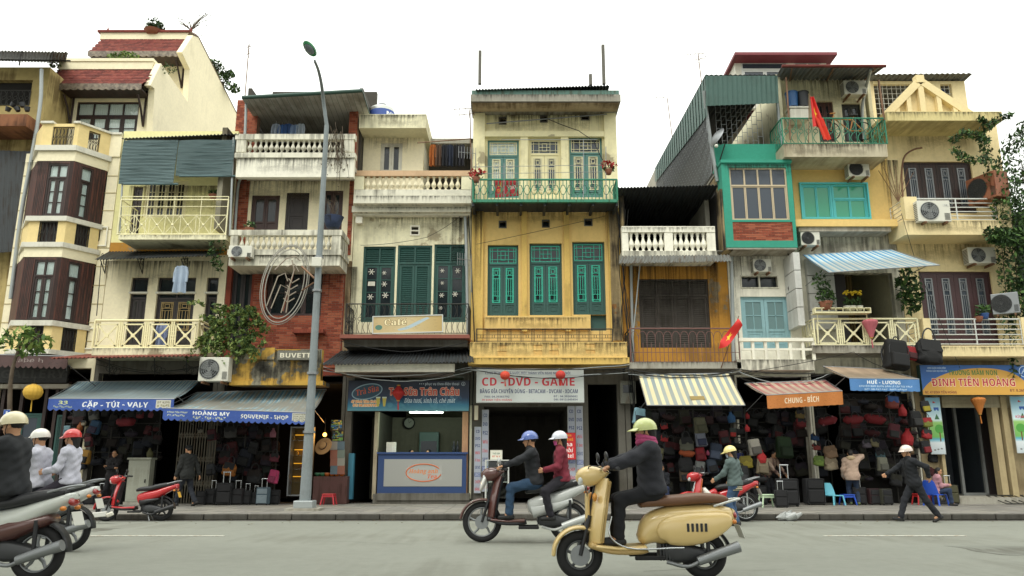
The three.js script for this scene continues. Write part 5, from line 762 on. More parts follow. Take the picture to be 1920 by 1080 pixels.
const sl = mb(),yF = Y(345,0);for (let i = 0;i <= 60;i++) { const [z0,y0] = lo(i / 60);const yt = y0 - 1.35 + 0.75 * i / 60;if (yt > yF + 0.1) { sl.bar(V(sx + 0.03,yF,z0),V(sx + 0.03,yt,z0),0.009,4);if (i < 60) for (let y = yF + 0.15 + (i % 2) * 0.15;y < yt - 0.1;y += 0.3) sl.bar(V(sx + 0.03,y,z0),V(sx + 0.03,y,lo((i + 1) / 60)[0]),0.008,4);} } sl.build('lattice',MT.steel,h);
mb().box(sx + 0.06,sx + 0.2,Y(460),yF,back[0] - 2,-0.3).build('side_wall',MT.concrete,h);const pe = onX(sx,1222,330);mb().box(sx + 0.05,sx + 3.4,Y(460),pe[1] + 0.1,back[0] - 5,back[0] - 0.02).build('rear_wall',MT.concrete,h);
mb().box(sx + 0.3,rx1,yF - 0.2,yF,back[0],0).build('roof_slab',MT.concrete,h);mb().box(sx + 0.7,sx + 0.72,yF,ya - 0.5,back[0],-0.8).build('inner_wall',MT.interior,h);
mb().tube(curve([P(1320,170,0.9),P(1326,220,0.6),P(1338,300,0.5),P(1345,340,0.45)],10),0.06,7).build('down_pipe',MT.pipe,h);mb().bar(P(1457,190,0.5),P(1468,300,0.5),0.05,7).build('down_pipe',MT.pipe,h);
// concrete rail balcony
mb().box(X(1382,685,1),X(1527,685,1),Y(694,1),Y(674,1),-0.02,1).build('balcony_slab',MT.whiteOld,h);const cr = mb(),q = R(1386,634,1526,676,0.95);cr.box(q[0],q[1],q[3] - 0.1,q[3],0.84,1.0);cr.box(q[0],q[1],q[2] + (q[3] - q[2]) * 0.45,q[2] + (q[3] - q[2]) * 0.55,0.88,0.95);for (const t of [0,0.17,0.34,0.5,0.67,0.84,0.98]) cr.box(q[0] + (q[1] - q[0]) * t,q[0] + (q[1] - q[0]) * t + 0.08,q[2],q[3] - 0.1,0.87,0.96);cr.build('concrete_railing',MT.white,h);
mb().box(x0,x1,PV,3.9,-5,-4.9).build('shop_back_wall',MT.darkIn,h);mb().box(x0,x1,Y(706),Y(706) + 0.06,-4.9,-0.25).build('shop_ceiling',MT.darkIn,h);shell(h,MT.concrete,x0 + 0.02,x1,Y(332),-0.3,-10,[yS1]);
}
{ // house with the flag balcony
const h = thing('flag_house','yellow house with cyan window frames, a green railed top balcony and a striped awning','house',[(B78 + B89) / 2,0,0]);
const x0 = B78 + 0.01,x1 = B89 - 0.01,yS2 = Y(420,0),yS3 = Y(278,0),w1 = R(1503,346,1626,410,0),sh = [x0 + 0.05,x1 - 0.05,PV,Y(700)],ld = R(1565,512,1680,650,0),d1 = R(1534,190,1565,266,-0.3),d2 = R(1581,194,1617,266,-0.3);
wall(h,MT.gold2,[x0,x1,yS2,yS3],0,0.25,[w1]);wall(h,MT.whiteOld,[x0,x1,PV,yS2],0,0.25,[ld,sh]);wall(h,MT.creamOld,[x0 - 0.2,x1 - 0.35,yS3,Y(140,-0.3)],-0.3,0.2,[d1,d2]);shell(h,MT.creamOld,x0,x1,Y(140,-0.3),-0.5,-13,[yS3,yS2,Y(668)]);
win(h,[w1[0],w1[0] + (w1[1] - w1[0]) * 0.47,w1[2],w1[3]],-0.02,{ leaves: 2,rows: 1,sw: 0.03,fm: MT.cyanFrame,gm: MT.glassGreen });win(h,[w1[0] + (w1[1] - w1[0]) * 0.47 + 0.01,w1[1],w1[2],w1[3]],-0.02,{ leaves: 2,rows: 1,sw: 0.03,transom: 0.34,tcols: 2,fm: MT.cyanFrame,gm: MT.glassGreen });
const cf = mb();F3(cf,w1[0] - 0.05,w1[1] + 0.05,w1[2] - 0.03,w1[3] + 0.05,0,0.08,0.05);cf.build('window_surround',MT.cyanFrame,h);
win(h,d1,-0.38,{ leaves: 2,rows: 3,panel: 0.3,fm: MT.woodBrown,name: 'door' });win(h,d2,-0.38,{ leaves: 2,rows: 4,fm: MT.railDark,name: 'door' });
// top balcony
mb().box(X(1470,283,1.1),X(1664,283,1.1),Y(294,1.1),Y(270,1.1),-0.25,1.1).build('balcony_slab',plasterS('#bdb39a',{ amt: 0.6,off: 181,grime: '#5b5242' }),h);const r = R(1467,222,1661,270,1.05);railing(h,MT.railGreen,r,1.05,'scroll',{ n: 14,r: 0.018 });for (const x of [r[0],r[1]]) railing(h,MT.railGreen,[0,1.1,r[2],r[3]],0,'scroll',{ n: 5,r: 0.016 },M4(x,0,1.05,0,Math.PI / 2,0));
// lean-to roof on rusty posts
const ra = P(1466,124,1.4),rb = P(1661,124,1.4);corrSheet(h,'roof',rusty('#5f6467',0.4),ra,rb,V(x1 - 0.2,Y(150,-0.3),-0.3),V(x0 - 0.2,Y(150,-0.3),-0.3),0.16,0.02);mb().bar(ra,rb,0.05,6).build('roof_edge',MT.roofTile[1],h);const pt = mb();pt.bar(P(1474,145,1.0),P(1482,262,1.05),0.03);pt.bar(P(1647,150,0.95),P(1658,225,1.05),0.035);for (const t of [0.1,0.5,0.9]) pt.bar(sub(ra,rb,t).add(V(0,-0.06,-0.05)),V(x0 + (x1 - x0) * t,Y(152,-0.3),-0.3),0.025);pt.build('roof_post',MT.rust,h);mb().tube(curve([P(1633,130,1.2),P(1625,160,0.2),P(1617,200,-0.2),P(1620,262,-0.2)],10),0.05,7).build('down_pipe',MT.pipe,h);
// set-back glazed room on the roof
const zp = -4.2,pr = R(1378,110,1550,142,zp);const hw = [pr[0],pr[1],Y(160,zp) - 1,Y(112,zp)],ho = [R(1390,116,1440,160,zp),R(1456,112,1552,160,zp)];wall(h,MT.whitePaint,hw,zp,0.15,[[hw[0] + 0.25,hw[0] + 2.1,hw[2] + 0.3,hw[3] - 0.1],[hw[0] + 2.35,hw[1] - 0.2,hw[2] + 0.3,hw[3] - 0.1]]);void ho;
win(h,[hw[0] + 0.25,hw[0] + 2.1,hw[2] + 0.3,hw[3] - 0.1],zp - 0.02,{ leaves: 2,rows: 1,transom: 0.13,tcols: 1,fm: MT.aluW,gm: MT.glassGrey });win(h,[hw[0] + 2.35,hw[1] - 0.2,hw[2] + 0.3,hw[3] - 0.1],zp - 0.02,{ leaves: 2,rows: 1,transom: 0.13,tcols: 2,fm: MT.aluW,gm: MT.glassGrey });mb().box(hw[0],hw[0] + 0.15,hw[2],hw[3],-9,zp - 0.15).build('wall',MT.whitePaint,h);mb().box(hw[0],hw[1],hw[2],hw[3],-9.2,-9).build('wall',MT.whitePaint,h);mb().box(hw[1] - 0.15,hw[1],hw[2],hw[3],-9,zp - 0.15).build('wall',MT.whitePaint,h);
mb().sheet((u,v) => V(hw[0] - 0.15 + (hw[1] - hw[0] + 0.35) * u,Y(100,-3.6) - 0.25 * v,-3.6 - 6 * v),2,2,0.12).build('roof',rusty('#7a3038',0.3),h);
// sill slab and the grey band with the lower balcony
mb().box(X(1492,418,0.7),X(1683,418,0.7),Y(424,0.7),Y(411,0.7),-0.02,0.7).build('ledge',MT.gold2,h);mb().box(X(1497,428,0.6),X(1670,428,0.6),Y(434,0.6),Y(424,0.6),-0.02,0.62).build('ledge_underside',MT.soffit,h);
mb().box(ld[0],ld[1],ld[2],ld[3],-3,-2.9).build('room_back',MT.darkIn,h);const cu = mb();cu.sheet((u,v) => V(ld[0] + 0.45 + 0.35 * u,ld[2] + (ld[3] - ld[2]) * v,-0.4 + 0.04 * Math.sin(u * 25)),20,2,0.005);cu.build('curtain',cloth('#6d5b33'),h);const dl = mb();dl.box(ld[0],ld[0] + 0.5,ld[2],ld[3],-0.24,-0.18);dl.build('door',MT.frameDark,h);
const blk = [mb(),mb()];for (let i = 0;i < 4;i++) { const yb = Y(610,0.9) + i * 0.575;blk[i % 2].box(X(1492,540,0.9),X(1498,540,0.9) + 0.1,yb,yb + 0.55,0.02,0.9);blk[(i + 1) % 2].box(X(1516,540,0.2),X(1566,540,0.2),yb,yb + 0.55,0.02,0.2);} blk.forEach((b) => b.build('cladding_block',plasterS('#c9c9c4',{ amt: 0.35,off: 183 }),h));
mb().box(X(1524,655,1),X(1722,655,1),Y(662,1),Y(647,1),-0.02,1).build('balcony_slab',MT.concrete,h);const lr = R(1527,598,1722,648,0.95);railing(h,MT.creamBar,[lr[0],lr[1],lr[2],lr[3]],0.95,'deco',{ n: 4,r: 0.022 });railing(h,MT.creamBar,[0,0.93,lr[2],lr[3]],0,'cross',{ n: 4,band: 0.9 },M4(lr[0],0,0.95,0,Math.PI / 2,0));
const fb = mb(),fq = R(1527,577,1632,586,1.15);F3(fb,fq[0],fq[1],fq[2],fq[3],0.98,1.2,0.025);fb.box(fq[0],fq[1],fq[2] - 0.02,fq[2],0.85,1.2);for (let i = 1;i < 8;i++) fb.box(fq[0] + (fq[1] - fq[0]) * i / 8 - 0.01,fq[0] + (fq[1] - fq[0]) * i / 8 + 0.01,fq[2],fq[3],1.18,1.2);fb.bar(V(fq[0] + 0.1,fq[2],1.1),V(fq[0] + 0.1,lr[2],1.0),0.012);fb.bar(V(fq[1] - 0.1,fq[2],1.1),V(fq[1] - 0.1,lr[2],1.0),0.012);fb.build('flower_shelf',MT.creamBar,h);
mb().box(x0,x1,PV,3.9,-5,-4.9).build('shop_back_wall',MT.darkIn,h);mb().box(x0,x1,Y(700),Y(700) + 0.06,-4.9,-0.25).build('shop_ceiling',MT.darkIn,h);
}
{ // gabled yellow house
const h = thing('gable_house','pale yellow house with a triangular slotted pediment above the school','house',[(B89 + B9) / 2,0,0]);
const x0 = B89 + 0.01,x1 = B9 + 0.02,yS3 = Y(222,0),yS2 = Y(428,0),yS1 = Y(658,0),u = R(1698,303,1827,400,0),l = R(1730,509,1867,652,0),sh = [X(1767,830),X(1896,830),PV,Y(740)];
wall(h,MT.warmY,[x0,x1,Y(668),yS3],0,0.25,[u,l]);wall(h,plasterS('#a39372',{ amt: 0.6 }),[x0,x1,PV,Y(668)],0,0.25,[sh]);shell(h,MT.warmY,x0,x1,yS3,-0.25,-12,[yS2,yS1]);
win(h,u,-0.08,{ leaves: 4,rows: 1,panel: 0.08,fm: MT.woodDark,gm: MT.glassGrey,grille: MT.steel,sw: 0.13,name: 'door' });win(h,l,-0.08,{ leaves: 4,rows: 1,panel: 0.1,fm: paint('#42282a',0.45),gm: MT.glassGrey,grille: MT.steel,sw: 0.14,name: 'door' });
// roof slab and slotted pediment
mb().box(X(1663,215,1.2),X(1879,215,1.2),Y(226,1.2),Y(209,1.2),-0.25,1.2).build('roof_slab',plasterS('#d6c68e',{ amt: 0.55,off: 191,grime: '#6d6440' }),h);
const zq = 0.55,yb = Y(209,1.2),A = [X(1655,208,zq),yb],T = [X(1722,150,zq),Y(152,zq)],B = [X(1822,208,zq),yb];
mb().box(A[0],B[0],yb - 0.02,yb + 0.08,zq - 0.2,zq + 0.02).build('pediment_base',MT.warmY,h);const tri = (a,t,b,z0,d) => { const s = new THREE.Shape([new THREE.Vector2(...a),new THREE.Vector2(...b),new THREE.Vector2(...t)]);return mb().geo(new THREE.ExtrudeGeometry(s,{ depth: d,bevelEnabled: false }),M4(0,0,z0));};tri([A[0] + 0.2,yb + 0.08],[T[0],T[1] - 0.1],[B[0] - 0.2,yb + 0.08],zq - 0.18,0.08).build('pediment_panel',MT.warmY,h);
const rb = mb();rb.flat(V(A[0],yb + 0.1,zq),V(T[0],T[1] - 0.02,zq),0.24,0.2).flat(V(T[0],T[1] - 0.02,zq),V(B[0],yb + 0.1,zq),0.24,0.2);for (const t of [0.22,0.42]) { for (const s of [A,B]) { const xx = T[0] + (s[0] - T[0]) * (t * 1.55),yy = T[1] + (yb - T[1]) * (t * 1.55);rb.box(xx - 0.07,xx + 0.07,yb + 0.08,yy - 0.02,zq - 0.1,zq + 0.08);} } rb.box(T[0] - 0.09,T[0] + 0.09,yb + 0.08,T[1],zq - 0.1,zq + 0.085);rb.box(T[0] - 0.13,T[0] + 0.13,T[1] - 0.1,T[1] + 0.16,zq - 0.12,zq + 0.12);rb.build('pediment_rib',MT.warmY,h);
// roof room with bars behind
const zr = -2.6,q = [X(1634,180,zr),X(1812,180,zr),yS3,Y(152,zr)],gh = [[q[0] + 0.12,q[0] + 2.3,Y(212,zr) - 0.2,q[3] - 0.12],[q[0] + 2.6,q[1] - 0.5,Y(212,zr) - 0.2,q[3] - 0.12]];wall(h,MT.warmY,q,zr,0.15,gh);corrSheet(h,'roof',MT.corr,V(q[0] - 0.1,q[3] + 0.06,zr + 0.4),V(q[1] + 0.1,q[3] + 0.1,zr + 0.4),V(q[1] + 0.1,q[3] - 0.2,-8),V(q[0] - 0.1,q[3] - 0.2,-8),0.2);mb().box(q[0],q[1],yS3,q[3],-8.2,-8).build('back_wall',MT.cream,h);mb().box(q[1] - 0.15,q[1],yS3,q[3] - 0.1,-8,zr - 0.15).build('side_wall',MT.warmY,h);
const bb = mb();for (const g of gh) { for (let x = g[0] + 0.17;x < g[1];x += 0.17) bb.bar(V(x,g[2],zr - 0.05),V(x,g[3],zr - 0.05),0.009,4);for (let y = g[2] + 0.2;y < g[3];y += 0.2) bb.bar(V(g[0],y,zr - 0.05),V(g[1],y,zr - 0.05),0.009,4);} bb.build('window_bars',MT.whitePaint,h);mb().box(gh[1][0],gh[1][1],gh[1][3] - 0.45,gh[1][3],zr - 0.4,zr - 0.38).build('tarpaulin',dull('#28468f'),h);
// upper balcony
for (const [py0,py1,pxa,pxb,rt,rb2] of [[413,440,1696,1898,372,412],[648,668,1726,1935,598,646]]) { mb().box(X(pxa,(py0 + py1) / 2,1.05),X(pxb,(py0 + py1) / 2,1.05),Y(py1,1.05),Y(py0,1.05),-0.02,1.05).build('balcony_slab',MT.warmY,h);const up = py0 < 500,r0 = R(pxa + (up ? 0 : 6),rt,pxb - 4,rb2,1.0);const pw = up ? 0.4 : 0.22;mb().box(r0[0],r0[0] + pw,r0[2],r0[3] + (up ? 0.05 : 0.02),0.8,1.02).box(r0[1] - pw,r0[1],r0[2],r0[3] + 0.05,0.8,1.02).build('balcony_post',MT.warmY,h);railing(h,MT.aluW,[r0[0] + pw,r0[1] - pw,r0[2],r0[3]],0.95,'hbars',{ n: 5,posts: 2,r: 0.018 });railing(h,MT.aluW,[0,0.8,r0[2],r0[3]],0,'hbars',{ n: 5 },M4(r0[0] + 0.06,0,0.8,0,Math.PI / 2,0));}
// school entrance: roller shutter, jambs, panels, step
const rs = mb(),rq = R(1766,741,1893,764,0.1);for (let i = 0;i < 9;i++) { const y = rq[2] + (rq[3] - rq[2]) * i / 9;rs.box(rq[0],rq[1],y,y + (rq[3] - rq[2]) / 9 - 0.008,0.02 + (i % 2) * 0.012,0.1);} rs.build('roller_shutter',rusty('#b3a98a',0.35),h);mb().box(X(1869,835,0.1),X(1881,835,0.1),PV,Y(764,0.1),-0.2,0.08).box(X(1886,835,0.1),X(1897,835,0.1),PV,Y(741,0.1),-0.1,0.14).box(X(1762,835,0.1),X(1768,835,0.1),PV,Y(741,0.1),-0.1,0.14).build('door_jamb',plasterS('#b3a27c',{ amt: 0.4 }),h);
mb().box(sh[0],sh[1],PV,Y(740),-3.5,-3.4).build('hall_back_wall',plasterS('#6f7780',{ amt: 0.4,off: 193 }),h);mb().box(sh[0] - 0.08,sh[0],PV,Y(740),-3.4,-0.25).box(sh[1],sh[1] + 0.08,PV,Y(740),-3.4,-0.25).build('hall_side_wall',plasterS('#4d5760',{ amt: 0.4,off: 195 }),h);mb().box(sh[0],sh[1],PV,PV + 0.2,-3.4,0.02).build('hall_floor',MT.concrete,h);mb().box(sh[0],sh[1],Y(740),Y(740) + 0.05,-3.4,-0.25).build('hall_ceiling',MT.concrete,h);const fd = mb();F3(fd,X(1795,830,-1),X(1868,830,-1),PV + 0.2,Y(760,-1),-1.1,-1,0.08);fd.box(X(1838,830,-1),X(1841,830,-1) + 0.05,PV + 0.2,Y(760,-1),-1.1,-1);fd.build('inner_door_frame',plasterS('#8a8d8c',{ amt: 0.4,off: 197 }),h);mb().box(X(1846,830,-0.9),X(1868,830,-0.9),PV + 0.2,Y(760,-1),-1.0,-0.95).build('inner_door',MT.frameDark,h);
mb().box(X(1764,912,0.6),X(1940,912,0.6),PV + 0.002,PV + 0.19,-0.3,0.55).build('door_step',MT.concrete,h);
const fan = mb();for (let i = 0;i < 7;i++) { const a = P(1684,378,0.15),t = -0.55 + i * 0.2;fan.bar(a,V(a.x + Math.sin(t) * 1.0,a.y + Math.cos(t) * 1.25,0.15),0.011,4);} fan.build('trellis_fan',MT.rust,h);mb().tube(curve([P(1693,372,0.2),P(1691,320,0.2),P(1697,292,0.2),P(1714,280,0.25),P(1729,277,0.3)],16),0.03,6).build('pipe',MT.rust,h);
}
{ // dark shed swallowed by creepers at the right edge
const h = thing('creeper_shed','dark grey corrugated building overgrown with creepers at the right edge','shed',[B9 + 2.4,0,0]);
const x0 = B9 + 0.05;corrSheet(h,'sheet_wall',MT.corrDark,V(x0,PV,-0.2),V(x0 + 5,PV,-0.2),V(x0 + 5,10.2,-0.2),V(x0,9.2,-0.2),0.16,0.02);mb().box(x0,x0 + 5,PV,9.1,-8,-0.3).build('wall',MT.dkConcrete,h);
mb().box(x0,x0 + 5,3.2,4.4,-0.1,0.4).build('lintel',MT.dkConcrete,h);
}
// ---------- damp streaks below ledges ----------
{
const H = {};scene.children.forEach((o) => { if (o.userData.category === 'house') H[o.name] = o;});
const L = [['bay_house',40,110,304,30,0.905],['blind_house',225,425,441,9,1.153,1],['blind_house',190,415,489,60,0.003],['blind_house',240,425,348,60,0.003,1],['blind_house',173,375,653,14,1.203],
['brick_house',443,662,296,34,1.103],['brick_house',433,640,478,22,1.103],['brick_house',446,660,332,60,0.03,1],['brick_house',433,601,656,60,1.203],['brick_house',500,640,502,90,0.04],['brick_house',645,666,500,190,0.034],
['shutter_house',670,876,403,34,0.003,1],['shutter_house',667,883,367,15,0.655],['shutter_house',674,798,215,26,-0.096],['shutter_house',675,790,242,50,-0.896,1],['shutter_house',670,876,388,10,0.383],['shutter_house',845,884,404,150,0.004],
['middle_house',912,1132,214,40,0.003,1],['middle_house',890,1152,177,15,1.004],['middle_house',892,1140,392,30,0.003,1],['middle_house',884,906,395,180,0.124],['middle_house',1138,1162,392,250,0.138],['middle_house',910,1100,595,26,0.114,1],['middle_house',882,1176,642,30,1.004],['middle_house',880,1178,671,13,1.065],
['ochre_shutter_house',1180,1346,492,120,0.003],['ochre_shutter_house',1330,1352,492,190,0.004],['ochre_shutter_house',1180,1200,492,190,0.004],['ochre_shutter_house',1165,1342,426,14,0.904],['ochre_shutter_house',1185,1388,678,14,1.004],
['green_bay_house',1360,1488,466,60,0.004],['green_bay_house',1358,1490,308,30,0.854],['green_bay_house',1384,1526,674,20,1.004],['green_bay_house',1372,1395,470,200,0.005],
['flag_house',1470,1662,270,25,1.104],['flag_house',1485,1640,150,60,-0.296,1],['flag_house',1495,1660,300,20,0.003,1],['flag_house',1500,1680,436,40,0.003],['flag_house',1525,1722,648,14,1.004],
['gable_house',1664,1878,210,16,1.204],['gable_house',1660,1850,230,60,0.003,1],['gable_house',1697,1897,414,26,1.054,1],['gable_house',1695,1880,444,60,0.003,1],['gable_house',1728,1930,650,18,1.054,1],['gable_house',1656,1690,300,110,0.004]];
for (const [n,a,b,py,h,z,k] of L) { streaks(H[n],a,b,py,h,z,k || 0);if (h > 20) streaks(H[n],a + (b - a) * rr(0,0.3),b - (b - a) * rr(0,0.3),py,h * 1.3,z + 0.001,2 + (k || 0));}
}
// ---------- awnings and signs ----------
const blueV = (draw) => print(1024,128,(g,w,h) => { g.fillStyle = '#33519b';g.fillRect(0,0,w,h);speckle(g,w,h,500,'#20356e',0.35);speckle(g,w,h,250,'#8391b4',0.3);draw(g,w,h);});
awning('awning','faded blue striped awning lettered CẶP - TÚI - VALY over the left bag shop',{
bl: P(146,716,0.3),br: P(374,714,0.3),fl: P(92,747,2.3),fr: P(327,748,2.3),sagA: 0.09,vh: 0.3,scal: 0.06,
mat: stripes(['#5f8ca6','#a9b3b0','#4f7f9e','#8b9a9c','#9fb3b4'],96,'#6f7674',0.85),
vmat: blueV((g) => { txt(g,'33',122,42,56,'#c9cf86',{ max: 80 });txt(g,'ĐINH TIÊN HOÀNG',122,90,24,'#b3b98a',{ max: 150 });txt(g,'CẶP - TÚI - VALY',545,64,78,'#dfe2e2',{ max: 540 });g.fillStyle = '#b9b7a8';g.fillRect(880,6,120,92);txt(g,'DT 8255',940,34,30,'#5a5545',{ max: 100 });txt(g,'8 2645',940,72,34,'#77704c',{ max: 100 });}) });
awning('awning','dusty blue striped awning lettered HOÀNG MY SOUVENIR SHOP behind the lamp post',{
bl: P(368,736,0.3),br: P(612,730,0.3),fl: P(307,765,2.35),fr: P(585,774,2.35),sagA: 0.14,vh: 0.3,scal: 0.06,
mat: stripes(['#8fa9ae','#7d8b8d','#4e93b8','#b7c0ba','#6da3bd','#a08a6d'],110,'#77756c',0.95,1024,256,0.8),
vmat: blueV((g) => { txt(g,'Đ:ĐINH TIÊN HOÀNG',98,38,24,'#bfc39a',{ max: 140 });txt(g,'ĐT: 8266392',90,74,24,'#bfc39a',{ max: 120 });txt(g,'HOÀNG MY',330,40,56,'#e3e4de',{ max: 260 });txt(g,'CẶP - TÚI - VALY',320,92,30,'#c9cba2',{ max: 230 });txt(g,'SOUVENIR - SHOP',700,60,60,'#d9d8c6',{ max: 330 });g.fillStyle = '#b3b2a2';g.fillRect(890,4,104,96);for (let i = 0;i < 4;i++) txt(g,['CHUYEN','SUA VALY','TUI XACH','8 266 392'][i],942,18 + i * 23,20,'#55524a',{ max: 92 });}) });
awning('awning','cream and grey striped awning with a brown patch over the middle bag shop',{
bl: P(1197,703,1.02),br: P(1366,700,1.02),fl: P(1213,760,2.3),fr: P(1397,760,2.3),sagA: 0.03,mat: stripes(['#d8cda6','#8f9a9b','#d2c69d','#848f90'],25,'#a39d86',0.3),patch: [0.47,0.72,0.62,0.84] });
const brick_ = print(1024,128,(g,w,h) => { g.fillStyle = '#b56f32';g.fillRect(0,0,w,h);speckle(g,w,h,700,'#8a5122',0.4);speckle(g,w,h,200,'#d8a368',0.3);txt(g,'CHUNG - BÍCH',470,60,74,'#d9c9ae',{ max: 470 });});
awning('awning','red and white striped awning with orange valance lettered CHUNG - BÍCH',{
bl: P(1396,719,0.9),br: P(1548,713,0.9),fl: P(1437,741,2.2),fr: P(1579,733,2.2),sagA: 0.05,vh: 0.36,scal: 0.01,mat: stripes(['#b9a48f','#a8625f'],20,'#8d7f70',0.6),vmat: brick_ });
awning('awning','dusty beige awning with blue valance lettered HUÊ - LƯƠNG beside the school sign',{
bl: P(1543,687,1.0),br: P(1655,692,1.0),fl: P(1592,709,2.3),fr: P(1723,711,2.3),sagA: 0.06,vh: 0.33,scal: 0.015,
mat: stripes(['#a58f78','#9a8570'],6,'#6f6250',0.7),vmat: print(1024,160,(g,w,h) => { g.fillStyle = '#4a7ab0';g.fillRect(0,0,w,h);speckle(g,w,h,400,'#2f5688',0.4);txt(g,'HUÊ - LƯƠNG',500,44,62,'#dfe3e2',{ max: 500 });txt(g,'CHUYÊN BÁN BUÔN BÁN LẺ CẶP TÚI VALY',520,96,30,'#b9cfe0',{ max: 780 });txt(g,'ĐT: 38.247.247  BẢO HÀNH',520,136,26,'#b9cfe0',{ max: 620 });}) });
awning('awning','sky blue and white striped awning over the plant filled first floor balcony',{
bl: P(1505,478,0.35),br: P(1672,468,0.35),fl: P(1554,511,1.9),fr: P(1762,497,1.9),sagA: 0.05,mat: stripes(['#4d94bf','#b9c7c9','#3f86b4','#97b4c2','#c3cbc8'],42,'#8b8478',0.55,1024,256,0.3) });
board('tea_sign','dark blue bubble tea shop sign lettered Trà Sữa Trân Châu','shop sign',R(652,713,880,771,0.5),0.5,0.15,print(1024,260,(g,w,h) => {
const gr = g.createLinearGradient(0,0,0,h);gr.addColorStop(0,'#0e1a2e');gr.addColorStop(0.55,'#122c4c');gr.addColorStop(0.8,'#2c7391');gr.addColorStop(1,'#5f97a3');g.fillStyle = gr;g.fillRect(0,0,w,h);
for (let i = 0;i < 40;i++) { g.fillStyle = 'rgba(110,170,185,' + rr(0.08,0.3) + ')';g.beginPath();g.ellipse(rr(330,960),rr(120,225),rr(8,45),rr(5,22),rr(0,3),0,7);g.fill();}
g.save();g.translate(160,95);g.rotate(-0.22);g.strokeStyle = '#8aa7b5';g.lineWidth = 9;g.fillStyle = '#24465a';g.beginPath();g.ellipse(0,0,128,62,0,0,7);g.fill();g.stroke();txt(g,'Trà Sữa',0,-8,70,'#d2592f',{ max: 200,it: 'italic',font: 'serif' });g.restore();
txt(g,'47 Đinh Tiên Hoàng',150,180,30,'#e6692c',{ max: 240,stroke: '#f1e3b5',sw: 7 });txt(g,'ĐT: 04.39261149',150,213,28,'#e6692c',{ max: 210,stroke: '#f1e3b5',sw: 7 });
for (const x of [255,308]) { g.fillStyle = '#cfdcc8';g.fillRect(x - 18,140,38,12);g.fillStyle = '#c9b84f';g.beginPath();g.moveTo(x - 16,152);g.lineTo(x + 18,152);g.lineTo(x + 10,222);g.lineTo(x - 8,222);g.fill();}
txt(g,'• • • phục vụ theo điện thoại',770,28,32,'#b9c4cc',{ max: 340 });g.strokeStyle = '#b9c4cc';g.lineWidth = 4;g.beginPath();g.arc(975,28,15,0,7);g.stroke();txt(g,'2',975,29,22,'#b9c4cc');
txt(g,'Trà Sữa Trân Châu',645,95,88,'#c9432f',{ max: 600,stroke: '#e9bfa8',sw: 9 });txt(g,'Dừa tươi, sinh tố, chè mát',690,172,52,'#e4eef0',{ max: 430,it: 'italic',w: '',font: 'serif' });
},0.35),MT.black);
board('music_shop_sign','white signboard lettered CD - DVD - GAME in red over the middle shop','shop sign',R(893,691,1095,755,0.95),0.95,0.18,print(1024,330,(g,w,h) => {
g.fillStyle = '#b7bcb8';g.fillRect(0,0,w,h);speckle(g,w,h,300,'#8b908c',0.25);
txt(g,'CÔNG TY TNHH NHÀ NƯỚC MỘT THÀNH VIÊN NGHE NHÌN HÀ NỘI',490,42,34,'#3a3f5a',{ max: 820 });txt(g,'CD - DVD - GAME',495,128,112,'#b32230',{ max: 900 });txt(g,'BĂNG ĐĨA CHUYÊN DÙNG - BETACAM - DVCAM - XDCAM',500,222,54,'#273056',{ max: 940 });
txt(g,'FAX: 04.39363792',195,275,26,'#3a3f5a',{ max: 240 });txt(g,'39 ĐINH TIÊN HOÀNG',195,307,26,'#b14a4a',{ max: 290 });txt(g,'ĐT : 04.39269682',850,272,26,'#3a3f5a',{ max: 230 });txt(g,'DĐ: 0913.045454',850,303,26,'#3a3f5a',{ max: 230 });
},0.4),MT.aluW);
const colPrint = (side) => print(128,1024,(g,w,h) => { g.fillStyle = '#a9aebb';g.fillRect(0,0,w,h);const L = [['CD',0],['DVD',0],['PS2',0],['Wii',1],['X box',1],['SEVI',0],['SERVICE',2],['CHÉP',1],['BĂNG',1]];L.forEach(([s,k],i) => { const y = 70 + i * 112;if (k === 2) { g.fillStyle = '#3a4a86';g.fillRect(0,y - 30,w,60);} txt(g,s,64,y,62,k === 2 ? '#c9cfe0' : k ? '#c34a4a' : '#33406e',{ max: Math.min(108,40 * s.length) });});void side;});
[[889,902,800,925,'outer left'],[903,916,768,922,'inner left'],[1065,1079,761,905,'inner right'],[1080,1094,761,908,'outer right']].forEach(([a,c,t,b2,s]) => board('column_sign','tall narrow CD DVD PS2 sign, ' + s + ' one at the music shop','shop sign',R(a,t,c,b2,0.06 + (s[0] === 'o' ? 0.02 : 0)),0.06 + (s[0] === 'o' ? 0.02 : 0),0.05,colPrint(s),MT.aluW));
board('red_card_sign','red sign lettered Vina Mobi Viettel hanging at the music shop entrance','sign',R(1042,811,1080,862,0.3),0.3,0.03,print(256,344,(g,w,h) => { g.fillStyle = '#c3242a';g.fillRect(0,0,w,h);txt(g,'ĐIỆN BÁN',128,34,38,'#e3a02d',{ max: 150 });txt(g,'SIM THẺ',128,88,46,'#e3a02d',{ max: 200 });txt(g,'Vina',128,148,74,'#f0e9e4',{ max: 180 });txt(g,'Mobi',128,224,74,'#f0e9e4',{ it: 'italic',font: 'serif',max: 180 });txt(g,'Viettel',128,298,72,'#f0e9e4',{ max: 200 });}),MT.roofTile[0]);
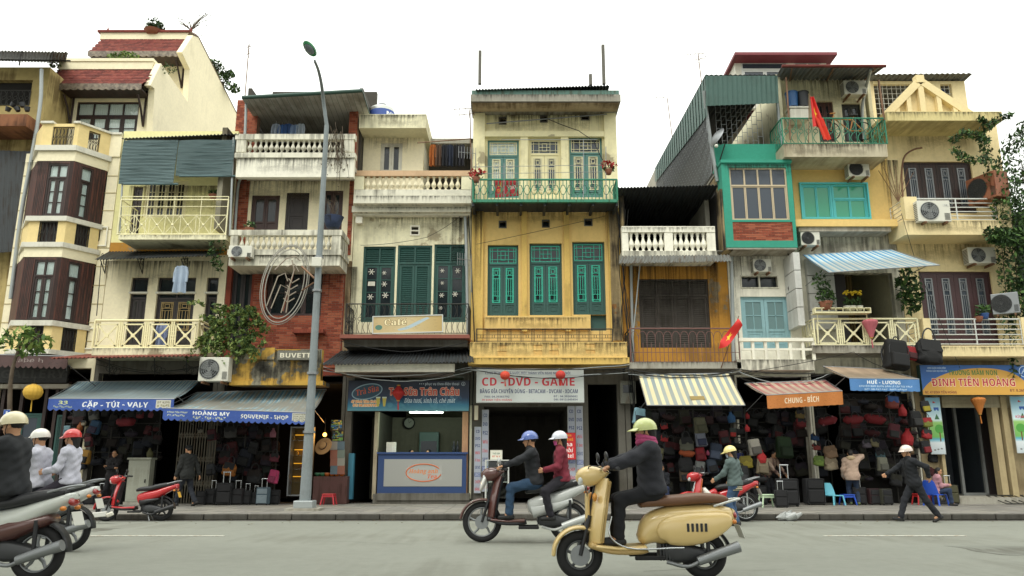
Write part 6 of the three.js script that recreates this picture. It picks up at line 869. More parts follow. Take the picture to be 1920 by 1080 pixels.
board('school_sign','blue and yellow kindergarten sign lettered TRƯỜNG MẦM NON ĐINH TIÊN HOÀNG','school sign',R(1727,684,1938,741,0.6),0.6,0.2,print(1024,280,(g,w,h) => {
g.fillStyle = '#2f62a8';g.fillRect(0,0,w,h);g.fillStyle = '#d3a046';g.beginPath();g.moveTo(0,h);g.lineTo(0,240);g.bezierCurveTo(130,20,700,-40,900,110);g.lineTo(1024,230);g.lineTo(1024,h);g.fill();
txt(g,'UBND QUẬN HOÀN KIẾM',150,28,22,'#b9cbe6',{ max: 170 });txt(g,'PHÒNG GIÁO DỤC ĐÀO TẠO',150,56,22,'#b9cbe6',{ max: 190 });txt(g,'TRƯỜNG MẦM NON',480,72,62,'#3f7a34',{ max: 450 });txt(g,'ĐINH TIÊN HOÀNG',475,164,98,'#b5232f',{ max: 770,stroke: '#ecd9c0',sw: 8 });txt(g,'ĐC: 47 ĐINH TIÊN HOÀNG',165,256,34,'#6b2a22',{ max: 290 });txt(g,'ĐT: 8.260567',890,238,34,'#6b2a22',{ max: 190 });
g.strokeStyle = '#cfe0ee';g.lineWidth = 6;g.beginPath();g.arc(958,62,52,0,7);g.stroke();g.beginPath();g.moveTo(925,85);g.lineTo(958,30);g.lineTo(990,85);g.moveTo(940,62);g.lineTo(976,62);g.stroke();
},0.45),MT.corrDkGreen);
const mural = (k) => print(256,1000,(g,w,h) => { const gr = g.createLinearGradient(0,0,0,h);gr.addColorStop(0,'#8fc4dd');gr.addColorStop(0.4,'#cfe3e6');gr.addColorStop(0.45,'#8fbf6a');gr.addColorStop(0.7,'#6fae5a');gr.addColorStop(0.74,'#5aa7bf');gr.addColorStop(0.8,'#d6dde0');gr.addColorStop(1,'#b9c4c9');g.fillStyle = gr;g.fillRect(0,0,w,h);g.fillStyle = '#c94a4a';g.beginPath();g.moveTo(130,60);g.lineTo(180,95);g.lineTo(120,100);g.fill();g.fillStyle = '#3560b0';g.fillRect(130,175,90,40);g.beginPath();g.arc(150,220,16,0,7);g.arc(205,220,16,0,7);g.fill();g.fillStyle = '#3d6f4a';g.beginPath();g.moveTo(170,290);g.lineTo(215,390);g.lineTo(125,390);g.fill();g.fillStyle = '#4f9a3f';g.beginPath();g.arc(190 - k * 80,560,80,0,7);g.fill();g.fillStyle = '#6b4a2a';g.fillRect(180 - k * 80,620,22,160);g.fillStyle = '#777';for (let i = 0;i < 3;i++) { g.beginPath();g.ellipse(70 + i * 60,930 - i * 12,20,13,0,0,7);g.fill();} if (k) txt(g,'KÍNH',120,360,60,'#c94a6a',{ max: 150 });});
board('mural_panel','painted landscape panel with a green tree left of the school entrance','mural panel',R(1740,745,1768,852,0.25),0.25,0.03,mural(0),MT.aluW);board('mural_panel','painted landscape panel right of the school entrance cut by the frame','mural panel',R(1900,743,1930,850,0.25),0.25,0.03,mural(1),MT.aluW);
board('cafe_sign','faded beige Café banner board on the balcony with green shutters','sign',R(699,592,830,624,1.2),1.2,0.03,print(512,128,(g,w,h) => { const gr = g.createLinearGradient(0,0,w,0);gr.addColorStop(0,'#bda678');gr.addColorStop(0.5,'#c9b68c');gr.addColorStop(1,'#b3985f');g.fillStyle = gr;g.fillRect(0,0,w,h);g.fillStyle = '#a9bcc4';g.beginPath();g.moveTo(180,100);g.bezierCurveTo(260,90,330,30,400,12);g.lineTo(420,20);g.bezierCurveTo(340,60,280,110,190,112);g.fill();txt(g,'Café',165,46,66,'#efe0b5',{ max: 170,font: 'serif',stroke: '#6d5a33',sw: 6 });g.fillStyle = '#4f7a6a';g.beginPath();g.ellipse(42,84,26,20,0,0,7);g.fill();txt(g,'♦',42,84,22,'#b9d6c9');speckle(g,w,h,200,'#8a7a55',0.3);}),MT.aluW,{ rz: 0.025,frame: MT.aluW });
board('balcony_banner','crumpled red banner lettered HUÂN leaning on the green balcony rail','banner',R(927,336,971,369,1.0),1.0,0.02,print(256,192,(g,w,h) => { g.fillStyle = '#b5222c';g.fillRect(0,0,w,h);g.save();g.translate(130,0);g.rotate(0);g.restore();txt(g,'HUÂN',195,96,60,'#e6d6cf',{ max: 110 });txt(g,'LỄ',60,60,46,'#e0a43a');txt(g,'TẾT',60,120,46,'#e0a43a',{ max: 80 });}),MT.roofTile[0],{ rz: 0.1 });
board('paper_sign','small white paper sign standing on the glass counter of the music shop','sign',R(919,844,942,862,0.5),0.5,0.02,print(128,96,(g,w,h) => { g.fillStyle = '#d5d3c4';g.fillRect(0,0,w,h);txt(g,'THẺ SIM',64,34,24,'#4a6a5a',{ max: 80 });txt(g,'ĐT & V',64,64,26,'#c35a4a',{ max: 90 });}),MT.whitePaint);
board('plastic_wall_box','small cream backlit box sign on the pillar left of the music shop','sign',R(889,760,897,788,0.3),0.3,0.12,dull('#d5cfb5'),MT.rust);
board('blue_number_sign','small blue street sign on a thin post at the far left','sign',R(6,768,19,780,3.2),3.2,0.01,print(128,96,(g,w,h) => { g.fillStyle = '#2f4f9a';g.fillRect(0,0,w,h);txt(g,'P',64,48,70,'#dfe5ea');}),MT.steel);
{ // spiral neon tube emblem hung from the lamp post
const c = P(534,532,2.6),t = thing('neon_sign','oval neon tube sign frame with worn emblem hung beside the lamp post','neon sign',c.toArray());const s = Y(400,2.6) - Y(401,2.6),tilt = M4(c.x,c.y,c.z,0,0.25,-0.17);
const el = (a,b,k) => { const q = [];for (let i = 0;i < 40;i++) { const th = i / 40 * Math.PI * 2;q.push(V(Math.cos(th) * a * s,Math.sin(th) * b * s,k));} return q;};
const r = mb(tilt);r.tube(el(36,70,0),0.017,6,true);r.tube(el(31,63,0.02),0.014,6,true);r.tube(el(39,73,-0.05),0.012,6,true);r.build('oval_ring',paint('#98958c',0.6,0.2),t);
const i = mb(tilt);const L = (...p) => i.tube(p.map(([x,y]) => V(x * s,y * s,0.03)),0.018,6);L([-20,-45],[-14,10],[-4,18],[4,5]);L([-12,-48],[-6,-4],[10,-8],[14,-50]);L([6,-52],[10,28],[2,44]);L([-4,30],[8,38],[18,26]);for (let k = 0;k < 4;k++) L([4,10 - k * 12],[12,4 - k * 12],[22,14 - k * 12]);L([-22,20],[-8,44],[6,52],[16,46]);i.build('emblem',paint('#94897a',0.6),t);const rd = mb(tilt);rd.tube([V(10 * s,30 * s,0.0),V(8 * s,-48 * s,0)],0.02,6);rd.build('emblem_stem',paint('#9a5a45',0.5),t);
const k = mb();k.bar(P(566,500,2.6),P(590,522,3.4),0.03);k.bar(P(566,545,2.6),P(588,530,3.4),0.02);k.build('bracket',MT.rust,t);
}
// ---------- street furniture, lanterns, plants, laundry, cables ----------
{ // street lamp
const b = onG(571,957),t = thing('street_lamp','tall grey street lamp with a green head standing at the kerb','street lamp',b.toArray()),z = b.z;
mb().box(b.x - 0.42,b.x + 0.42,PV,PV + 0.06,z - 0.3,z + 0.3).build('footing',MT.concrete,t);mb().bev(b.x - 0.24,b.x + 0.24,PV + 0.05,PV + 0.24,z - 0.22,z + 0.22,0.03).build('base_plate',MT.pipe,t);
const yT = Y(235,z),pole = plasterS('#8f9799',{ amt: 0.3,off: 201,size: 2,grime: '#5b5f60' });pole.metalness = 0.3;mb().tube([V(b.x,PV + 0.2,z),V(b.x,Y(720,z),z),V(b.x,yT,z)],0.145,8,false,0.065).build('pole',pole,t);
const hd = P(583,100,z + 1.7);const path = curve([V(b.x,yT,z),P(607,195,z + 0.12),P(603,160,z + 0.5),P(597,132,z + 1.05),P(590,114,z + 1.6)],22);mb().tube(path,0.055,7,false,0.035).build('arm',pole,t);
const lm = M4(hd.x,hd.y + 0.06,hd.z + 0.12,-0.15,-0.2,0.12,0.64);const hh = mb(lm);hh.geo(new THREE.SphereGeometry(0.5,20,12,0,Math.PI * 2,0,Math.PI / 2),M4(0,0,0,0,0,0,0.42,0.34,0.95));hh.geo(new THREE.CylinderGeometry(0.21,0.19,0.07,20),M4(0,-0.03,0,0,0,0,1,1,2.2));hh.build('lamp_head',paint('#2f7d4f',0.35),t);const gl = mb(lm);gl.geo(new THREE.SphereGeometry(0.16,16,8,0,Math.PI * 2,Math.PI / 2,Math.PI / 2),M4(0,-0.06,0.06,0,0,0,1,0.7,2));gl.build('lamp_glass',new THREE.MeshPhysicalMaterial({ color: '#7d8790',roughness: 0.15,transmission: 0.3 }),t);
const bd = mb();for (const py of [483,545,700,810]) { const y = Y(py,z),r = 0.075 + 0.085 * (1 - (y - PV) / (yT - PV));bd.geo(new THREE.CylinderGeometry(r + 0.012,r + 0.012,0.06,12),M4(b.x,y,z));} bd.build('band',MT.steel,t);mb().bev(b.x - 0.13,b.x + 0.13,Y(500,z + 0.2),Y(483,z + 0.2),z + 0.1,z + 0.26,0.015).build('junction_box',MT.acWhite,t);
}
{ // grey cabinet on the pavement
const p = onG(254,942),t = thing('utility_cabinet','pale grey metal utility cabinet behind the red scooter','utility cabinet',p.toArray());const w = X(276,900,p.z) - X(235,900,p.z),hgt = Y(858,p.z) - PV;const m = rusty('#a9ab9c',0.3,0.6);
mb().bev(p.x - w / 2,p.x + w / 2,PV + 0.08,PV + hgt - 0.06,p.z - 0.3,p.z,0.015).build('body',m,t);mb().bev(p.x - w / 2 - 0.04,p.x + w / 2 + 0.04,PV + hgt - 0.06,PV + hgt,p.z - 0.34,p.z + 0.05,0.02).build('lid',m,t);mb().box(p.x - w / 2 - 0.03,p.x + w / 2 + 0.03,PV,PV + 0.08,p.z - 0.32,p.z + 0.03).build('plinth',MT.concrete,t);mb().bev(p.x - w / 2 + 0.05,p.x + w / 2 - 0.05,PV + 0.14,PV + hgt - 0.12,p.z,p.z + 0.008,0.003,1).build('door',m,t);mb().cb(p.x + w / 2 - 0.1,PV + hgt * 0.5,p.z + 0.02,0.03,0.1,0.03).build('handle',MT.railDark,t);
}
// lanterns: a ribbed silk body, caps and a tassel
function lantern(name,label,px,py,z,wpx,prof,color,hang = 0.25,rough = 0.7) {
const c = P(px,py,z),s = (X(px + wpx / 2,py,z) - X(px - wpx / 2,py,z)) / 2,t = thing(name,label,'lantern',c.toArray());const N = 24;
const m = S({ color,roughness: rough });mb().sheet((u,v) => { const th = -u * Math.PI * 2,k = v * (prof.length - 1),i = Math.min(prof.length - 2,Math.floor(k)),f = k - i,r = prof[i][0] + (prof[i + 1][0] - prof[i][0]) * f,y = prof[i][1] + (prof[i + 1][1] - prof[i][1]) * f,rr_ = r * s * (1 - 0.05 * Math.abs(Math.cos(th * 7)));return V(c.x + Math.cos(th) * rr_,c.y + y * s,c.z + Math.sin(th) * rr_);},56,16,0.004).build('shade',m,t);
const top = prof[prof.length - 1][1] * s,bot = prof[0][1] * s,tr = mb();tr.geo(new THREE.CylinderGeometry(s * 0.25,s * 0.28,0.03,14),M4(c.x,c.y + top,c.z)).geo(new THREE.CylinderGeometry(s * 0.24,s * 0.2,0.03,14),M4(c.x,c.y + bot,c.z));tr.build('cap',paint('#b58d3d',0.4),t);mb().bar(V(c.x,c.y + top,c.z),V(c.x,c.y + top + hang,c.z),0.006,4).build('cord',MT.railDark,t);mb().tube([V(c.x,c.y + bot,c.z),V(c.x,c.y + bot - s * 0.5,c.z),V(c.x + 0.01,c.y + bot - s * 1.3,c.z)],0.012,6,false,0.022).build('tassel',S({ color,roughness: 0.9 }),t);void N;return t;
}
const round = [[0.25,-0.82],[0.6,-0.72],[0.88,-0.42],[1,0],[0.88,0.42],[0.6,0.72],[0.25,0.82]],drop = [[0.2,-1.5],[0.32,-1.1],[0.62,-0.3],[0.92,0.35],[1,0.62],[0.75,0.85],[0.3,0.92]],diam = [[0.12,-1.1],[0.5,-0.6],[1,0],[0.5,0.6],[0.12,1.1]];
lantern('round_lantern','round yellow silk lantern hanging before the dark shop at the left',62,735,2.4,34,round,'#c9a03a');lantern('round_lantern','small round red lantern over the first letters of the CD sign',947,704,1.3,19,round,'#c2402b',0.12);lantern('round_lantern','small round red lantern over the word GAME on the CD sign',1051,703,1.3,19,round,'#b53128',0.12);
lantern('diamond_lantern','dark red diamond lantern hanging in front of the tea sign',747,737,0.9,26,diam,'#a3221f',0.3);lantern('drop_lantern','pink drop shaped lantern hanging on the deco balcony railing',1632,612,1.2,29,drop,'#b5606a',0.15);lantern('drop_lantern','orange drop shaped lantern hanging in the school entrance',1835,757,0.5,26,drop,'#b8702f',0.12);
// air conditioners
function ac(px,py,wpx,z,label,o = {}) { const w = X(px + wpx / 2,py,z) - X(px - wpx / 2,py,z),h = w * (o.ar || 0.7),t = acUnit(label,w,h,o.d || 0.32,o);t.position.set(X(px,py,z),Y(py,z) - h / 2,z - 0.17);t.rotation.y = o.ry || 0;return t;}
ac(1752,396,62,1.25,'grey LG air conditioner with big fan on the upper right balcony',{ logo: 'LG' });ac(1842,479,52,0.42,'cream air conditioner on the wall above the lower right balcony',{ ar: 0.64 });ac(1611,317,40,0.5,'air conditioner on a cyan shelf above the green glass windows',{ ar: 0.8,dark: true });ac(1604,164,42,0.2,'white air conditioner under the top corrugated roof',{ ar: 0.72 });ac(1520,447,36,0.6,'dark fronted air conditioner in the gap under the yellow ledge',{ ar: 0.82,dark: true });ac(1430,498,34,0.28,'square air conditioner above the blue doors',{ ar: 0.8 });ac(400,693,56,1.6,'large old air conditioner beside the yellow weathered parapet',{ ar: 0.84 });ac(450,472,44,1.35,'beige air conditioner hung on the lower baluster balcony',{ ar: 0.56 });
{ const t = ac(1858,352,62,0.9,'air conditioner with orange side panel turned at the balcony corner',{ ar: 0.85,ry: -1.25,d: 0.55,dark: true,body: rusty('#8f5a40',0.5) });void t;const u = ac(1892,570,44,0.75,'grey metal cabinet air conditioner at the lower right balcony end',{ ar: 0.95,ry: -0.6,d: 0.5,body: MT.steel,dark: true });void u;}
plant('hanging_fern_basket','small plant basket hanging on the pale yellow wall behind the railing','plant',402,366,0.5,(c) => blob(V(c.x,c.y + 0.08,c.z),0.22,0.1,0.15,60),0.1,{ pot: [0.17,0.16] });
// things on the top balcony of the flag house
{ const z = 0.6,q = R(1482,203,1517,224,z),t = thing('white_box','white polystyrene box on the top green railed balcony','box',[(q[0] + q[1]) / 2,q[2],z]);mb().bev(q[0],q[1],q[2],q[3],z - 0.4,z,0.03).build('box',MT.whitePaint,t);mb().bev(q[0] - 0.03,q[1] + 0.03,q[3],q[3] + 0.07,z - 0.43,z + 0.03,0.02).build('lid',MT.whitePaint,t);for (const [px,n,col] of [[1486,'blue','#2f5f94'],[1506,'black','#26282c']]) { const c = P(px,203,z - 0.2);tag(mb().geo(new THREE.CylinderGeometry(0.2,0.17,0.5,18),M4(c.x,c.y + 0.28,c.z)).geo(new THREE.TorusGeometry(0.2,0.02,6,20),M4(c.x,c.y + 0.53,c.z,Math.PI / 2)).build('plastic_drum',paint(col,0.4)),n + ' plastic drum behind the white box on the top balcony','drum');}
const b = P(1590,262,0.8),t2 = thing('bicycle','old bicycle leaning behind the top green railing','bicycle',b.toArray()),w = mb(),f = mb(),r = 0.3;for (const s of [-0.52,0.52]) { const m = mb();m.geo(new THREE.TorusGeometry(r,0.018,6,28),M4(b.x + s,b.y + r,0.8));for (let i = 0;i < 10;i++) { const a = i * 0.628;m.bar(V(b.x + s,b.y + r,0.8),V(b.x + s + Math.cos(a) * r,b.y + r + Math.sin(a) * r,0.8),0.004,4);} m.build('bicycle_wheel',MT.rubber,t2);} void w;const L = (x0,y0,x1,y1) => f.bar(V(b.x + x0,b.y + y0,0.8),V(b.x + x1,b.y + y1,0.8),0.02,6);L(-0.52,0.3,-0.38,0.85);L(-0.4,0.75,0.1,0.3);L(-0.4,0.72,0.2,0.68);L(0.1,0.3,0.25,0.8);L(0.1,0.3,0.52,0.3);L(0.2,0.68,0.52,0.3);L(-0.5,0.9,-0.32,0.92);f.build('bicycle_frame',paint('#a9702f',0.4),t2);mb().bev(b.x + 0.13,b.x + 0.37,b.y + 0.8,b.y + 0.87,0.72,0.88,0.03).build('saddle',MT.black,t2);}
// flags
function flag(label,pts,w,h,mat,mAt) { const t = thing('flag',label,'flag',mAt.toArray());mb().sheet((u,v) => pts(u,v),18,12,0.004).build('cloth',mat,t);return t;}
const flagM = print(256,192,(g,w,h) => { g.fillStyle = '#c8241f';g.fillRect(0,0,w,h);g.fillStyle = '#e3c52f';g.beginPath();for (let i = 0;i < 10;i++) { const r = i % 2 ? 18 : 46,a = i * Math.PI / 5 - Math.PI / 2;g.lineTo(w / 2 + Math.cos(a) * r,h / 2 + Math.sin(a) * r);} g.fill();});
{ const a = P(1384,597,1.5),b = P(1350,640,1.5),t = flag('red flag with yellow star hanging from the ochre balcony',(u,v) => { const p = sub(a,b,u),q = V(-0.1,-0.42,0.02);return p.addScaledVector(q,v * (0.5 + 0.5 * Math.sin(u * Math.PI))).add(V(0.16 * v * (1 - u),0,0.05 * Math.sin(u * 7 + v * 3)));},0,0,flagM,a);mb().bar(a.clone().add(V(0.03,0.08,-0.02)),P(1352,690,1.0),0.014).build('pole',MT.rust,t);}
{ const a = P(1518,182,1.15),t = flag('folded red flag hanging from a pole on the top green railing',(u,v) => { const y = a.y + (Y(238,1.15) - a.y) * v;return V(a.x + 0.02 + u * (0.1 + 0.28 * v),y,1.15 + 0.05 * Math.sin(u * 9));},0,0,flagM,a);mb().bar(a.clone().add(V(0,0.1,0)),P(1516,268,1.1),0.014).build('pole',MT.rust,t);const c = P(1529,222,1.2);flag('second orange red flag draped over the green railing',(u,v) => V(c.x + u * 0.22 + v * 0.2,c.y + (Y(262,1.2) - c.y) * v,1.2 + 0.04 * Math.sin(u * 8)),0,0,dull('#cf3a25'),c);}
// laundry: a garment is a body with sleeves, hung on a line
function garment(label,px,py,z,wpx,hpx,color,name = 'hanging_shirt',cat = 'clothes') { const c = P(px,py,z),w = X(px + wpx / 2,py,z) - X(px - wpx / 2,py,z),h = Y(py,z) - Y(py + hpx,z),t = thing(name,label,cat,c.toArray());mb().sheet((u,v) => V(c.x + (u - 0.5) * w * (0.75 + 0.25 * v) ,c.y - v * h - 0.08 * w * Math.abs(u - 0.5),c.z + 0.05 * Math.sin(u * 11 + px) * (0.3 + v)),14,6,0.02).build('body',cloth(color),t);const s = mb();for (const k of [-1,1]) s.tube([V(c.x + k * w * 0.38,c.y - 0.07 * h,c.z),V(c.x + k * w * 0.5,c.y - 0.3 * h,c.z),V(c.x + k * w * 0.48,c.y - 0.62 * h,c.z + 0.02)],w * 0.12,7,false,w * 0.09);s.build('sleeve',cloth(color),t);mb().bar(V(c.x,c.y - 0.02,c.z),V(c.x,c.y + 0.1,c.z),0.006,4).build('hanger',MT.steel,t);return t;}
garment('pale blue shirt hanging under the small canopy of the cream balcony',341,498,1.0,24,50,'#a9b9cc');[['#8d97a5',518,'grey'],['#35598f',530,'denim blue'],['#2f4a78',541,'navy'],['#6f83a3',553,'checked pale blue'],['#9aa3ad',564,'light grey']].forEach(([c,px,n],i) => garment(n + ' shirt hanging on the top terrace of the brick trimmed house',px,232 + (i % 2) * 2,0.1,15,32,c));[['#b3672f',812,'orange'],['#5a4436',822,'brown'],['#23252d',834,'black'],['#2b3346',844,'dark navy'],['#1f2023',856,'charcoal'],['#2a2a33',866,'dark grey']].forEach(([c,px,n]) => garment(n + ' garment on the clothes pole of the cafe house roof terrace',px,271,-0.6,12,40,c));
garment('light blue trousers airing behind the lower cream balcony rail',305,606,0.9,20,44,'#8f9cc4','hanging_trousers');
// plants
function plant(name,label,cat,px,py,z,pts,size,{ pot,mats = MT.leaf,stems = [],part = 'foliage' } = {}) { const c = P(px,py,z),t = thing(name,label,cat,c.toArray());if (stems.length) { const s = mb();for (const [q,r] of stems) s.tube(curve(q.map(([a,b,zz]) => P(a,b,zz ?? z)),10),r,5,false,r * 0.4);s.build('stem',MT.bark,t);} foliage(t,part,pts(c),size,{ mats });if (pot) { const [w,h,m] = pot,q = mb();q.geo(new THREE.LatheGeometry([[0.0,0],[0.62,0],[0.85,0.5],[1,0.92],[1.06,1],[0.9,1],[0.86,0.9],[0,0.85]].map(([a,b]) => new THREE.Vector2(a * w,b * h)),18),M4(c.x,c.y - h,c.z));q.build('pot',m || MT.terracotta,t);} return t;}
const bright = [dull('#5d7a33',0.8),dull('#74873f',0.8),dull('#3f5a26',0.8)];
{ const pts = [];const c = P(418,610,1.3);for (let i = 0;i < 92;i++) { const a = P(rr(374,495),rr(570,662),1.3),d = V(rr(-0.5,0.5),rr(-0.3,0.45),rr(-0.25,0.35));for (let j = 0;j < 26;j++) { const q = a.clone().addScaledVector(d,j / 26);q.y -= 0.25 * (j / 26) ** 2;pts.push(...blob(q,0.09,0.07,0.09,2));} } void c;plant('balcony_bush','shaggy green bush spilling over the balcony beside the brick wall','bush',418,640,1.3,() => pts,0.11,{ mats: [dull('#5a7034',0.8),dull('#74813f',0.8),dull('#3b5226',0.8)],stems: [[[[430,655],[420,610],[400,570]],0.03],[[[440,655],[450,610],[455,575]],0.03]] });}
{ const pts = blob(P(46,640,2.6),0.75,0.42,0.5,260,0.1);plant('street_tree','young tree with a thin leaning trunk at the lower left','tree',24,660,2.6,() => pts,0.19,{ mats: bright,part: 'crown',stems: [[[[12,945,2.6],[18,800,2.6],[22,700,2.6],[40,640,2.6]],0.09],[[[30,670,2.6],[60,640,2.6],[80,625,2.6]],0.04]] });}
{ const pts = [];for (const [px,py,r] of [[290,43,0.32],[283,50,0.22],[299,50,0.22]]) pts.push(...blob(P(px,py,-4.7),r,r * 0.7,r,130));plant('bonsai','small round bonsai in a tray on top of the red roof ridge','bonsai',288,58,-4.7,() => pts,0.12,{ pot: [0.35,0.18],stems: [[[[289,58],[287,50],[290,44]],0.04]] });const p2 = [];const st = [];for (let i = 0;i < 26;i++) { const a = [358,57],b = [358 + rr(-34,38),52 + rr(-30,18)];st.push([[a,[(a[0] + b[0]) / 2,(a[1] + b[1]) / 2 - 3],b],0.015]);p2.push(...blob(P(b[0],b[1],-4.8),0.14,0.1,0.1,3));} plant('bare_bonsai','sparse bonsai with bare spreading twigs on the roof corner','bonsai',358,60,-4.8,() => p2,0.07,{ stems: st });}
plant('roof_shrub','low olive shrub growing on the lower roof parapet','shrub',232,110,-2.1,(c) => blob(V(c.x,c.y + 0.05,c.z),0.62,0.22,0.25,420),0.11,{ mats: bright });plant('roof_shrub','thin grey shrub at the right end of the lower roof parapet','shrub',318,128,-2.2,(c) => blob(c,0.3,0.25,0.2,90,0.1),0.08);plant('roof_shrub','small green shrub at the left end of the lower roof','shrub',105,115,-1.9,(c) => blob(c,0.32,0.28,0.2,140),0.12,{ mats: bright });
for (const [px,py,n,s] of [[408,130,'upper',0.45],[418,155,'lower',0.5]]) plant('gable_tree',n + ' dark clipped tree behind the sloping yellow gable','tree',px,py,-8,(c) => [...blob(V(c.x - 0.2,c.y + 0.2,c.z),s,s * 0.5,s,190),...blob(V(c.x + 0.45,c.y - 0.25,c.z),s * 0.7,s * 0.4,s * 0.6,130)],0.16,{ part: 'crown',stems: [[[[px - 4,py + 40,-8],[px,py + 15,-8],[px + 2,py,-8]],0.06]] });
plant('potted_plant','small green plant on the lower baluster rail beside the drain pipe','plant',468,428,1.0,(c) => blob(V(c.x,c.y + 0.08,c.z),0.2,0.16,0.15,70),0.1,{ pot: [0.14,0.14] });{ const t = plant('glazed_pot','large blue and white glazed pot on the lower baluster rail','flower pot',625,407,1.0,() => [],0.1,{ pot: [0.31,0.34,plasterS('#3c4866',{ amt: 0.95,size: 0.7 })] });const s = mb();for (let i = 0;i < 10;i++) { const a = P(625,407,1);s.tube(curve([a,V(a.x + rr(-0.2,0.2),a.y + 0.4,a.z),V(a.x + rr(-0.5,0.4),a.y + rr(0.5,1.1),a.z)],6),0.008,4,false,0.003);} s.build('twig',MT.bark,t);}
plant('balcony_shrub','dark leafy shrub on the flower shelf under the striped awning','plant',1548,566,1.1,(c) => [...blob(V(c.x,c.y + 0.1,c.z),0.3,0.32,0.2,240),...blob(V(c.x - 0.05,c.y + 0.6,c.z),0.28,0.35,0.2,130,0.1)],0.12,{ pot: [0.2,0.24] });for (const [px,n] of [[1588,'left'],[1598,'middle'],[1611,'right']]) { const t = plant('chrysanthemum','yellow chrysanthemum pot on the balcony shelf, ' + n + ' of three','flowers',px,574,1.05,(c) => blob(V(c.x,c.y + 0.12,c.z),0.1,0.14,0.1,40),0.1,{ pot: [0.11,0.14,MT.whitePaint] });const c = P(px,549,1.05),y = mb();for (const v of blob(c,0.13,0.07,0.1,14)) y.geo(new THREE.SphereGeometry(0.035,6,5),M4(v.x,v.y,v.z,0,0,0,1,0.7,1));y.build('flower',dull('#d9b92a'),t);}
plant('balcony_palm','dark spiky plants in shade at the right of the awning balcony','plant',1705,545,0.6,(c) => blob(c,0.42,0.75,0.3,420,0.1),0.18);plant('potted_plant','green pot plant on the lower right balcony rail','plant',1845,588,0.95,(c) => blob(V(c.x,c.y + 0.1,c.z),0.22,0.2,0.15,80),0.14,{ pot: [0.13,0.18,paint('#2f4f86',0.4)] });plant('potted_plant','small terracotta pot with seedling on the lower right rail','plant',1835,594,0.95,(c) => blob(V(c.x,c.y + 0.06,c.z),0.1,0.1,0.1,20),0.08,{ pot: [0.12,0.14] });
for (const [px,py,n] of [[893,333,'left'],[1141,318,'right']]) { const t = plant('red_flower_pot','red poinsettia at the ' + n + ' end of the green balcony rail','flowers',px,py,1.1,(c) => blob(c,0.2,0.12,0.15,40),0.1,{ pot: [0.12,0.16] });foliage(t,'flower',blob(P(px,py - 9,1.1),0.28,0.12,0.15,60),0.13,{ mats: [dull('#a53230')] });}
{ // creepers on the right
const pts = [],st = [];const run = (q,n,r,k = 26) => { const c = curve(q.map((a) => P(...a)),n);st.push(c);for (const p of c) pts.push(...blob(p,r,r,r * 0.7,Math.round(k * 1.9)));};
run([[1900,700,0.6],[1890,600,0.6],[1880,480,0.7],[1870,400,1.0],[1850,290,1.2],[1840,250,1.3]],26,0.22,14);run([[1910,560,0.6],[1900,440,0.9],[1895,360,1.2]],14,0.55,60);run([[1845,260,1.3],[1815,250,1.3],[1785,262,1.3]],10,0.16,10);run([[1850,300,1.3],[1810,298,1.3],[1790,280,1.3]],10,0.16,9);run([[1850,240,1.3],[1870,225,1.3],[1895,215,1.3]],10,0.13,7);run([[1870,330,1.2],[1885,290,1.2],[1905,260,1.2],[1925,240,1.2]],14,0.3,13);run([[1860,440,1.25],[1885,445,1.2],[1925,445,1.2]],14,0.3,40);run([[1915,300,0.8],[1925,400,0.7],[1930,520,0.6]],12,0.6,60);run([[1915,620,0.6],[1908,530,0.6]],8,0.35,30);run([[1848,232,1.3],[1838,222,1.3]],4,0.12,8);
const t = thing('creeper','dense green creeper climbing the right edge and hanging round the balconies','creeper',P(1900,600,0.6).toArray());const s = mb();for (const c of st) s.tube(c,0.014,5,false,0.006);s.build('stem',MT.bark,t);foliage(t,'foliage',pts,0.13,{ mats: MT.leaf });
}
{ const pts = [];for (let i = 0;i < 14;i++) pts.push(...blob(P(405 + rr(-10,14),452 + i * 4,1.1),0.14,0.12,0.12,12));plant('hanging_creeper','creeper trailing below the upper railed balcony by the drain pipe','creeper',405,470,1.1,() => pts,0.12);const p2 = [],st = [];for (let i = 0;i < 24;i++) { const a = [632 + rr(-14,14),225 + rr(0,60)],b = [a[0] + rr(-22,18),a[1] + rr(20,80)];st.push([[a,[(a[0] + b[0]) / 2 + rr(-5,5),(a[1] + b[1]) / 2],b],0.012]);p2.push(...blob(P(b[0],b[1],1.2),0.15,0.15,0.1,3));} plant('dry_creeper','dry leafless creeper hanging at the right of the top terrace','creeper',630,230,1.2,() => p2,0.07,{ stems: st,mats: [dull('#5d5540')] });}
// roof things
{ const c = P(716,224,-2),t = thing('water_tank','white water tank with blue band lettered NHÀ behind the hut roof','water tank',c.toArray());const k = X(742,205,-2) - X(696,205,-2);const r = k / 2;mb().geo(new THREE.CylinderGeometry(r,r,1.4,32),M4(c.x,c.y - 0.35,c.z)).geo(new THREE.SphereGeometry(r,24,8,0,Math.PI * 2,0,Math.PI / 2),M4(c.x,c.y + 0.35,c.z,0,0,0,1,0.25,1)).build('tank',paint('#c9cbc6',0.3,0.6),t);const bm = print(512,96,(g,w,h) => { g.fillStyle = '#3a5399';g.fillRect(0,0,w,h);txt(g,'NHÀ',128,50,70,'#e6e9ee',{ max: 130 });txt(g,'NHÀ',384,50,70,'#e6e9ee',{ max: 130 });});mb().sheet((u,v) => { const a = -0.6 - u * Math.PI * 2;return V(c.x + Math.sin(-a - 0.9) * (r + 0.006),c.y - 0.1 + v * 0.34,c.z + Math.cos(-a - 0.9) * (r + 0.006));},48,1,0.004).build('band',bm,t);mb().geo(new THREE.CylinderGeometry(0.15,0.15,0.06,12),M4(c.x,c.y + 0.55,c.z)).build('hatch',MT.steel,t);}
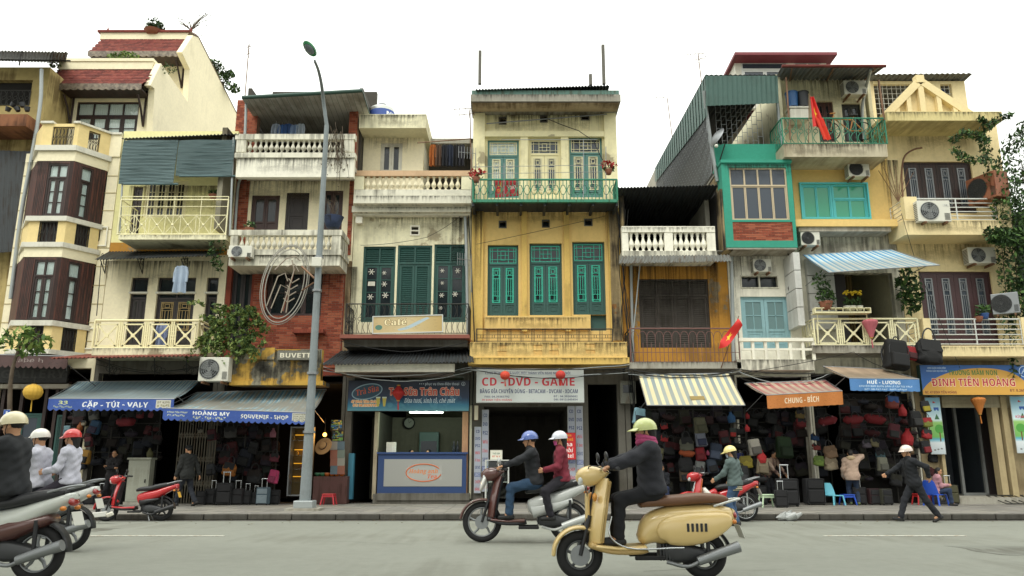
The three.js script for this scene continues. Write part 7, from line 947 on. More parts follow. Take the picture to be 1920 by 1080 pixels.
function aerial(label,px0,py0,px1,py1,z,arms) { const a = P(px0,py0,z),b = P(px1,py1,z),t = thing('aerial',label,'aerial',a.toArray());mb().bar(a,b,0.018,5).build('mast',MT.rust,t);const m = mb();for (const [dx,dy,L,k] of arms) { const c = V(b.x + dx,b.y + dy,b.z);m.bar(V(c.x - L / 2,c.y,c.z),V(c.x + L / 2,c.y + 0.05,c.z),0.012,4);for (let i = 0;i < k;i++) m.bar(V(c.x - L / 2 + L * i / (k - 1),c.y - 0.01,c.z - 0.25),V(c.x - L / 2 + L * i / (k - 1),c.y + 0.03,c.z + 0.25),0.007,4);} m.build('antenna_rod',MT.rust,t);return t;}
aerial('thin whip aerial rising beside the sloping yellow gable',459,185,467,84,0,[[0,-0.1,0.15,3],[0.02,-0.35,0.12,2]]);aerial('television aerial standing on the green metal roof',1316,160,1309,102,-1,[[-0.05,0,0.7,6],[0.05,-0.2,0.3,3]]);aerial('thin leaning aerial behind the sloping green metal side',1262,270,1251,184,-5,[[-0.3,0,0.9,4]]);aerial('television aerial at the left corner of the tall middle house',884,330,881,205,0.2,[[-0.15,0,0.75,5],[-0.1,-0.2,0.5,4]]);
for (const [py,px0,px1,n] of [[488,858,884,'cafe house pipe'],[288,860,892,'roof terrace corner']]) { const a = P(px1,py,0.5),t = thing('yagi_aerial','small fishbone aerial fixed at the ' + n,'aerial',a.toArray());const m = mb();m.bar(P(px0,py - 3,0.9),a,0.01,4);for (let i = 0;i < 7;i++) { const c = sub(P(px0,py - 3,0.9),a,i / 6);m.bar(V(c.x,c.y - 0.2,c.z),V(c.x,c.y + 0.2,c.z),0.008,4);} m.bar(a,P(px1,py + 60,0.4),0.014,4);m.build('antenna_rod',MT.steel,t);}
{ const c = P(1360,268,0.6),t = thing('satellite_dish','grey satellite dish fixed on the green terrace parapet','satellite dish',c.toArray());mb().geo(new THREE.SphereGeometry(0.5,20,6,0,Math.PI * 2,0,0.75),M4(c.x,c.y,c.z,0.5,0,1.0,1,0.9,1)).build('dish',MT.steel,t);mb().bar(c,P(1350,300,0.4),0.02).bar(c,V(c.x - 0.35,c.y - 0.2,c.z + 0.25),0.012).build('arm',MT.railDark,t);mb().geo(new THREE.SphereGeometry(0.06,8,6),M4(c.x - 0.37,c.y - 0.22,c.z + 0.27)).build('receiver',MT.acWhite,t);}
// cables across the fronts
const cable = (label,pts,r = 0.012,s = 0.1) => { const q = [];for (let i = 0;i + 1 < pts.length;i++) q.push(...sag(P(...pts[i]),P(...pts[i + 1]),s,12).slice(i ? 1 : 0));tag(mb().tube(q,r,5).build('cable',MT.black),label,'cable');};
cable('black cable bundle sagging under the yellow parapet of the middle house',[[610,705,1.3],[880,690,1.2],[1178,690,1.2]],0.016,0.05);cable('thin black cable crossing the cafe house wall diagonally',[[676,460,0.1],[800,445,0.1],[870,400,0.1]],0.008,0.06);cable('thin cable crossing the yellow wall above the teal barred windows',[[893,458,0.2],[1135,405,0.2]],0.008,0.02);cable('black wire hanging from the top cornice of the middle house',[[1025,222,0.2],[1085,245,0.4],[1112,262,0.4],[1130,300,0.4]],0.014,0.02);cable('cable bundle running over the awnings of the bag shops',[[1178,692,1.1],[1300,703,1.1],[1385,692,1.2],[1528,700,1.2]],0.016,0.06);cable('white cable looping up from the blue doors to the awning',[[1385,700,1.2],[1600,660,1.3],[1660,690,1.5]],0.01,0.04);cable('long thin cable strung from the right balcony to the school sign',[[1690,400,1.1],[1720,500,1.1],[1800,690,1.0]],0.008,0.02);cable('cable sagging under the brown cafe balcony slab',[[640,640,1.1],[760,660,1.1],[880,640,1.1]],0.012,0.05);cable('cable along the pipe between the cafe and middle houses',[[878,400,0.2],[884,500,0.2],[890,640,0.2],[886,760,0.2]],0.02,0.0);cable('cable dropping along the cream pipe beside the ochre house',[[1158,400,0.25],[1170,520,0.25],[1178,640,0.3],[1190,760,0.3]],0.018,0.0);cable('wire slung from the bay house to the left awning',[[128,684,1.0],[180,724,1.4]],0.012,0.01);cable('loop of black cable on the white wall by the blue doors',[[1475,470,0.3],[1490,500,0.4],[1478,540,0.3],[1496,580,0.3]],0.018,0.05);
for (const [x0,x1,y,n,z] of [[606,884,688,4,1.35],[884,1180,690,5,1.1],[1178,1390,697,5,1.15],[1386,1560,704,4,1.2],[180,400,676,3,0.6]]) for (let i = 0;i < n;i++) { const q = sag(P(x0,y + rr(-8,8),z + rr(-0.1,0.1)),P(x1,y + rr(-8,8),z + rr(-0.1,0.1)),rr(0.05,0.45),18);q.forEach((p) => { p.y += rr(-0.012,0.012);p.z += rr(-0.012,0.012);});tag(mb().tube(q,rr(0.006,0.014),5).build('cable',pick([MT.black,MT.railDark,MT.pipe])),'thin sagging cable in the tangle slung below the balconies','cable','tangled cables below the balconies');}
for (let i = 0;i < 5;i++) { const q = curve([[1158 + i * 5,392],[1166 + rr(-6,8),500],[1172 + rr(-8,10),600],[1182 + rr(-8,8),690],[1190 + rr(-6,8),800]].map(([a,b]) => P(a,b,0.22 + 0.03 * i)),16);tag(mb().tube(q,rr(0.008,0.018),5).build('cable',MT.black),'cable running down in the bundle between the middle and ochre houses','cable','cables down the wall beside the ochre house');}
{ const c = P(1178,735,0.3),t = thing('meter_box','grey electric meter box on the dark wall right of the CD sign','meter box',c.toArray());mb().bev(c.x - 0.24,c.x + 0.24,c.y - 0.35,c.y + 0.35,0.02,0.26,0.02).build('box',rusty('#77786f',0.5),t);mb().box(c.x - 0.15,c.x + 0.15,c.y - 0.02,c.y + 0.22,0.26,0.268).build('window',MT.glassDark,t);}
// plastic seats, litter
function stool(label,px,py,color,s = 1) { const p = onG(px,py),t = thing('plastic_stool',label,'stool',p.toArray());const w = 0.15 * s,h = 0.27 * s,m = paint(color,0.4);mb().bev(p.x - w,p.x + w,p.y + h - 0.03,p.y + h,p.z - w,p.z + w,0.015).build('seat',m,t);for (const [a,b] of [[-1,-1],[1,-1],[1,1],[-1,1]]) mb().tube([V(p.x + a * w * 1.1,p.y,p.z + b * w * 1.1),V(p.x + a * w * 0.8,p.y + h - 0.02,p.z + b * w * 0.8)],0.024,6).build('leg',m,t);mb().box(p.x - w * 0.85,p.x + w * 0.85,p.y + h - 0.09,p.y + h - 0.03,p.z + w * 0.82,p.z + w * 0.86).box(p.x - w * 0.86,p.x - w * 0.82,p.y + h - 0.09,p.y + h - 0.03,p.z - w * 0.8,p.z + w * 0.8).box(p.x + w * 0.82,p.x + w * 0.86,p.y + h - 0.09,p.y + h - 0.03,p.z - w * 0.8,p.z + w * 0.8).build('apron',m,t);return t;}
function chair(label,px,py,color,ry,s = 1) { const p = onG(px,py),t = local('plastic_chair',label,'chair'),m = paint(color,0.4);const w = 0.2,h = 0.3;mb().bev(-w,w,h - 0.03,h,-w,w,0.015).build('seat',m,t);for (const [a,b] of [[-1,-1],[1,-1],[1,1],[-1,1]]) mb().tube([V(a * w * 1.1,0,b * w * 1.1),V(a * w * 0.9,h - 0.02,b * w * 0.9)],0.026,6).build('leg',m,t);mb().sheet((u,v) => { const k = 1 - 0.25 * v * v;return V((u - 0.5) * 2 * w * k * (v > 0.9 ? 0.8 : 1),h + v * 0.36,-w - 0.1 * v + 0.04 * (u - 0.5) ** 2 * 4);},10,8,0.02).build('backrest',m,t);place(t,p.x,p.y,p.z,ry,s);return t;}
stool('red plastic stool in front of the souvenir shop',616,943,'#b8323a',1.15);stool('pale green plastic stool in front of the orange awning shop',1440,951,'#b9cfae',1.25);stool('blue plastic stool between the cyan chair and the beige jacket shopper',1590,944,'#2350b8',1.1);stool('red plastic stool beside the blue chair at the right',1728,942,'#b52a2c',1.15);
chair('cyan plastic chair with rounded back before the suitcases',1565,946,'#6fc0d3',0.35,0.92);chair('deep blue plastic chair under the child in pink',1756,948,'#2a55c0',2.1,1.05);chair('white plastic armchair in the shade beside the yellow scooter',1232,942,'#a9aeb0',0.9,1.1);
{ const p = onG(1486,978,0.0),t = tag(mb().geo(new THREE.IcosahedronGeometry(0.22,3),M4(p.x,0.09,KERB + 0.2,0,0,0,1.1,0.4,0.6)).build('plastic_bag',new THREE.MeshPhysicalMaterial({ color: '#c9cccb',roughness: 0.3,transmission: 0.35,side: THREE.DoubleSide })),'crumpled clear plastic bag lying against the kerb','plastic bag');const a = t.geometry.attributes.position;for (let i = 0;i < a.count;i++) { const x = a.getX(i),y = a.getY(i),z = a.getZ(i),n = 0.04 * Math.sin(x * 37 + y * 21) + 0.03 * Math.sin(z * 41 + x * 19);a.setXYZ(i,x + n,Math.max(0.008,y + n),z + n * 0.6);} t.geometry.computeVertexNormals();}
{ const p = onG(188,970,PV),t = thing('crushed_carton','crushed printed carton lying at the kerb left of the red scooter','carton',[p.x,PV,p.z]);mb(M4(p.x,PV + 0.06,p.z,0,0.3,0.08)).bev(-0.16,0.12,-0.05,0.05,-0.09,0.09,0.012).build('box',print(128,64,(g,w,h) => { g.fillStyle = '#c9c9c2';g.fillRect(0,0,w,h);for (let i = 0;i < 7;i++) { g.fillStyle = ['#a53a3a','#3a5a8a','#4a4a4a','#c9a03a'][i % 4];g.fillRect(i * 18,(i * 29) % 40,12,22);} }),t);mb(M4(p.x + 0.2,PV + 0.05,p.z,0,0.6,0.4)).bev(-0.07,0.07,-0.03,0.05,-0.06,0.06,0.02).build('torn_flap',MT.whitePaint,t);}
{ const p = onG(1895,917),t = thing('iron_ramp','dark folding iron frame lying on the school step','ramp',p.toArray());const m = mb();for (let i = 0;i < 6;i++) m.bar(V(p.x - 0.5 + i * 0.2,PV + 0.24,p.z - 0.4),V(p.x - 0.4 + i * 0.2,PV + 0.03,p.z + 0.35),0.014,4);m.bar(V(p.x - 0.5,PV + 0.24,p.z - 0.4),V(p.x + 0.6,PV + 0.24,p.z - 0.4),0.016,4);m.bar(V(p.x - 0.4,PV + 0.03,p.z + 0.35),V(p.x + 0.7,PV + 0.03,p.z + 0.35),0.016,4);m.build('bars',MT.railDark,t);}
// big lakeside trees on the camera's own side of the street; their crowns reach out over the road and shade it
{ const bark = MT.bark,big = MT.leaf;const make = (sd) => { seed_ = sd;const t = local('lakeside_tree','tall spreading shade tree on the lake side of the street, behind the viewer','tree','lakeside shade trees');const tr = mb(),pts = [];tr.tube(curve([V(0,0,0),V(0.2,3,-0.2),V(0,6.5,-0.8),V(-0.3,9.5,-2)],10),0.45,9,false,0.22);for (let i = 0;i < 9;i++) { const a = i / 9 * 6.283,L = rr(4,7),e = V(Math.cos(a) * L,rr(9.5,12.5),-3 + Math.sin(a) * L * 1.2);tr.tube(curve([V(0,rr(5,8),-0.6),V(e.x * 0.5,e.y - 1.6,e.z * 0.5),e],8),0.17,6,false,0.04);pts.push(...blob(e,2.6,1.5,2.6,330,0.1));} tr.build('trunk',bark,t);foliage(t,'crown',pts,0.75,{ mats: big });return t;};
const a = make(11);place(a,-21,0,29,0.4);for (const [x,z,r] of [[-8.5,29.5,2.2],[4,28.5,4.1],[16,29.5,1.1],[27,29,5.2],[-33,29,3]]) place(copy(a,a.userData.label),x,0,z,r * 0.25);seed_ = 4242;}
// ---------- people: smooth-joined capsules meshed with surface nets ----------
function surfaceNet(prims,cell,{ k = 0.03,noise = 0,clip = [],nf = 30 } = {}) {
const lo = V(9,9,9),hi = V(-9,-9,-9);
for (const p of prims) for (const [c,r] of [[p.a,p.ra],[p.b,p.rb]]) { const e = r * (p.s ? Math.max(p.s.x,p.s.y,p.s.z) : 1) + cell * 3 + k;lo.min(V(c.x - e,c.y - e,c.z - e));hi.max(V(c.x + e,c.y + e,c.z + e));}
const nx = Math.ceil((hi.x - lo.x) / cell) + 1,ny = Math.ceil((hi.y - lo.y) / cell) + 1,nz = Math.ceil((hi.z - lo.z) / cell) + 1,f = new Float32Array(nx * ny * nz).fill(0.5);
for (const p of prims) {
const { a,b,ra,rb } = p,m = Math.max(ra,rb) * (p.s ? Math.max(p.s.x,p.s.y,p.s.z) : 1) + k + cell * 2,dx = b.x - a.x,dy = b.y - a.y,dz = b.z - a.z,L2 = dx * dx + dy * dy + dz * dz || 1e-9;
const i0 = Math.max(0,Math.floor((Math.min(a.x,b.x) - m - lo.x) / cell)),i1 = Math.min(nx - 1,Math.ceil((Math.max(a.x,b.x) + m - lo.x) / cell)),j0 = Math.max(0,Math.floor((Math.min(a.y,b.y) - m - lo.y) / cell)),j1 = Math.min(ny - 1,Math.ceil((Math.max(a.y,b.y) + m - lo.y) / cell)),k0 = Math.max(0,Math.floor((Math.min(a.z,b.z) - m - lo.z) / cell)),k1 = Math.min(nz - 1,Math.ceil((Math.max(a.z,b.z) + m - lo.z) / cell));
const kk = p.k ?? k,sx = p.s?.x ?? 1,sy = p.s?.y ?? 1,sz = p.s?.z ?? 1,smin = Math.min(sx,sy,sz),q = p.q;// q: rotation into the frame in which the primitive is flattened
for (let z = k0;z <= k1;z++) for (let y = j0;y <= j1;y++) for (let x = i0;x <= i1;x++) {
const px = lo.x + x * cell - a.x,py = lo.y + y * cell - a.y,pz = lo.z + z * cell - a.z;let t = (px * dx + py * dy + pz * dz) / L2;t = t < 0 ? 0 : t > 1 ? 1 : t;
let ex = px - dx * t,ey = py - dy * t,ez = pz - dz * t;
if (q) { const v = tmpV.set(ex,ey,ez).applyQuaternion(q);ex = v.x;ey = v.y;ez = v.z;}
let d = (Math.sqrt(ex * ex / (sx * sx) + ey * ey / (sy * sy) + ez * ez / (sz * sz)) - (ra + (rb - ra) * t)) * smin;
const o = (z * ny + y) * nx + x,c = f[o];
if (p.sub) { d = -d;const h = Math.max(kk - Math.abs(c - d),0) / (kk || 1);f[o] = Math.max(c,d) + h * h * kk * 0.25;} else { const h = Math.max(kk - Math.abs(c - d),0) / (kk || 1);f[o] = Math.min(c,d) - h * h * kk * 0.25;}
}
}
if (noise || clip.length) for (let z = 0;z < nz;z++) for (let y = 0;y < ny;y++) for (let x = 0;x < nx;x++) { const o = (z * ny + y) * nx + x,X_ = lo.x + x * cell,Y_ = lo.y + y * cell,Z_ = lo.z + z * cell;if (noise && f[o] < 0.1) f[o] += noise * (Math.sin(X_ * nf + Y_ * nf * 0.7) * Math.sin(Y_ * nf * 1.3 - Z_ * nf * 0.8) + 0.5 * Math.sin(Y_ * nf * 2.1 + X_ * nf * 1.1 + Z_ * nf));for (const [c,n] of clip) f[o] = Math.max(f[o],(X_ - c.x) * n.x + (Y_ - c.y) * n.y + (Z_ - c.z) * n.z);}
const id = new Int32Array(nx * ny * nz).fill(-1),pos = [],idx = [],at = (x,y,z) => f[(z * ny + y) * nx + x];
const off = [[0,0,0],[1,0,0],[0,1,0],[1,1,0],[0,0,1],[1,0,1],[0,1,1],[1,1,1]],ed = [[0,1],[2,3],[4,5],[6,7],[0,2],[1,3],[4,6],[5,7],[0,4],[1,5],[2,6],[3,7]];
const vv = new Float32Array(8);
for (let z = 0;z + 1 < nz;z++) for (let y = 0;y + 1 < ny;y++) for (let x = 0;x + 1 < nx;x++) {
let m = 0;for (let i = 0;i < 8;i++) { vv[i] = at(x + off[i][0],y + off[i][1],z + off[i][2]);if (vv[i] < 0) m |= 1 << i;} if (m === 0 || m === 255) continue;
let sx = 0,sy = 0,sz = 0,n = 0;for (const [a,b] of ed) if ((vv[a] < 0) !== (vv[b] < 0)) { const t = vv[a] / (vv[a] - vv[b]);sx += off[a][0] + (off[b][0] - off[a][0]) * t;sy += off[a][1] + (off[b][1] - off[a][1]) * t;sz += off[a][2] + (off[b][2] - off[a][2]) * t;n++;}
id[(z * ny + y) * nx + x] = pos.length / 3;pos.push(lo.x + (x + sx / n) * cell,lo.y + (y + sy / n) * cell,lo.z + (z + sz / n) * cell);
}
const I = (x,y,z) => id[(z * ny + y) * nx + x],quad = (a,b,c,d,fl) => { if (a < 0 || b < 0 || c < 0 || d < 0) return;fl ? idx.push(a,b,c,a,c,d) : idx.push(a,c,b,a,d,c);};
for (let z = 1;z + 1 < nz;z++) for (let y = 1;y + 1 < ny;y++) for (let x = 1;x + 1 < nx;x++) { const s = at(x,y,z) < 0;if (s !== (at(x + 1,y,z) < 0)) quad(I(x,y - 1,z - 1),I(x,y,z - 1),I(x,y,z),I(x,y - 1,z),s);if (s !== (at(x,y + 1,z) < 0)) quad(I(x - 1,y,z - 1),I(x - 1,y,z),I(x,y,z),I(x,y,z - 1),s);if (s !== (at(x,y,z + 1) < 0)) quad(I(x - 1,y - 1,z),I(x,y - 1,z),I(x,y,z),I(x - 1,y,z),s);}
const g = new THREE.BufferGeometry();g.setAttribute('position',new THREE.Float32BufferAttribute(pos,3));g.setIndex(idx);g.computeVertexNormals();const uv = [];for (let i = 0;i < pos.length;i += 3) uv.push(pos[i] + pos[i + 2] * 0.6,pos[i + 1]);g.setAttribute('uv',new THREE.Float32BufferAttribute(uv,2));return g;
}
const tmpV = new THREE.Vector3();
const cap = (a,b,ra,rb = ra,o = {}) => ({ a,b,ra,rb,...o }),ell = (c,x,y,z,o = {}) => ({ a: c,b: c.clone().add(V(1e-5,0,0)),ra: 1,rb: 1,s: V(x,y,z),...o });
// head template: origin at the middle of the skull, face towards +z
const headG = surfaceNet([ell(V(0,0.025,-0.012),0.074,0.092,0.094,{ k: 0.02 }),ell(V(0,-0.045,0.022),0.056,0.062,0.064,{ k: 0.03 }),ell(V(0,-0.088,0.05),0.026,0.018,0.022,{ k: 0.02 }),cap(V(0,0.008,0.078),V(0,-0.032,0.098),0.008,0.0135,{ k: 0.014 }),ell(V(-0.011,-0.035,0.09),0.009,0.008,0.009,{ k: 0.008 }),ell(V(0.011,-0.035,0.09),0.009,0.008,0.009,{ k: 0.008 }),cap(V(-0.044,0.026,0.066),V(0.044,0.026,0.066),0.012,0.012,{ k: 0.02 }),ell(V(-0.034,0.006,0.09),0.016,0.011,0.014,{ sub: true,k: 0.012 }),ell(V(0.034,0.006,0.09),0.016,0.011,0.014,{ sub: true,k: 0.012 }),cap(V(-0.02,-0.061,0.076),V(0.02,-0.061,0.076),0.0075,0.0075,{ k: 0.006 }),cap(V(-0.017,-0.071,0.075),V(0.017,-0.071,0.075),0.008,0.008,{ k: 0.006 }),ell(V(-0.077,-0.008,-0.012),0.01,0.03,0.018,{ k: 0.008 }),ell(V(0.077,-0.008,-0.012),0.01,0.03,0.018,{ k: 0.008 }),ell(V(-0.034,0.004,0.076),0.013,0.01,0.01,{ k: 0.003 }),ell(V(0.034,0.004,0.076),0.013,0.01,0.01,{ k: 0.003 }),cap(V(0,-0.05,-0.03),V(0,-0.15,-0.035),0.052,0.055,{ k: 0.03 })],0.0055);
// hand template: wrist at the origin, fingers along -y, palm facing +z, thumb towards +x
function handGeo(curl) { const p = [cap(V(0,0.03,0),V(0,0,0),0.024,0.024),cap(V(-0.018,-0.02,0),V(-0.024,-0.078,0),0.017,0.014),cap(V(0.016,-0.02,0),V(0.026,-0.078,0),0.018,0.014),cap(V(0,-0.02,0),V(0,-0.08,0),0.018,0.014)];[[-0.031,0.052,0.0078],[-0.011,0.066,0.0086],[0.011,0.072,0.009],[0.031,0.064,0.0088]].forEach(([x,L,r]) => { let q = V(x * 0.9,-0.078,0),a = curl * 0.35;for (const [t,rr_] of [[0.45,r],[0.3,r * 0.93],[0.25,r * 0.82]]) { const n = V(q.x,q.y - Math.cos(a) * L * t,q.z + Math.sin(a) * L * t);p.push(cap(q,n,rr_,rr_ * 0.93,{ k: 0.006 }));q = n;a += curl;} });const t0 = V(0.028,-0.025,0.008),t1 = V(0.052,-0.052,0.018 + curl * 0.012),t2 = V(0.05 - curl * 0.012,-0.085,0.026 + curl * 0.02);p.push(cap(t0,t1,0.014,0.011,{ k: 0.01 }),cap(t1,t2,0.0105,0.009,{ k: 0.005 }));return surfaceNet(p,0.0048,{ k: 0.009 });}
const handRelaxed = handGeo(0.45),handGrip = handGeo(1.25);
const skinMat = (h) => new THREE.MeshStandardMaterial({ color: h,roughness: 0.6 });
const SKIN = [skinMat('#b98a68'),skinMat('#a97a58')],EYEM = new THREE.MeshPhysicalMaterial({ color: '#1c1512',roughness: 0.2 });
const align = (from,dir,toward,s = 1) => { const y = dir.clone().normalize().negate(),x = y.clone().cross(toward).normalize(),z = x.clone().cross(y).normalize();return new THREE.Matrix4().makeBasis(x.multiplyScalar(s),y.multiplyScalar(s),z.multiplyScalar(s)).setPosition(from);};
function ik(a,b,l1,l2,hint) { const d = b.clone().sub(a);let L = d.length();const m = (l1 + l2) * 0.995;if (L > m) { b = a.clone().addScaledVector(d,m / L);L = m;} d.normalize();const c = (l1 * l1 - l2 * l2 + L * L) / (2 * L),h = Math.sqrt(Math.max(0,l1 * l1 - c * c)),n = hint.clone().addScaledVector(d,-hint.dot(d)).normalize();return [a.clone().addScaledVector(d,c).addScaledVector(n,h),b];}
// a person in a local frame: +z is forward, +x is their left, y up, feet near the origin
function person(label,o) {
const H = o.h || 1.62,s = H / 1.7,t = local('person',label,'person',o.group),lean = o.lean || 0,twist = o.twist || 0;
const hip = (o.hip ? V(...o.hip) : V(0,0.9 * s,0)),up = V(0,Math.cos(lean),Math.sin(lean)),side = V(Math.cos(twist),0,-Math.sin(twist)),fw = side.clone().cross(up).normalize();
const at = (u,sd,f) => hip.clone().addScaledVector(up,u * s).addScaledVector(side,sd * s).addScaledVector(fw,f * s);
const wa = at(0.12,0,0.005),ch = at(0.33,0,0.01),nk = at(0.51,0,-0.015),fem = o.female ? 0.92 : 1,bk = o.bulk || 1.07;
const shL = at(0.455,0.185 * fem,-0.01),shR = at(0.455,-0.185 * fem,-0.01),hpL = at(-0.03,0.088,0),hpR = at(-0.03,-0.088,0);
const hd = o.head || {},hq = new THREE.Quaternion().setFromEuler(new THREE.Euler(lean * 0.35 + (hd.pitch || 0),twist + (hd.yaw || 0),hd.roll || 0,'YXZ')),hc = nk.clone().addScaledVector(up,0.055 * s).add(V(0,0.1,0.025).multiplyScalar(s).applyQuaternion(hq)),hm = new THREE.Matrix4().compose(hc,hq,V(s,s,s));
const L = (p,d) => (p ? V(...p) : d);const haL = L(o.handL,V(0.25 * s,0.78 * s,0.08)),haR = L(o.handR,V(-0.25 * s,0.78 * s,0.08));
const [elL,wrL] = ik(shL,haL,0.285 * s,0.25 * s,L(o.elbowL,V(0.35,-0.4,-0.8))),[elR,wrR] = ik(shR,haR,0.285 * s,0.25 * s,L(o.elbowR,V(-0.35,-0.4,-0.8)));
const ftL = L(o.footL,V(0.1,0.085 * s,0)),ftR = L(o.footR,V(-0.1,0.085 * s,0)),[knL,anL] = ik(hpL,ftL,0.415 * s,0.415 * s,L(o.kneeL,V(0.1,0,1))),[knR,anR] = ik(hpR,ftR,0.415 * s,0.415 * s,L(o.kneeR,V(-0.1,0,1)));
const torso = (e,b = 1) => [cap(hpL,hpR,(0.1 + e) * s * b,(0.1 + e) * s * b),{ ...cap(at(0.02,0,0),wa,(0.105 + e) * s * b,(0.1 + e) * s * b),s: V(1.25,1,0.95),q: null },cap(at(0.16,0.05,0),at(0.38,0.075,0),(0.088 + e) * s * b,(0.098 + e) * s * b),cap(at(0.16,-0.05,0),at(0.38,-0.075,0),(0.088 + e) * s * b,(0.098 + e) * s * b),cap(shL,shR,(0.06 + e) * s,(0.06 + e) * s,{ k: 0.06 })];
const arms = (e,cut = 1) => [[shL,elL,wrL],[shR,elR,wrR]].flatMap(([a,b,c]) => [cap(a,b,(0.052 + e) * s,(0.04 + e) * s),cap(b,sub(b,c,cut),(0.04 + e) * s,(0.029 + e * (o.cuff ?? 1)) * s)]);
const legs = (e,cut = 1,fl = 0) => [[hpL,knL,anL],[hpR,knR,anR]].flatMap(([a,b,c]) => [cap(a,b,(0.084 + e) * s,(0.056 + e) * s),cap(b,sub(b,c,cut),(0.054 + e) * s,(0.037 + e + fl) * s)]);
const skin = o.skin || SKIN[0];
// body: one continuous figure; head and hands come from finer grids
const bodyG = surfaceNet([...torso(0),...arms(0),...legs(0),cap(nk,hc.clone().add(V(0,-0.08,-0.03).multiplyScalar(s).applyQuaternion(hq)),0.055 * s,0.054 * s),cap(anL,anL.clone().add(V(0,-0.05 * s,0.08 * s)),0.036 * s,0.03 * s),cap(anR,anR.clone().add(V(0,-0.05 * s,0.08 * s)),0.036 * s,0.03 * s)],0.017,{ k: 0.04 });
const b = mb();b.geo(bodyG).geo(headG,hm);for (const [w,e,gp,sg] of [[wrL,elL,o.gripL,1],[wrR,elR,o.gripR,-1]]) { const d = w.clone().sub(e),pm = gp && gp.length ? V(...gp) : V(-sg,0,0.3),m = align(w,d,pm,s * 0.98);if (sg > 0) m.multiply(new THREE.Matrix4().makeScale(1,1,1));b.geo(gp ? handGrip : handRelaxed,m);} b.build('body',skin,t);
const ey = mb();for (const x of [-0.034,0.034]) ey.geo(new THREE.SphereGeometry(0.0075,8,6),hm.clone().multiply(M4(x,0.005,0.0845)));for (const x of [-0.034,0.034]) ey.geo(new THREE.CapsuleGeometry(0.0028,0.024,3,6),hm.clone().multiply(M4(x,0.028,0.0825,0,0,Math.PI / 2)));ey.build('eye',EYEM,t);
// clothes
const nz = o.noise ?? 0.007,hemU = o.hem ?? -0.1,down = up.clone().negate();
const jk = o.jacket || MT.black;const jp = [...torso(0.02 + (o.puff || 0),bk),cap(at(0.02,0,0),at(hemU - 0.06,0,0),(0.128 + (o.puff || 0)) * s * bk,(0.13 + (o.puff || 0)) * s * bk,{ s: V(1.2,1,1) })  ,cap(nk,at(0.54,0,0),0.068 * s,0.07 * s)];
if (o.skirt) jp.push(cap(at(-0.02,0.06,0.02),at(hemU,0.09,0.05),0.1 * s,0.11 * s),cap(at(-0.02,-0.06,0.02),at(hemU,-0.09,0.05),0.1 * s,0.11 * s));
const armG = surfaceNet([...arms(0.018 + (o.puff || 0),o.sleeve ?? 0.93),cap(shL,at(0.4,0.08,0),(0.07 + (o.puff || 0)) * s,0.07 * s),cap(shR,at(0.4,-0.08,0),(0.07 + (o.puff || 0)) * s,0.07 * s)],0.0165,{ k: 0.045,noise: nz });
mb().geo(surfaceNet(jp,0.0165,{ k: 0.045,noise: nz,clip: [[at(hemU,0,0),down]] })).geo(armG).build(o.jacketName || 'jacket',jk,t);{ const c = mb(),ring = (p,ax,r,w,k = 1) => { const q = [],u = ax.clone().cross(V(0.3,0.1,1)).normalize(),v2 = ax.clone().cross(u).normalize();for (let i = 0;i < 16;i++) { const a = i / 16 * 6.283;q.push(p.clone().addScaledVector(u,Math.cos(a) * r * k).addScaledVector(v2,Math.sin(a) * r));} c.tube(q,w,6,true);};ring(at(0.53,0,0.0),up,0.068 * s,0.014 * s);for (const [w,e] of [[wrL,elL],[wrR,elR]]) ring(sub(e,w,0.93),w.clone().sub(e).normalize(),0.046 * s,0.01 * s);c.build('collar_and_cuffs',jk,t);const zp = mb();zp.tube(curve([at(0.48,0,0.1),at(0.34,0,0.135),at(0.16,0,0.128),at(hemU + 0.02,0,0.14)],8),0.006,5);zp.build('zip',MT.plasticBlk,t);} 
mb().geo(surfaceNet([cap(hpL,hpR,0.112 * s,0.112 * s),...legs(0.017,0.95,o.flare ?? 0.012)],0.0165,{ k: 0.04,noise: nz * 0.8,nf: 26 })).build('trousers',o.trousers || cloth('#23252b'),t);
if (o.stripe) mb().geo(surfaceNet([cap(at(0.03,0,0),at(-0.13,0,0),0.135 * s,0.14 * s,{ s: V(1.22,1,1) })],0.0165,{ clip: [[at(-0.16,0,0),down],[at(-0.06,0,0),up]] })).build('striped_hem',o.stripe,t);
const shoe = mb();for (const [a,k,y] of [[anL,knL,o.toeL],[anR,knR,o.toeR]]) { const f = y ? V(...y).normalize() : V(0,-0.05,1).normalize(),dn = V(0,-1,0).addScaledVector(f,-f.y * -1).normalize();const c = a.clone().addScaledVector(dn,0.048 * s);shoe.geo(surfaceNet([cap(c.clone().addScaledVector(f,-0.045 * s),c.clone().addScaledVector(f,0.15 * s),0.044 * s,0.04 * s),cap(a,c,0.044 * s,0.042 * s)],0.012,{ k: 0.03,clip: [[c.clone().addScaledVector(dn,0.034 * s),dn]] }));void k;} shoe.build('shoes',o.shoes || MT.black,t);
// hair, helmets, caps
const inHead = (g) => g.clone().applyMatrix4(hm);
if (o.hair !== false) { const hp = [ell(V(0,0.036,-0.026),0.083,0.094,0.096)];if (o.long) hp.push(cap(V(0,0.0,-0.075),V(0,-o.long,-0.085),0.07,0.05));if (o.bob) hp.push(cap(V(-0.06,0,-0.04),V(-0.062,-0.1,-0.03),0.035,0.03),cap(V(0.06,0,-0.04),V(0.062,-0.1,-0.03),0.035,0.03),cap(V(0,0,-0.07),V(0,-0.1,-0.07),0.06,0.05));hp.push(ell(V(0,-0.025,0.085),0.066,0.085,0.055,{ sub: true,k: 0.02 }));mb().geo(inHead(surfaceNet(hp,0.008,{ k: 0.02,noise: 0.0022,nf: 120 }))).build('hair',o.hair || dull('#15110f',0.6),t);}
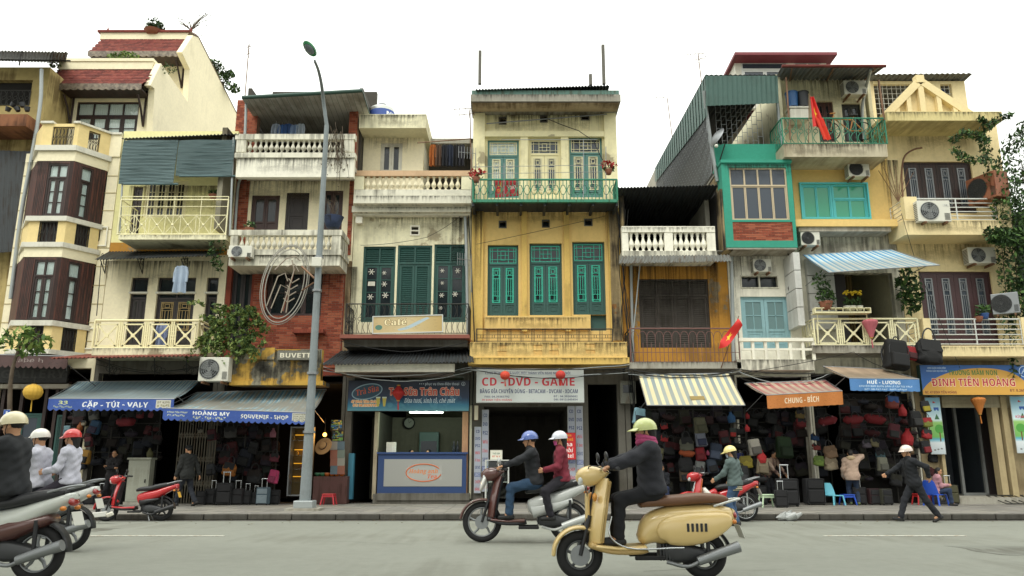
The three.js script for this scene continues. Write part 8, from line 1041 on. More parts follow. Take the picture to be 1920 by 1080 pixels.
if (o.helmet) { const q = mb(hm);q.geo(new THREE.SphereGeometry(0.125,28,16,0,Math.PI * 2,0,Math.PI * 0.56),M4(0,0.035,-0.012,0.06,0,0,0.98,1.02,1.15));q.sheet((u,v) => { const a = (u - 0.5) * 2.0;return V(Math.sin(a) * (0.118 + v * 0.01),0.038 - v * 0.03,0.005 + Math.cos(a) * (0.13 + v * (o.brim || 0.06)));},16,4,0.006);q.geo(new THREE.TorusGeometry(0.122,0.006,6,32),M4(0,0.018,-0.012,Math.PI / 2 + 0.06,0,0,0.98,1.15,1));q.build('helmet',o.helmet,t);const sr = mb(hm);for (const x of [-1,1]) sr.tube(curve([V(x * 0.09,0.02,0.0),V(x * 0.072,-0.06,0.03),V(x * 0.02,-0.108,0.055)],6),0.005,4);sr.build('helmet_strap',MT.black,t);}
if (o.cap) { const q = mb(hm);q.geo(new THREE.SphereGeometry(0.1,24,12,0,Math.PI * 2,0,Math.PI * 0.5),M4(0,0.045,-0.012,0.05,0,0,0.98,0.95,1.12));q.sheet((u,v) => { const a = (u - 0.5) * 1.9;return V(Math.sin(a) * 0.095,0.048 - v * 0.02,0.0 + Math.cos(a) * (0.1 + v * 0.075));},14,4,0.005);q.build('cap',o.cap,t);}
if (o.mask) { mb(hm).sheet((u,v) => { const a = (u - 0.5) * 2.2;return V(Math.sin(a) * 0.074,-0.022 - v * 0.075,0.004 + Math.cos(a) * (0.104 - v * 0.02));},14,6,0.004).build('face_mask',o.mask,t);}
if (o.scarf) { const q = [];for (let i = 0;i < 18;i++) { const a = i / 18 * 6.283;q.push(nk.clone().add(V(Math.cos(a) * 0.085 * s,0.03 * s + 0.012 * Math.sin(a * 2),Math.sin(a) * 0.09 * s + 0.01)));} const k = mb();k.tube(q,0.045 * s,8,true);k.tube(q.map((v) => v.clone().add(V(0,0.045 * s,0.006))),0.036 * s,8,true);k.build('scarf',o.scarf,t);}
if (o.hood) mb().geo(surfaceNet([ell(nk.clone().add(V(0,0.02,-0.09).multiplyScalar(s)),0.12 * s,0.075 * s,0.07 * s),cap(nk.clone().add(V(-0.09,0.02,-0.02).multiplyScalar(s)),nk.clone().add(V(0.09,0.02,-0.02).multiplyScalar(s)),0.05 * s)],0.014,{ k: 0.04 })).build('hood',o.hood,t);
return { t,wrL,wrR,nk,hc,at };
}
const stand = (r,p,ry) => place(r.t,p.x,p.y,p.z,ry);
const FACE_L = -Math.PI / 2;// facing left along the street
{ // woman with folded arms in the first shop
const p = onG(206,937);stand(person('woman in dark jacket standing with folded arms among suitcases in the left shop',{ h: 1.55,female: true,jacket: cloth('#2c2a2c'),trousers: cloth('#1d1c20'),handL: [-0.1,1.08,0.2],handR: [0.1,1.04,0.22],elbowL: [0.8,-0.5,0.1],elbowR: [-0.8,-0.5,0.1],bob: true,gripL: [0,-1,0],gripR: [0,-1,0],hem: -0.14 }),p,0.15);
}
{ const p = onG(346,949);stand(person('man in black padded jacket and dark cap walking past the folding gate',{ h: 1.66,bulk: 1.1,puff: 0.014,noise: 0.006,jacket: cloth('#2a2c2b'),trousers: cloth('#262a33'),lean: 0.06,footL: [0.08,0.085,0.26],footR: [-0.09,0.12,-0.3],toeR: [0,-0.5,1],handL: [0.24,0.82,0.16],handR: [-0.27,0.84,-0.16],cap: cloth('#17181a'),hem: -0.16 }),p,FACE_L - 0.45);}
{ const p = onG(1383,986,0.0);stand(person('woman in yellow cap helmet and grey jacket with striped hem beside the motorcycle',{ h: 1.6,female: true,bulk: 1.08,jacket: cloth('#5b6a68'),trousers: cloth('#3f5878'),helmet: coat('#dfcf87',0.4),brim: 0.08,long: 0.12,mask: dull('#8f9aa5'),stripe: print(64,256,(g,w,h) => { g.fillStyle = '#17191c';g.fillRect(0,0,w,h);g.fillStyle = '#d3c9a6';for (let i = 0;i < 32;i++) g.fillRect(0,i * 8,w,3.6);}),hem: -0.06,lean: 0.08,head: { yaw: 0.3,pitch: 0.15 },handL: [0.2,0.92,0.34],handR: [-0.24,0.9,0.2],footL: [0.1,0.085,-0.04],footR: [-0.11,0.085,0.06] }),p,FACE_L - 0.75);}
{ const p = onG(1603,946);stand(person('woman in beige padded hooded jacket browsing bags with one arm raised',{ h: 1.56,female: true,puff: 0.018,noise: 0.006,jacket: cloth('#c5aa97'),hood: cloth('#c9b291'),trousers: cloth('#26344a'),hem: -0.15,handR: [-0.12,1.36,0.26],elbowR: [-1,0.1,-0.2],handL: [0.22,0.8,0.12],shoes: dull('#4f5a3a'),long: 0.1,footL: [0.09,0.085,0.05],footR: [-0.1,0.085,-0.06] }),p,Math.PI - 0.25);}
{ const p = onG(1722,979,0.0);stand(person('man in white helmet and dark jacket striding left with a red bag',{ h: 1.66,bulk: 1.05,jacket: cloth('#202227'),trousers: cloth('#24262c'),helmet: coat('#d9c9c0',0.35),brim: 0.03,lean: 0.16,hip: [0,0.86,0],hem: -0.11,footL: [0.09,0.09,-0.44],toeL: [0,-0.55,1],footR: [-0.09,0.085,0.34],toeR: [0,0.1,1],handL: [0.2,0.96,-0.24],handR: [-0.22,1.02,0.5],gripR: [1,0,0] }),p,FACE_L);}
{ const p = onG(1757,948);stand(person('child in pink jacket sitting on the blue plastic chair',{ h: 1.42,female: true,puff: 0.012,jacket: cloth('#c08e97'),trousers: cloth('#2b3a55'),hip: [0,0.4,0],lean: 0.24,hem: -0.08,footL: [0.1,0.075,0.4],footR: [-0.1,0.075,0.36],handL: [0.06,0.55,0.32],handR: [-0.04,0.56,0.33],bob: true,head: { pitch: 0.2,yaw: -0.3 } }),p,1.25);}
{ const p = onG(1243,944);stand(person('woman in dark clothes sitting in the shade of the middle bag shop',{ h: 1.55,female: true,jacket: cloth('#22242b'),trousers: cloth('#26304d'),hip: [0,0.42,0],lean: 0.1,footL: [0.12,0.08,0.42],footR: [-0.1,0.08,0.4],handL: [0.08,0.58,0.34],handR: [-0.08,0.58,0.36],bob: true }),p,-0.15);}
{ const p = onG(1470,941);p.z = -0.35;stand(person('shopkeeper in brown plaid shirt bending behind the suitcases',{ h: 1.6,jacketName: 'shirt',jacket: print(256,256,(g,w,h) => { g.fillStyle = '#6a4a3f';g.fillRect(0,0,w,h);for (let i = 0;i < 8;i++) { g.fillStyle = 'rgba(190,170,150,.5)';g.fillRect(i * 32,0,9,h);g.fillRect(0,i * 32,w,9);g.fillStyle = 'rgba(40,25,25,.5)';g.fillRect(i * 32 + 16,0,8,h);g.fillRect(0,i * 32 + 16,w,8);} }),lean: 0.6,hip: [0,0.88,-0.1],handL: [0.2,0.75,0.5],handR: [-0.1,0.75,0.5],hem: -0.1 }),p,0.5);}
for (const [px,n] of [[768,'left'],[806,'right']]) { const z = -0.9;stand(person('tea seller behind the counter with only the head showing, ' + n + ' of two',{ h: 1.5,female: true,jacket: cloth('#5a4a52'),hip: [0,0.5,0],lean: 0.15,footL: [0.12,0.08,0.4],footR: [-0.1,0.08,0.4],handL: [0.1,0.62,0.3],handR: [-0.1,0.62,0.3],bob: true }),V(X(px,850,z),PV + 0.4,z),n === 'left' ? 0.8 : -0.5);}
// ---------- the goods of the bag shops: every bag is a thing of its own ----------
const bagMats = new Map(),bagMat = (h) => { if (!bagMats.has(h)) bagMats.set(h,cloth(new THREE.Color(h).multiplyScalar(0.72),0.8));return bagMats.get(h);};
const arch = (w,h,y,z,n = 8) => { const q = [];for (let i = 0;i <= n;i++) { const a = Math.PI * i / n;q.push(V(-Math.cos(a) * w,y + Math.sin(a) * h,z));} return q;};
const loose = (g) => { const p = g.attributes.position;for (let i = 0;i < p.count;i++) { const x = p.getX(i),y = p.getY(i),z = p.getZ(i);p.setXYZ(i,x * (1 + 0.1 * Math.sin(y * 9 + 1)) + 0.012 * Math.sin(y * 23 + z * 9),y + 0.015 * Math.sin(x * 13),z * (1.15 - 0.5 * y) + 0.012 * Math.sin(x * 19 + y * 14));} g.computeVertexNormals();return mergeV(g);};
const mergeV = (g) => g;
const BAG = {   // unit models about one unit wide: [part, geometry, material choice]
b: { n: 'backpack',p: [['body',loose(mb().bev(-0.5,0.5,-0.65,0.6,-0.25,0.2,0.2,4).geometry()),0],['pocket',loose(mb().bev(-0.36,0.36,-0.55,0.02,0.14,0.34,0.09,3).geometry()),1],['strap',mb().tube(arch(0.12,0.16,0.56,0),0.03,6).tube(curve([V(-0.3,0.5,-0.24),V(-0.38,0.1,-0.4),V(-0.36,-0.55,-0.24)],8),0.045,5).tube(curve([V(0.3,0.5,-0.24),V(0.38,0.1,-0.4),V(0.36,-0.55,-0.24)],8),0.045,5).geometry(),2],['zip',mb().tube(curve([V(-0.42,0.0,0.24),V(-0.36,0.34,0.17),V(0,0.46,0.13),V(0.36,0.34,0.17),V(0.42,0,0.24)],12),0.016,5).geometry(),2]] },
h: { n: 'handbag',p: [['body',loose(mb().loft([[0,-0.45,0.5,0.2],[0,-0.3,0.52,0.22],[0,0.1,0.46,0.15],[0,0.36,0.38,0.06]].map(([x,y,w,h]) => [x,y,w,h]),18,3.4).geometry().rotateY(Math.PI / 2)),0],['flap',mb().sheet((u,v) => V((u - 0.5) * 0.8,0.36 - v * 0.45,0.08 + 0.14 * v + 0.015 * Math.sin(u * 9)),10,6,0.03).geometry(),1],['handle',mb().tube(arch(0.26,0.5,0.3,0.02,12),0.03,6).geometry(),2]] },
d: { n: 'duffel bag',p: [['body',loose(mb().geo(new THREE.CapsuleGeometry(0.24,0.52,6,18),M4(0,0,0,0,0,Math.PI / 2)).geometry()),0],['end_panel',mb().geo(new THREE.CylinderGeometry(0.25,0.25,0.08,18),M4(-0.3,0,0,0,0,Math.PI / 2)).geo(new THREE.CylinderGeometry(0.25,0.25,0.08,18),M4(0.3,0,0,0,0,Math.PI / 2)).geometry(),1],['handle',mb().tube(arch(0.2,0.3,0.1,0.2,10),0.025,6).geometry(),2]] },
s: { n: 'suitcase',p: [['body',mb().bev(-0.5,0.5,0.06,1.35,-0.3,0.28,0.08,3).geometry(),0],['pocket',mb().bev(-0.4,0.4,0.14,0.78,0.26,0.36,0.05,2).bev(-0.4,0.4,0.84,1.25,0.26,0.34,0.04,2).geometry(),1],['wheel',mb().geo(new THREE.CylinderGeometry(0.08,0.08,0.08,14),M4(-0.38,0.08,0.2,0,0,Math.PI / 2)).geo(new THREE.CylinderGeometry(0.08,0.08,0.08,14),M4(0.38,0.08,0.2,0,0,Math.PI / 2)).geometry(),2],['trim',mb().tube([[-0.46,0.1],[-0.46,1.31],[0.46,1.31],[0.46,0.1]].map(([x,y]) => V(x,y,0.29)),0.025,5,true).geometry(),2]] },
t: { n: 'trolley case',p: [] },p: { n: 'drawstring bag',p: [['body',loose(mb().geo(new THREE.LatheGeometry([[0,-0.6],[0.36,-0.58],[0.48,-0.3],[0.42,0.05],[0.24,0.4],[0.14,0.55],[0.2,0.66]].map(([a,c]) => new THREE.Vector2(a,c)),18),M4(0,0,0,0,0,0,1,1,0.7)).geometry()),0],['cord',mb().tube(arch(0.12,0.3,0.52,0),0.02,5).geometry(),2]] },
};
BAG.t.p = [...BAG.s.p,['telescopic_handle',mb().bar(V(-0.2,1.3,-0.2),V(-0.2,2.0,-0.2),0.03,6).bar(V(0.2,1.3,-0.2),V(0.2,2.0,-0.2),0.03,6).bar(V(-0.24,2.0,-0.2),V(0.24,2.0,-0.2),0.045,8).geometry(),3]];
const ORD = ['first','second','third','fourth','fifth','sixth','seventh','eighth','ninth','tenth','eleventh','twelfth','thirteenth','fourteenth','fifteenth','sixteenth','seventeenth','eighteenth'];
const DK = [['black','#131314'],['charcoal','#1c1d1f'],['navy','#151b2b'],['maroon','#331316'],['dark brown','#261c17'],['dark green','#18221b'],['dark grey','#2c2d2f'],['black','#101011'],['dark olive','#2e2d1e'],['crimson','#52151a'],['purple','#261b2b']];
function putBag(k,colour,hex,hex2,pos,w,ry,label,group) {
const t = local(BAG[k].n.replace(/ /g,'_'),label,BAG[k].n,group),ms = [bagMat(hex),bagMat(hex2 || '#232326'),MT.plasticBlk,MT.chrome];for (const [n,g,m] of BAG[k].p) { const q = new THREE.Mesh(g,ms[m]);q.name = n;q.castShadow = q.receiveShadow = true;t.add(q);} place(t,pos.x,pos.y,pos.z,ry,w);if (k !== 's' && k !== 't') t.rotation.z = rr(-0.22,0.22);void colour;return t;
}
function shopStock(where,x0,x1,rows,z,list,ground,n0 = 9) {
const all = [];for (const e of list.split(';')) { const [a,px,py,w,hex,name,hex2,zz] = e.trim().split(',');all.push({ k: a,px: +px,py: +py,w: +w,hex,name,hex2,z: zz ? +zz : z + 0.45 });}
for (const py of rows) for (let i = 0;i < n0;i++) { const px = x0 + (i + 0.5 + rr(-0.2,0.2)) * (x1 - x0) / n0;if (all.some((q) => q.z > z + 0.2 && Math.abs(q.px - px) < 8 && Math.abs(q.py - py) < 10)) continue;const [name,hex] = pick(DK);if (rnd() < 0.06) continue;all.push({ k: pick(['b','h','b','d','b','h']),px,py: py + rr(-10,10),w: rr(14,29),hex,name,hex2: pick(DK)[1],z: z + rr(-0.25,0.1) });}
const by = {};for (const q of all) { const r = Math.max(0,Math.round((q.py - rows[0]) / (rows[1] - rows[0])));(by[r] ||= []).push(q);}
for (const r in by) by[r].sort((a,b) => a.px - b.px).forEach((q,i) => { const w = X(q.px + q.w / 2,q.py,q.z) - X(q.px - q.w / 2,q.py,q.z);putBag(q.k,q.name,q.hex,q.hex2,P(q.px,q.py,q.z),w * (q.k === 'd' ? 1 : 0.95),rr(-0.3,0.3),`${q.name} ${BAG[q.k].n} in ${ORD[r]} row, ${ORD[i]} from left, ${where}`);});
if (ground) ground.split(';').forEach((e,i) => { const [k,px,py,wc,hex,name,hex2] = e.trim().split(','),p = onG(+px,+py);const w = X(+px + wc / 2,+py,p.z) - X(+px - wc / 2,+py,p.z);putBag(k,name,hex,hex2,p,w,rr(-0.25,0.25),`${name} ${BAG[k].n} on the pavement, ${ORD[i]} from left, ${where}`);});
// rails and mesh panel that carry the goods
const a = P(x0,rows[0] - 14,z - 0.1),t = thing('display_rack','dark metal display rack of rails and posts ' + where,'display rack',[a.x,PV,z - 0.3]),rk = mb();for (const py of rows) rk.bar(P(x0 - 4,py - 12,z - 0.05),P(x1 + 4,py - 12,z - 0.05),0.014,5);for (const px of [x0 - 3,(x0 + x1) / 2,x1 + 3]) { const q = P(px,rows[0] - 14,z - 0.05);rk.bar(q,V(q.x,PV,q.z),0.02,6);} rk.build('rails',MT.railDark,t);const q0 = P(x0,rows[0],z - 0.45),q1 = P(x1,rows[0],z - 0.45);mb().box(q0.x,q1.x,PV,q0.y + 0.4,z - 0.5,z - 0.45).build('backing_panel',MT.darkIn,t);
}
shopStock('in the far left shop',128,300,[780,806,832,860],0.1,'b,178,800,22,#2f5578,blue,#3a2f4a;p,150,800,13,#b5652f,orange;b,126,806,14,#8fb3bf,pale blue,#5a7f92;h,157,792,11,#b9ad95,cream;b,166,828,16,#6d2f36,wine red;h,176,777,20,#6f6f6c,silver grey;d,236,791,34,#8a2530,red,#5a1c22;h,263,776,15,#7d2f36,rose red;p,283,777,11,#8a4a58,pink;b,160,856,22,#b5852f,yellow and black,#1c1c1e;p,281,850,14,#6d6a45,olive green;h,146,826,20,#1e1e20,glossy black','t,152,938,18,#1f2024,black;t,168,940,18,#24304a,navy;t,186,939,19,#26272b,charcoal;s,222,938,18,#1b1b1d,black;t,288,937,18,#2a2a2e,charcoal',11);
shopStock('in the souvenir awning shop',405,520,[805,832,858,884],0.1,'b,397,815,18,#5a2530,maroon;h,432,808,24,#4a4a4a,steel grey;h,431,877,28,#b5702a,orange and black;b,513,893,21,#c23a6d,bright pink,#8a2a50,0.9;p,512,812,14,#a56a7a,dusty pink;h,515,856,18,#6d2a3a,wine red;h,376,805,12,#8d877a,grey;b,395,880,18,#3a3d42,slate','s,378,944,19,#1f2022,black;t,396,943,22,#222326,charcoal;t,420,945,30,#1d1d20,black;t,444,943,22,#2d2226,dark wine;t,462,941,19,#242528,charcoal;t,478,940,17,#202124,black;t,492,946,24,#5f7684,blue patterned,#8a9aa3;s,514,940,20,#232228,dark grey',9);
shopStock('under the cream awning',1205,1392,[780,806,832,858,884,908],0.1,'b,1199,780,26,#8fb9c9,light blue,#1f2a33,0.9;h,1245,797,14,#a5282d,red;h,1246,820,15,#a8242a,bright red;b,1236,850,18,#6d6a4a,camouflage;h,1287,830,28,#6a6a5c,grey green;d,1288,850,28,#b5562a,orange,#3a2a22;h,1285,868,30,#1d1e20,glossy black;b,1283,890,20,#6d5a45,tan;b,1313,797,26,#74735a,olive,#5a5a45;b,1314,823,23,#8d93a5,navy checked,#3a4260;b,1313,851,21,#9a1f2a,red,#7a1822;b,1312,877,22,#8f9290,white flowered,#4a4d50;p,1371,783,17,#2f5f8f,blue;b,1374,811,15,#3d4642,grey green,#b5302a;p,1327,849,8,#c25a7a,pink;b,1342,846,26,#38445a,blue flowered,#57627a;b,1358,820,22,#5d1c22,dark red;b,1386,862,22,#2a3570,royal blue;b,1335,873,22,#4a5566,grey blue','',13);
shopStock('under the orange awning',1400,1545,[778,804,832,858,884],-0.5,'b,1415,838,26,#bdb8ac,white checked,#6a6660,0.8;p,1428,857,20,#c22a2d,bright red,#222,0.9;h,1398,864,26,#a5962f,mustard yellow,#8a7d28,0.8;b,1430,874,25,#9a8c72,khaki,#857860,0.9;p,1401,803,11,#b5232a,scarlet,#222,0.9;b,1390,890,30,#2a2b2d,large charcoal,#3a3b3e,0.9;d,1426,898,26,#1d1d20,black,#8a2028,0.9;b,1470,838,34,#2f4a2a,forest green,#2a3f26;h,1528,817,17,#2a5080,blue;h,1530,835,17,#a84a45,red flowered;h,1535,862,21,#75903a,lime green,#5f7830,0.8;h,1556,845,26,#94765a,tan,#7d6248,0.7;h,1557,866,28,#b5a488,beige,#9a8a70,0.7;p,1401,780,10,#a8242a,cherry red;h,1500,775,18,#7d6a3a,ochre;h,1502,790,20,#7d1f25,red','s,1390,944,30,#1e1f21,black;t,1424,942,26,#222225,charcoal;t,1466,952,24,#1d1e20,black;t,1478,950,38,#191a1c,large black;s,1528,945,36,#232428,tall charcoal',11);
shopStock('in the HUÊ - LƯƠNG shop',1575,1755,[762,788,812,838,864,890],0.0,'d,1552,789,32,#8f2530,badged red,#b57a85;d,1600,787,36,#8a1f28,red;d,1640,786,36,#94222b,scarlet,#6d1a22;h,1673,752,26,#8a3a30,multicoloured,#2f5a9a,0.9;p,1692,770,18,#b0252a,bright red,#222,1.0;b,1676,808,24,#5d1c28,wine red,#222,0.9;p,1701,820,26,#bb2128,large red,#222,0.9;b,1702,838,22,#a08462,sand,#8a7052,0.8;h,1640,828,18,#8a8262,khaki;h,1625,830,18,#6d6470,mauve;h,1650,852,18,#4f7078,teal;b,1716,785,26,#1a1b1d,black,#333,1.0;b,1735,762,18,#25262a,yellow striped,#b5a52f,1.0;h,1738,790,20,#8a8f3a,lime and red,#a8242a,1.0;h,1738,812,20,#b0262a,vermilion,#222,1.0;b,1735,838,20,#1c1d20,jet black,#8a2028,1.0;b,1655,870,22,#7a7a6a,grey checked,#5a5a50,0.9','s,1640,944,22,#4a2a2e,brown checked;s,1662,946,22,#4a4a3c,olive grey;t,1612,944,24,#1e1e21,black;d,1764,875,34,#332a28,dark brown;d,1766,893,34,#1f1d1f,black;t,1783,937,26,#6f6c4a,olive green,#5a583c;s,1750,938,18,#8a2a55,magenta',11);
for (const [k,px,py,w,hex,h2,lb] of [['b',1680,664,46,'#101011','#151517','large black travel bag hung on the deco balcony over the blue lettered awning'],['b',1709,662,21,'#a8232a','#4a1a1e','red checked backpack hung between two black bags on the balcony'],['h',1741,655,50,'#111113','#161618','black suit bag hung beside the lower right balcony corner']]) { const z = 1.45,c = P(px,py,z);putBag(k,'',hex,h2,c,(X(px + w / 2,py,z) - X(px - w / 2,py,z)),0.1,lb);}
{ const t = thing('folding_gate','half drawn steel folding gate behind the walking man in the black jacket','gate',P(365,860,0.1).toArray()),b = mb(),a = X(332,860,0.1),c = X(402,860,0.1),y1 = Y(790,0.1);for (let i = 0;i <= 14;i++) { const x = a + (c - a) * i / 14;b.box(x - 0.012,x + 0.012,PV,y1,0.085,0.115);if (i < 14) for (const y of [0.6,1.3,2.0]) for (const s of [0,1]) b.flat(V(x,y + s * 0.22,0.12),V(x + (c - a) / 14,y + (1 - s) * 0.22,0.12),0.018,0.004);} b.build('lattice',rusty('#6a6455',0.5),t);mb().box(a - 0.03,c + 0.03,y1,y1 + 0.05,0.06,0.14).build('track',MT.steel,t);}
{ // souvenir shop corner: glazed cabinet, pictures, hat, lamp
const z = 0.35,q = R(541,800,582,930,z),t = thing('glass_cabinet','tall glass souvenir cabinet with lit shelves behind the lamp post','cabinet',[(q[0] + q[1]) / 2,PV,z]);const f = mb();F3(f,...q,z - 0.35,z,0.035);f.build('frame',MT.steel,t);const sh = mb(),lt = mb();for (const py of [826,854,880,905]) { const y = Y(py,z);sh.box(q[0] + 0.035,q[1] - 0.035,y,y + 0.012,z - 0.34,z - 0.02);lt.box(q[0] + 0.08,q[1] - 0.08,y + 0.16,y + 0.185,z - 0.3,z - 0.27);} sh.build('shelf',MT.glass,t);lt.build('strip_light',S({ color: '#8a6a2a',emissive: '#ffb52e',emissiveIntensity: 0.4 }),t);mb().box(q[0],q[1],q[2],q[3],z - 0.38,z - 0.35).build('back_panel',dull('#5a4a2a'),t);const L = new THREE.PointLight('#ffbf55',0.06);L.position.set((q[0] + q[1]) / 2,Y(845,z),z - 0.15);L.shadow.radius = 4;scene.add(L);for (let i = 0;i < 10;i++) { const x = q[0] + 0.08 + (i % 4) * 0.13,y = Y([826,854,880,905][i % 4],z) + 0.012;mb().geo(new THREE.LatheGeometry([[0.03,0],[0.05,0.05],[0.02,0.1],[0.03,0.13]].map(([u,v]) => new THREE.Vector2(u,v)),10),M4(x,y,z - 0.15)).build('figurine',paint(pick(['#8a4a2a','#b58a3a','#4a6a5a','#a5a090']),0.3),t);}
[['yellow and blue','#c9a53a',646 - 15,797,22],['green','#5f8a3a',633,817,22]].forEach(([n,c,px,py,w]) => board('painting',n + ' lacquer painting at the souvenir shop entrance','painting',R(px - w / 2,py - 10,px + w / 2,py + 10,0.5),0.5,0.03,print(96,96,(g) => { for (let i = 0;i < 60;i++) { g.fillStyle = pick([c,'#2f5f8a','#3a3a2a','#b5952f','#6d8a4a']);g.fillRect(rnd() * 96,rnd() * 96,rr(8,40),rr(4,20));} }),MT.woodDark));
const tile = (px,py) => { const c = P(px,py,0.5);return tag(mb().bev(c.x - 0.11,c.x + 0.11,c.y - 0.13,c.y + 0.13,0.46,0.5,0.01,1).build('small_picture',dull(pick(['#6f7a70','#8a5a4a','#7d7a68','#5a6a72','#8d8a80']))),'small framed picture, ' + ORD[Math.round((py - 836) / 15)] + ' row, ' + (px < 632 ? 'left' : 'right') + ' column, at the souvenir shop entrance','picture');};for (let r = 0;r < 4;r++) for (const px of [626,639]) tile(px,836 + r * 15);
const c = P(606,836,0.7),h = thing('straw_hat','round straw hat with brown band hanging in the souvenir shop','hat',c.toArray());mb(M4(c.x,c.y,c.z,1.15,-0.3,0)).geo(new THREE.LatheGeometry([[0,0.12],[0.1,0.115],[0.125,0.02],[0.14,0],[0.26,-0.02],[0.265,-0.015],[0.14,0.01]].map(([u,v]) => new THREE.Vector2(u,v)),28)).build('brim_and_crown',cloth('#b58a5a'),h);mb(M4(c.x,c.y,c.z,1.15,-0.3,0)).geo(new THREE.CylinderGeometry(0.122,0.13,0.035,24),M4(0,0.035,0)).build('hat_band',dull('#4a2f22'),h);
const b = P(609,815,0.0),lm = thing('hanging_bulb','small glowing warm bulb hanging in the souvenir shop','lamp',b.toArray());mb().geo(new THREE.SphereGeometry(0.06,14,10),M4(b.x,b.y,b.z)).build('bulb',S({ color: '#f5d9a0',emissive: '#ffb84d',emissiveIntensity: 4 }),lm);mb().bar(b,V(b.x,b.y + 0.5,b.z),0.008,4).build('cord',MT.black,lm);const pl = new THREE.PointLight('#ffb85a',1.4);pl.position.copy(b);pl.shadow.radius = 3;scene.add(pl);
const tb = P(618,900,0.3),dt = thing('display_table','reddish souvenir table heaped with orange glass bowls','table',[tb.x,PV,0.3]);mb().bev(tb.x - 0.45,tb.x + 0.55,PV,Y(893,0.3),0.0,0.45,0.02).build('table',rusty('#54342f',0.6),dt);for (let i = 0;i < 6;i++) { const p = P(596 + i * 9,888,0.35);tag(mb().geo(new THREE.LatheGeometry([[0.03,0],[0.09,0.05],[0.1,0.1],[0.085,0.1],[0.07,0.05],[0,0.02]].map(([u,v]) => new THREE.Vector2(u,v)),16),M4(p.x,Y(893,0.3) + 0.002,p.z)).build('glass_bowl',coat(i < 2 ? '#2f6a4a' : '#b5622a',0.2)),(i < 2 ? 'green' : 'orange') + ' glass bowl on the souvenir table, ' + ORD[i] + ' from left','bowl');}
}
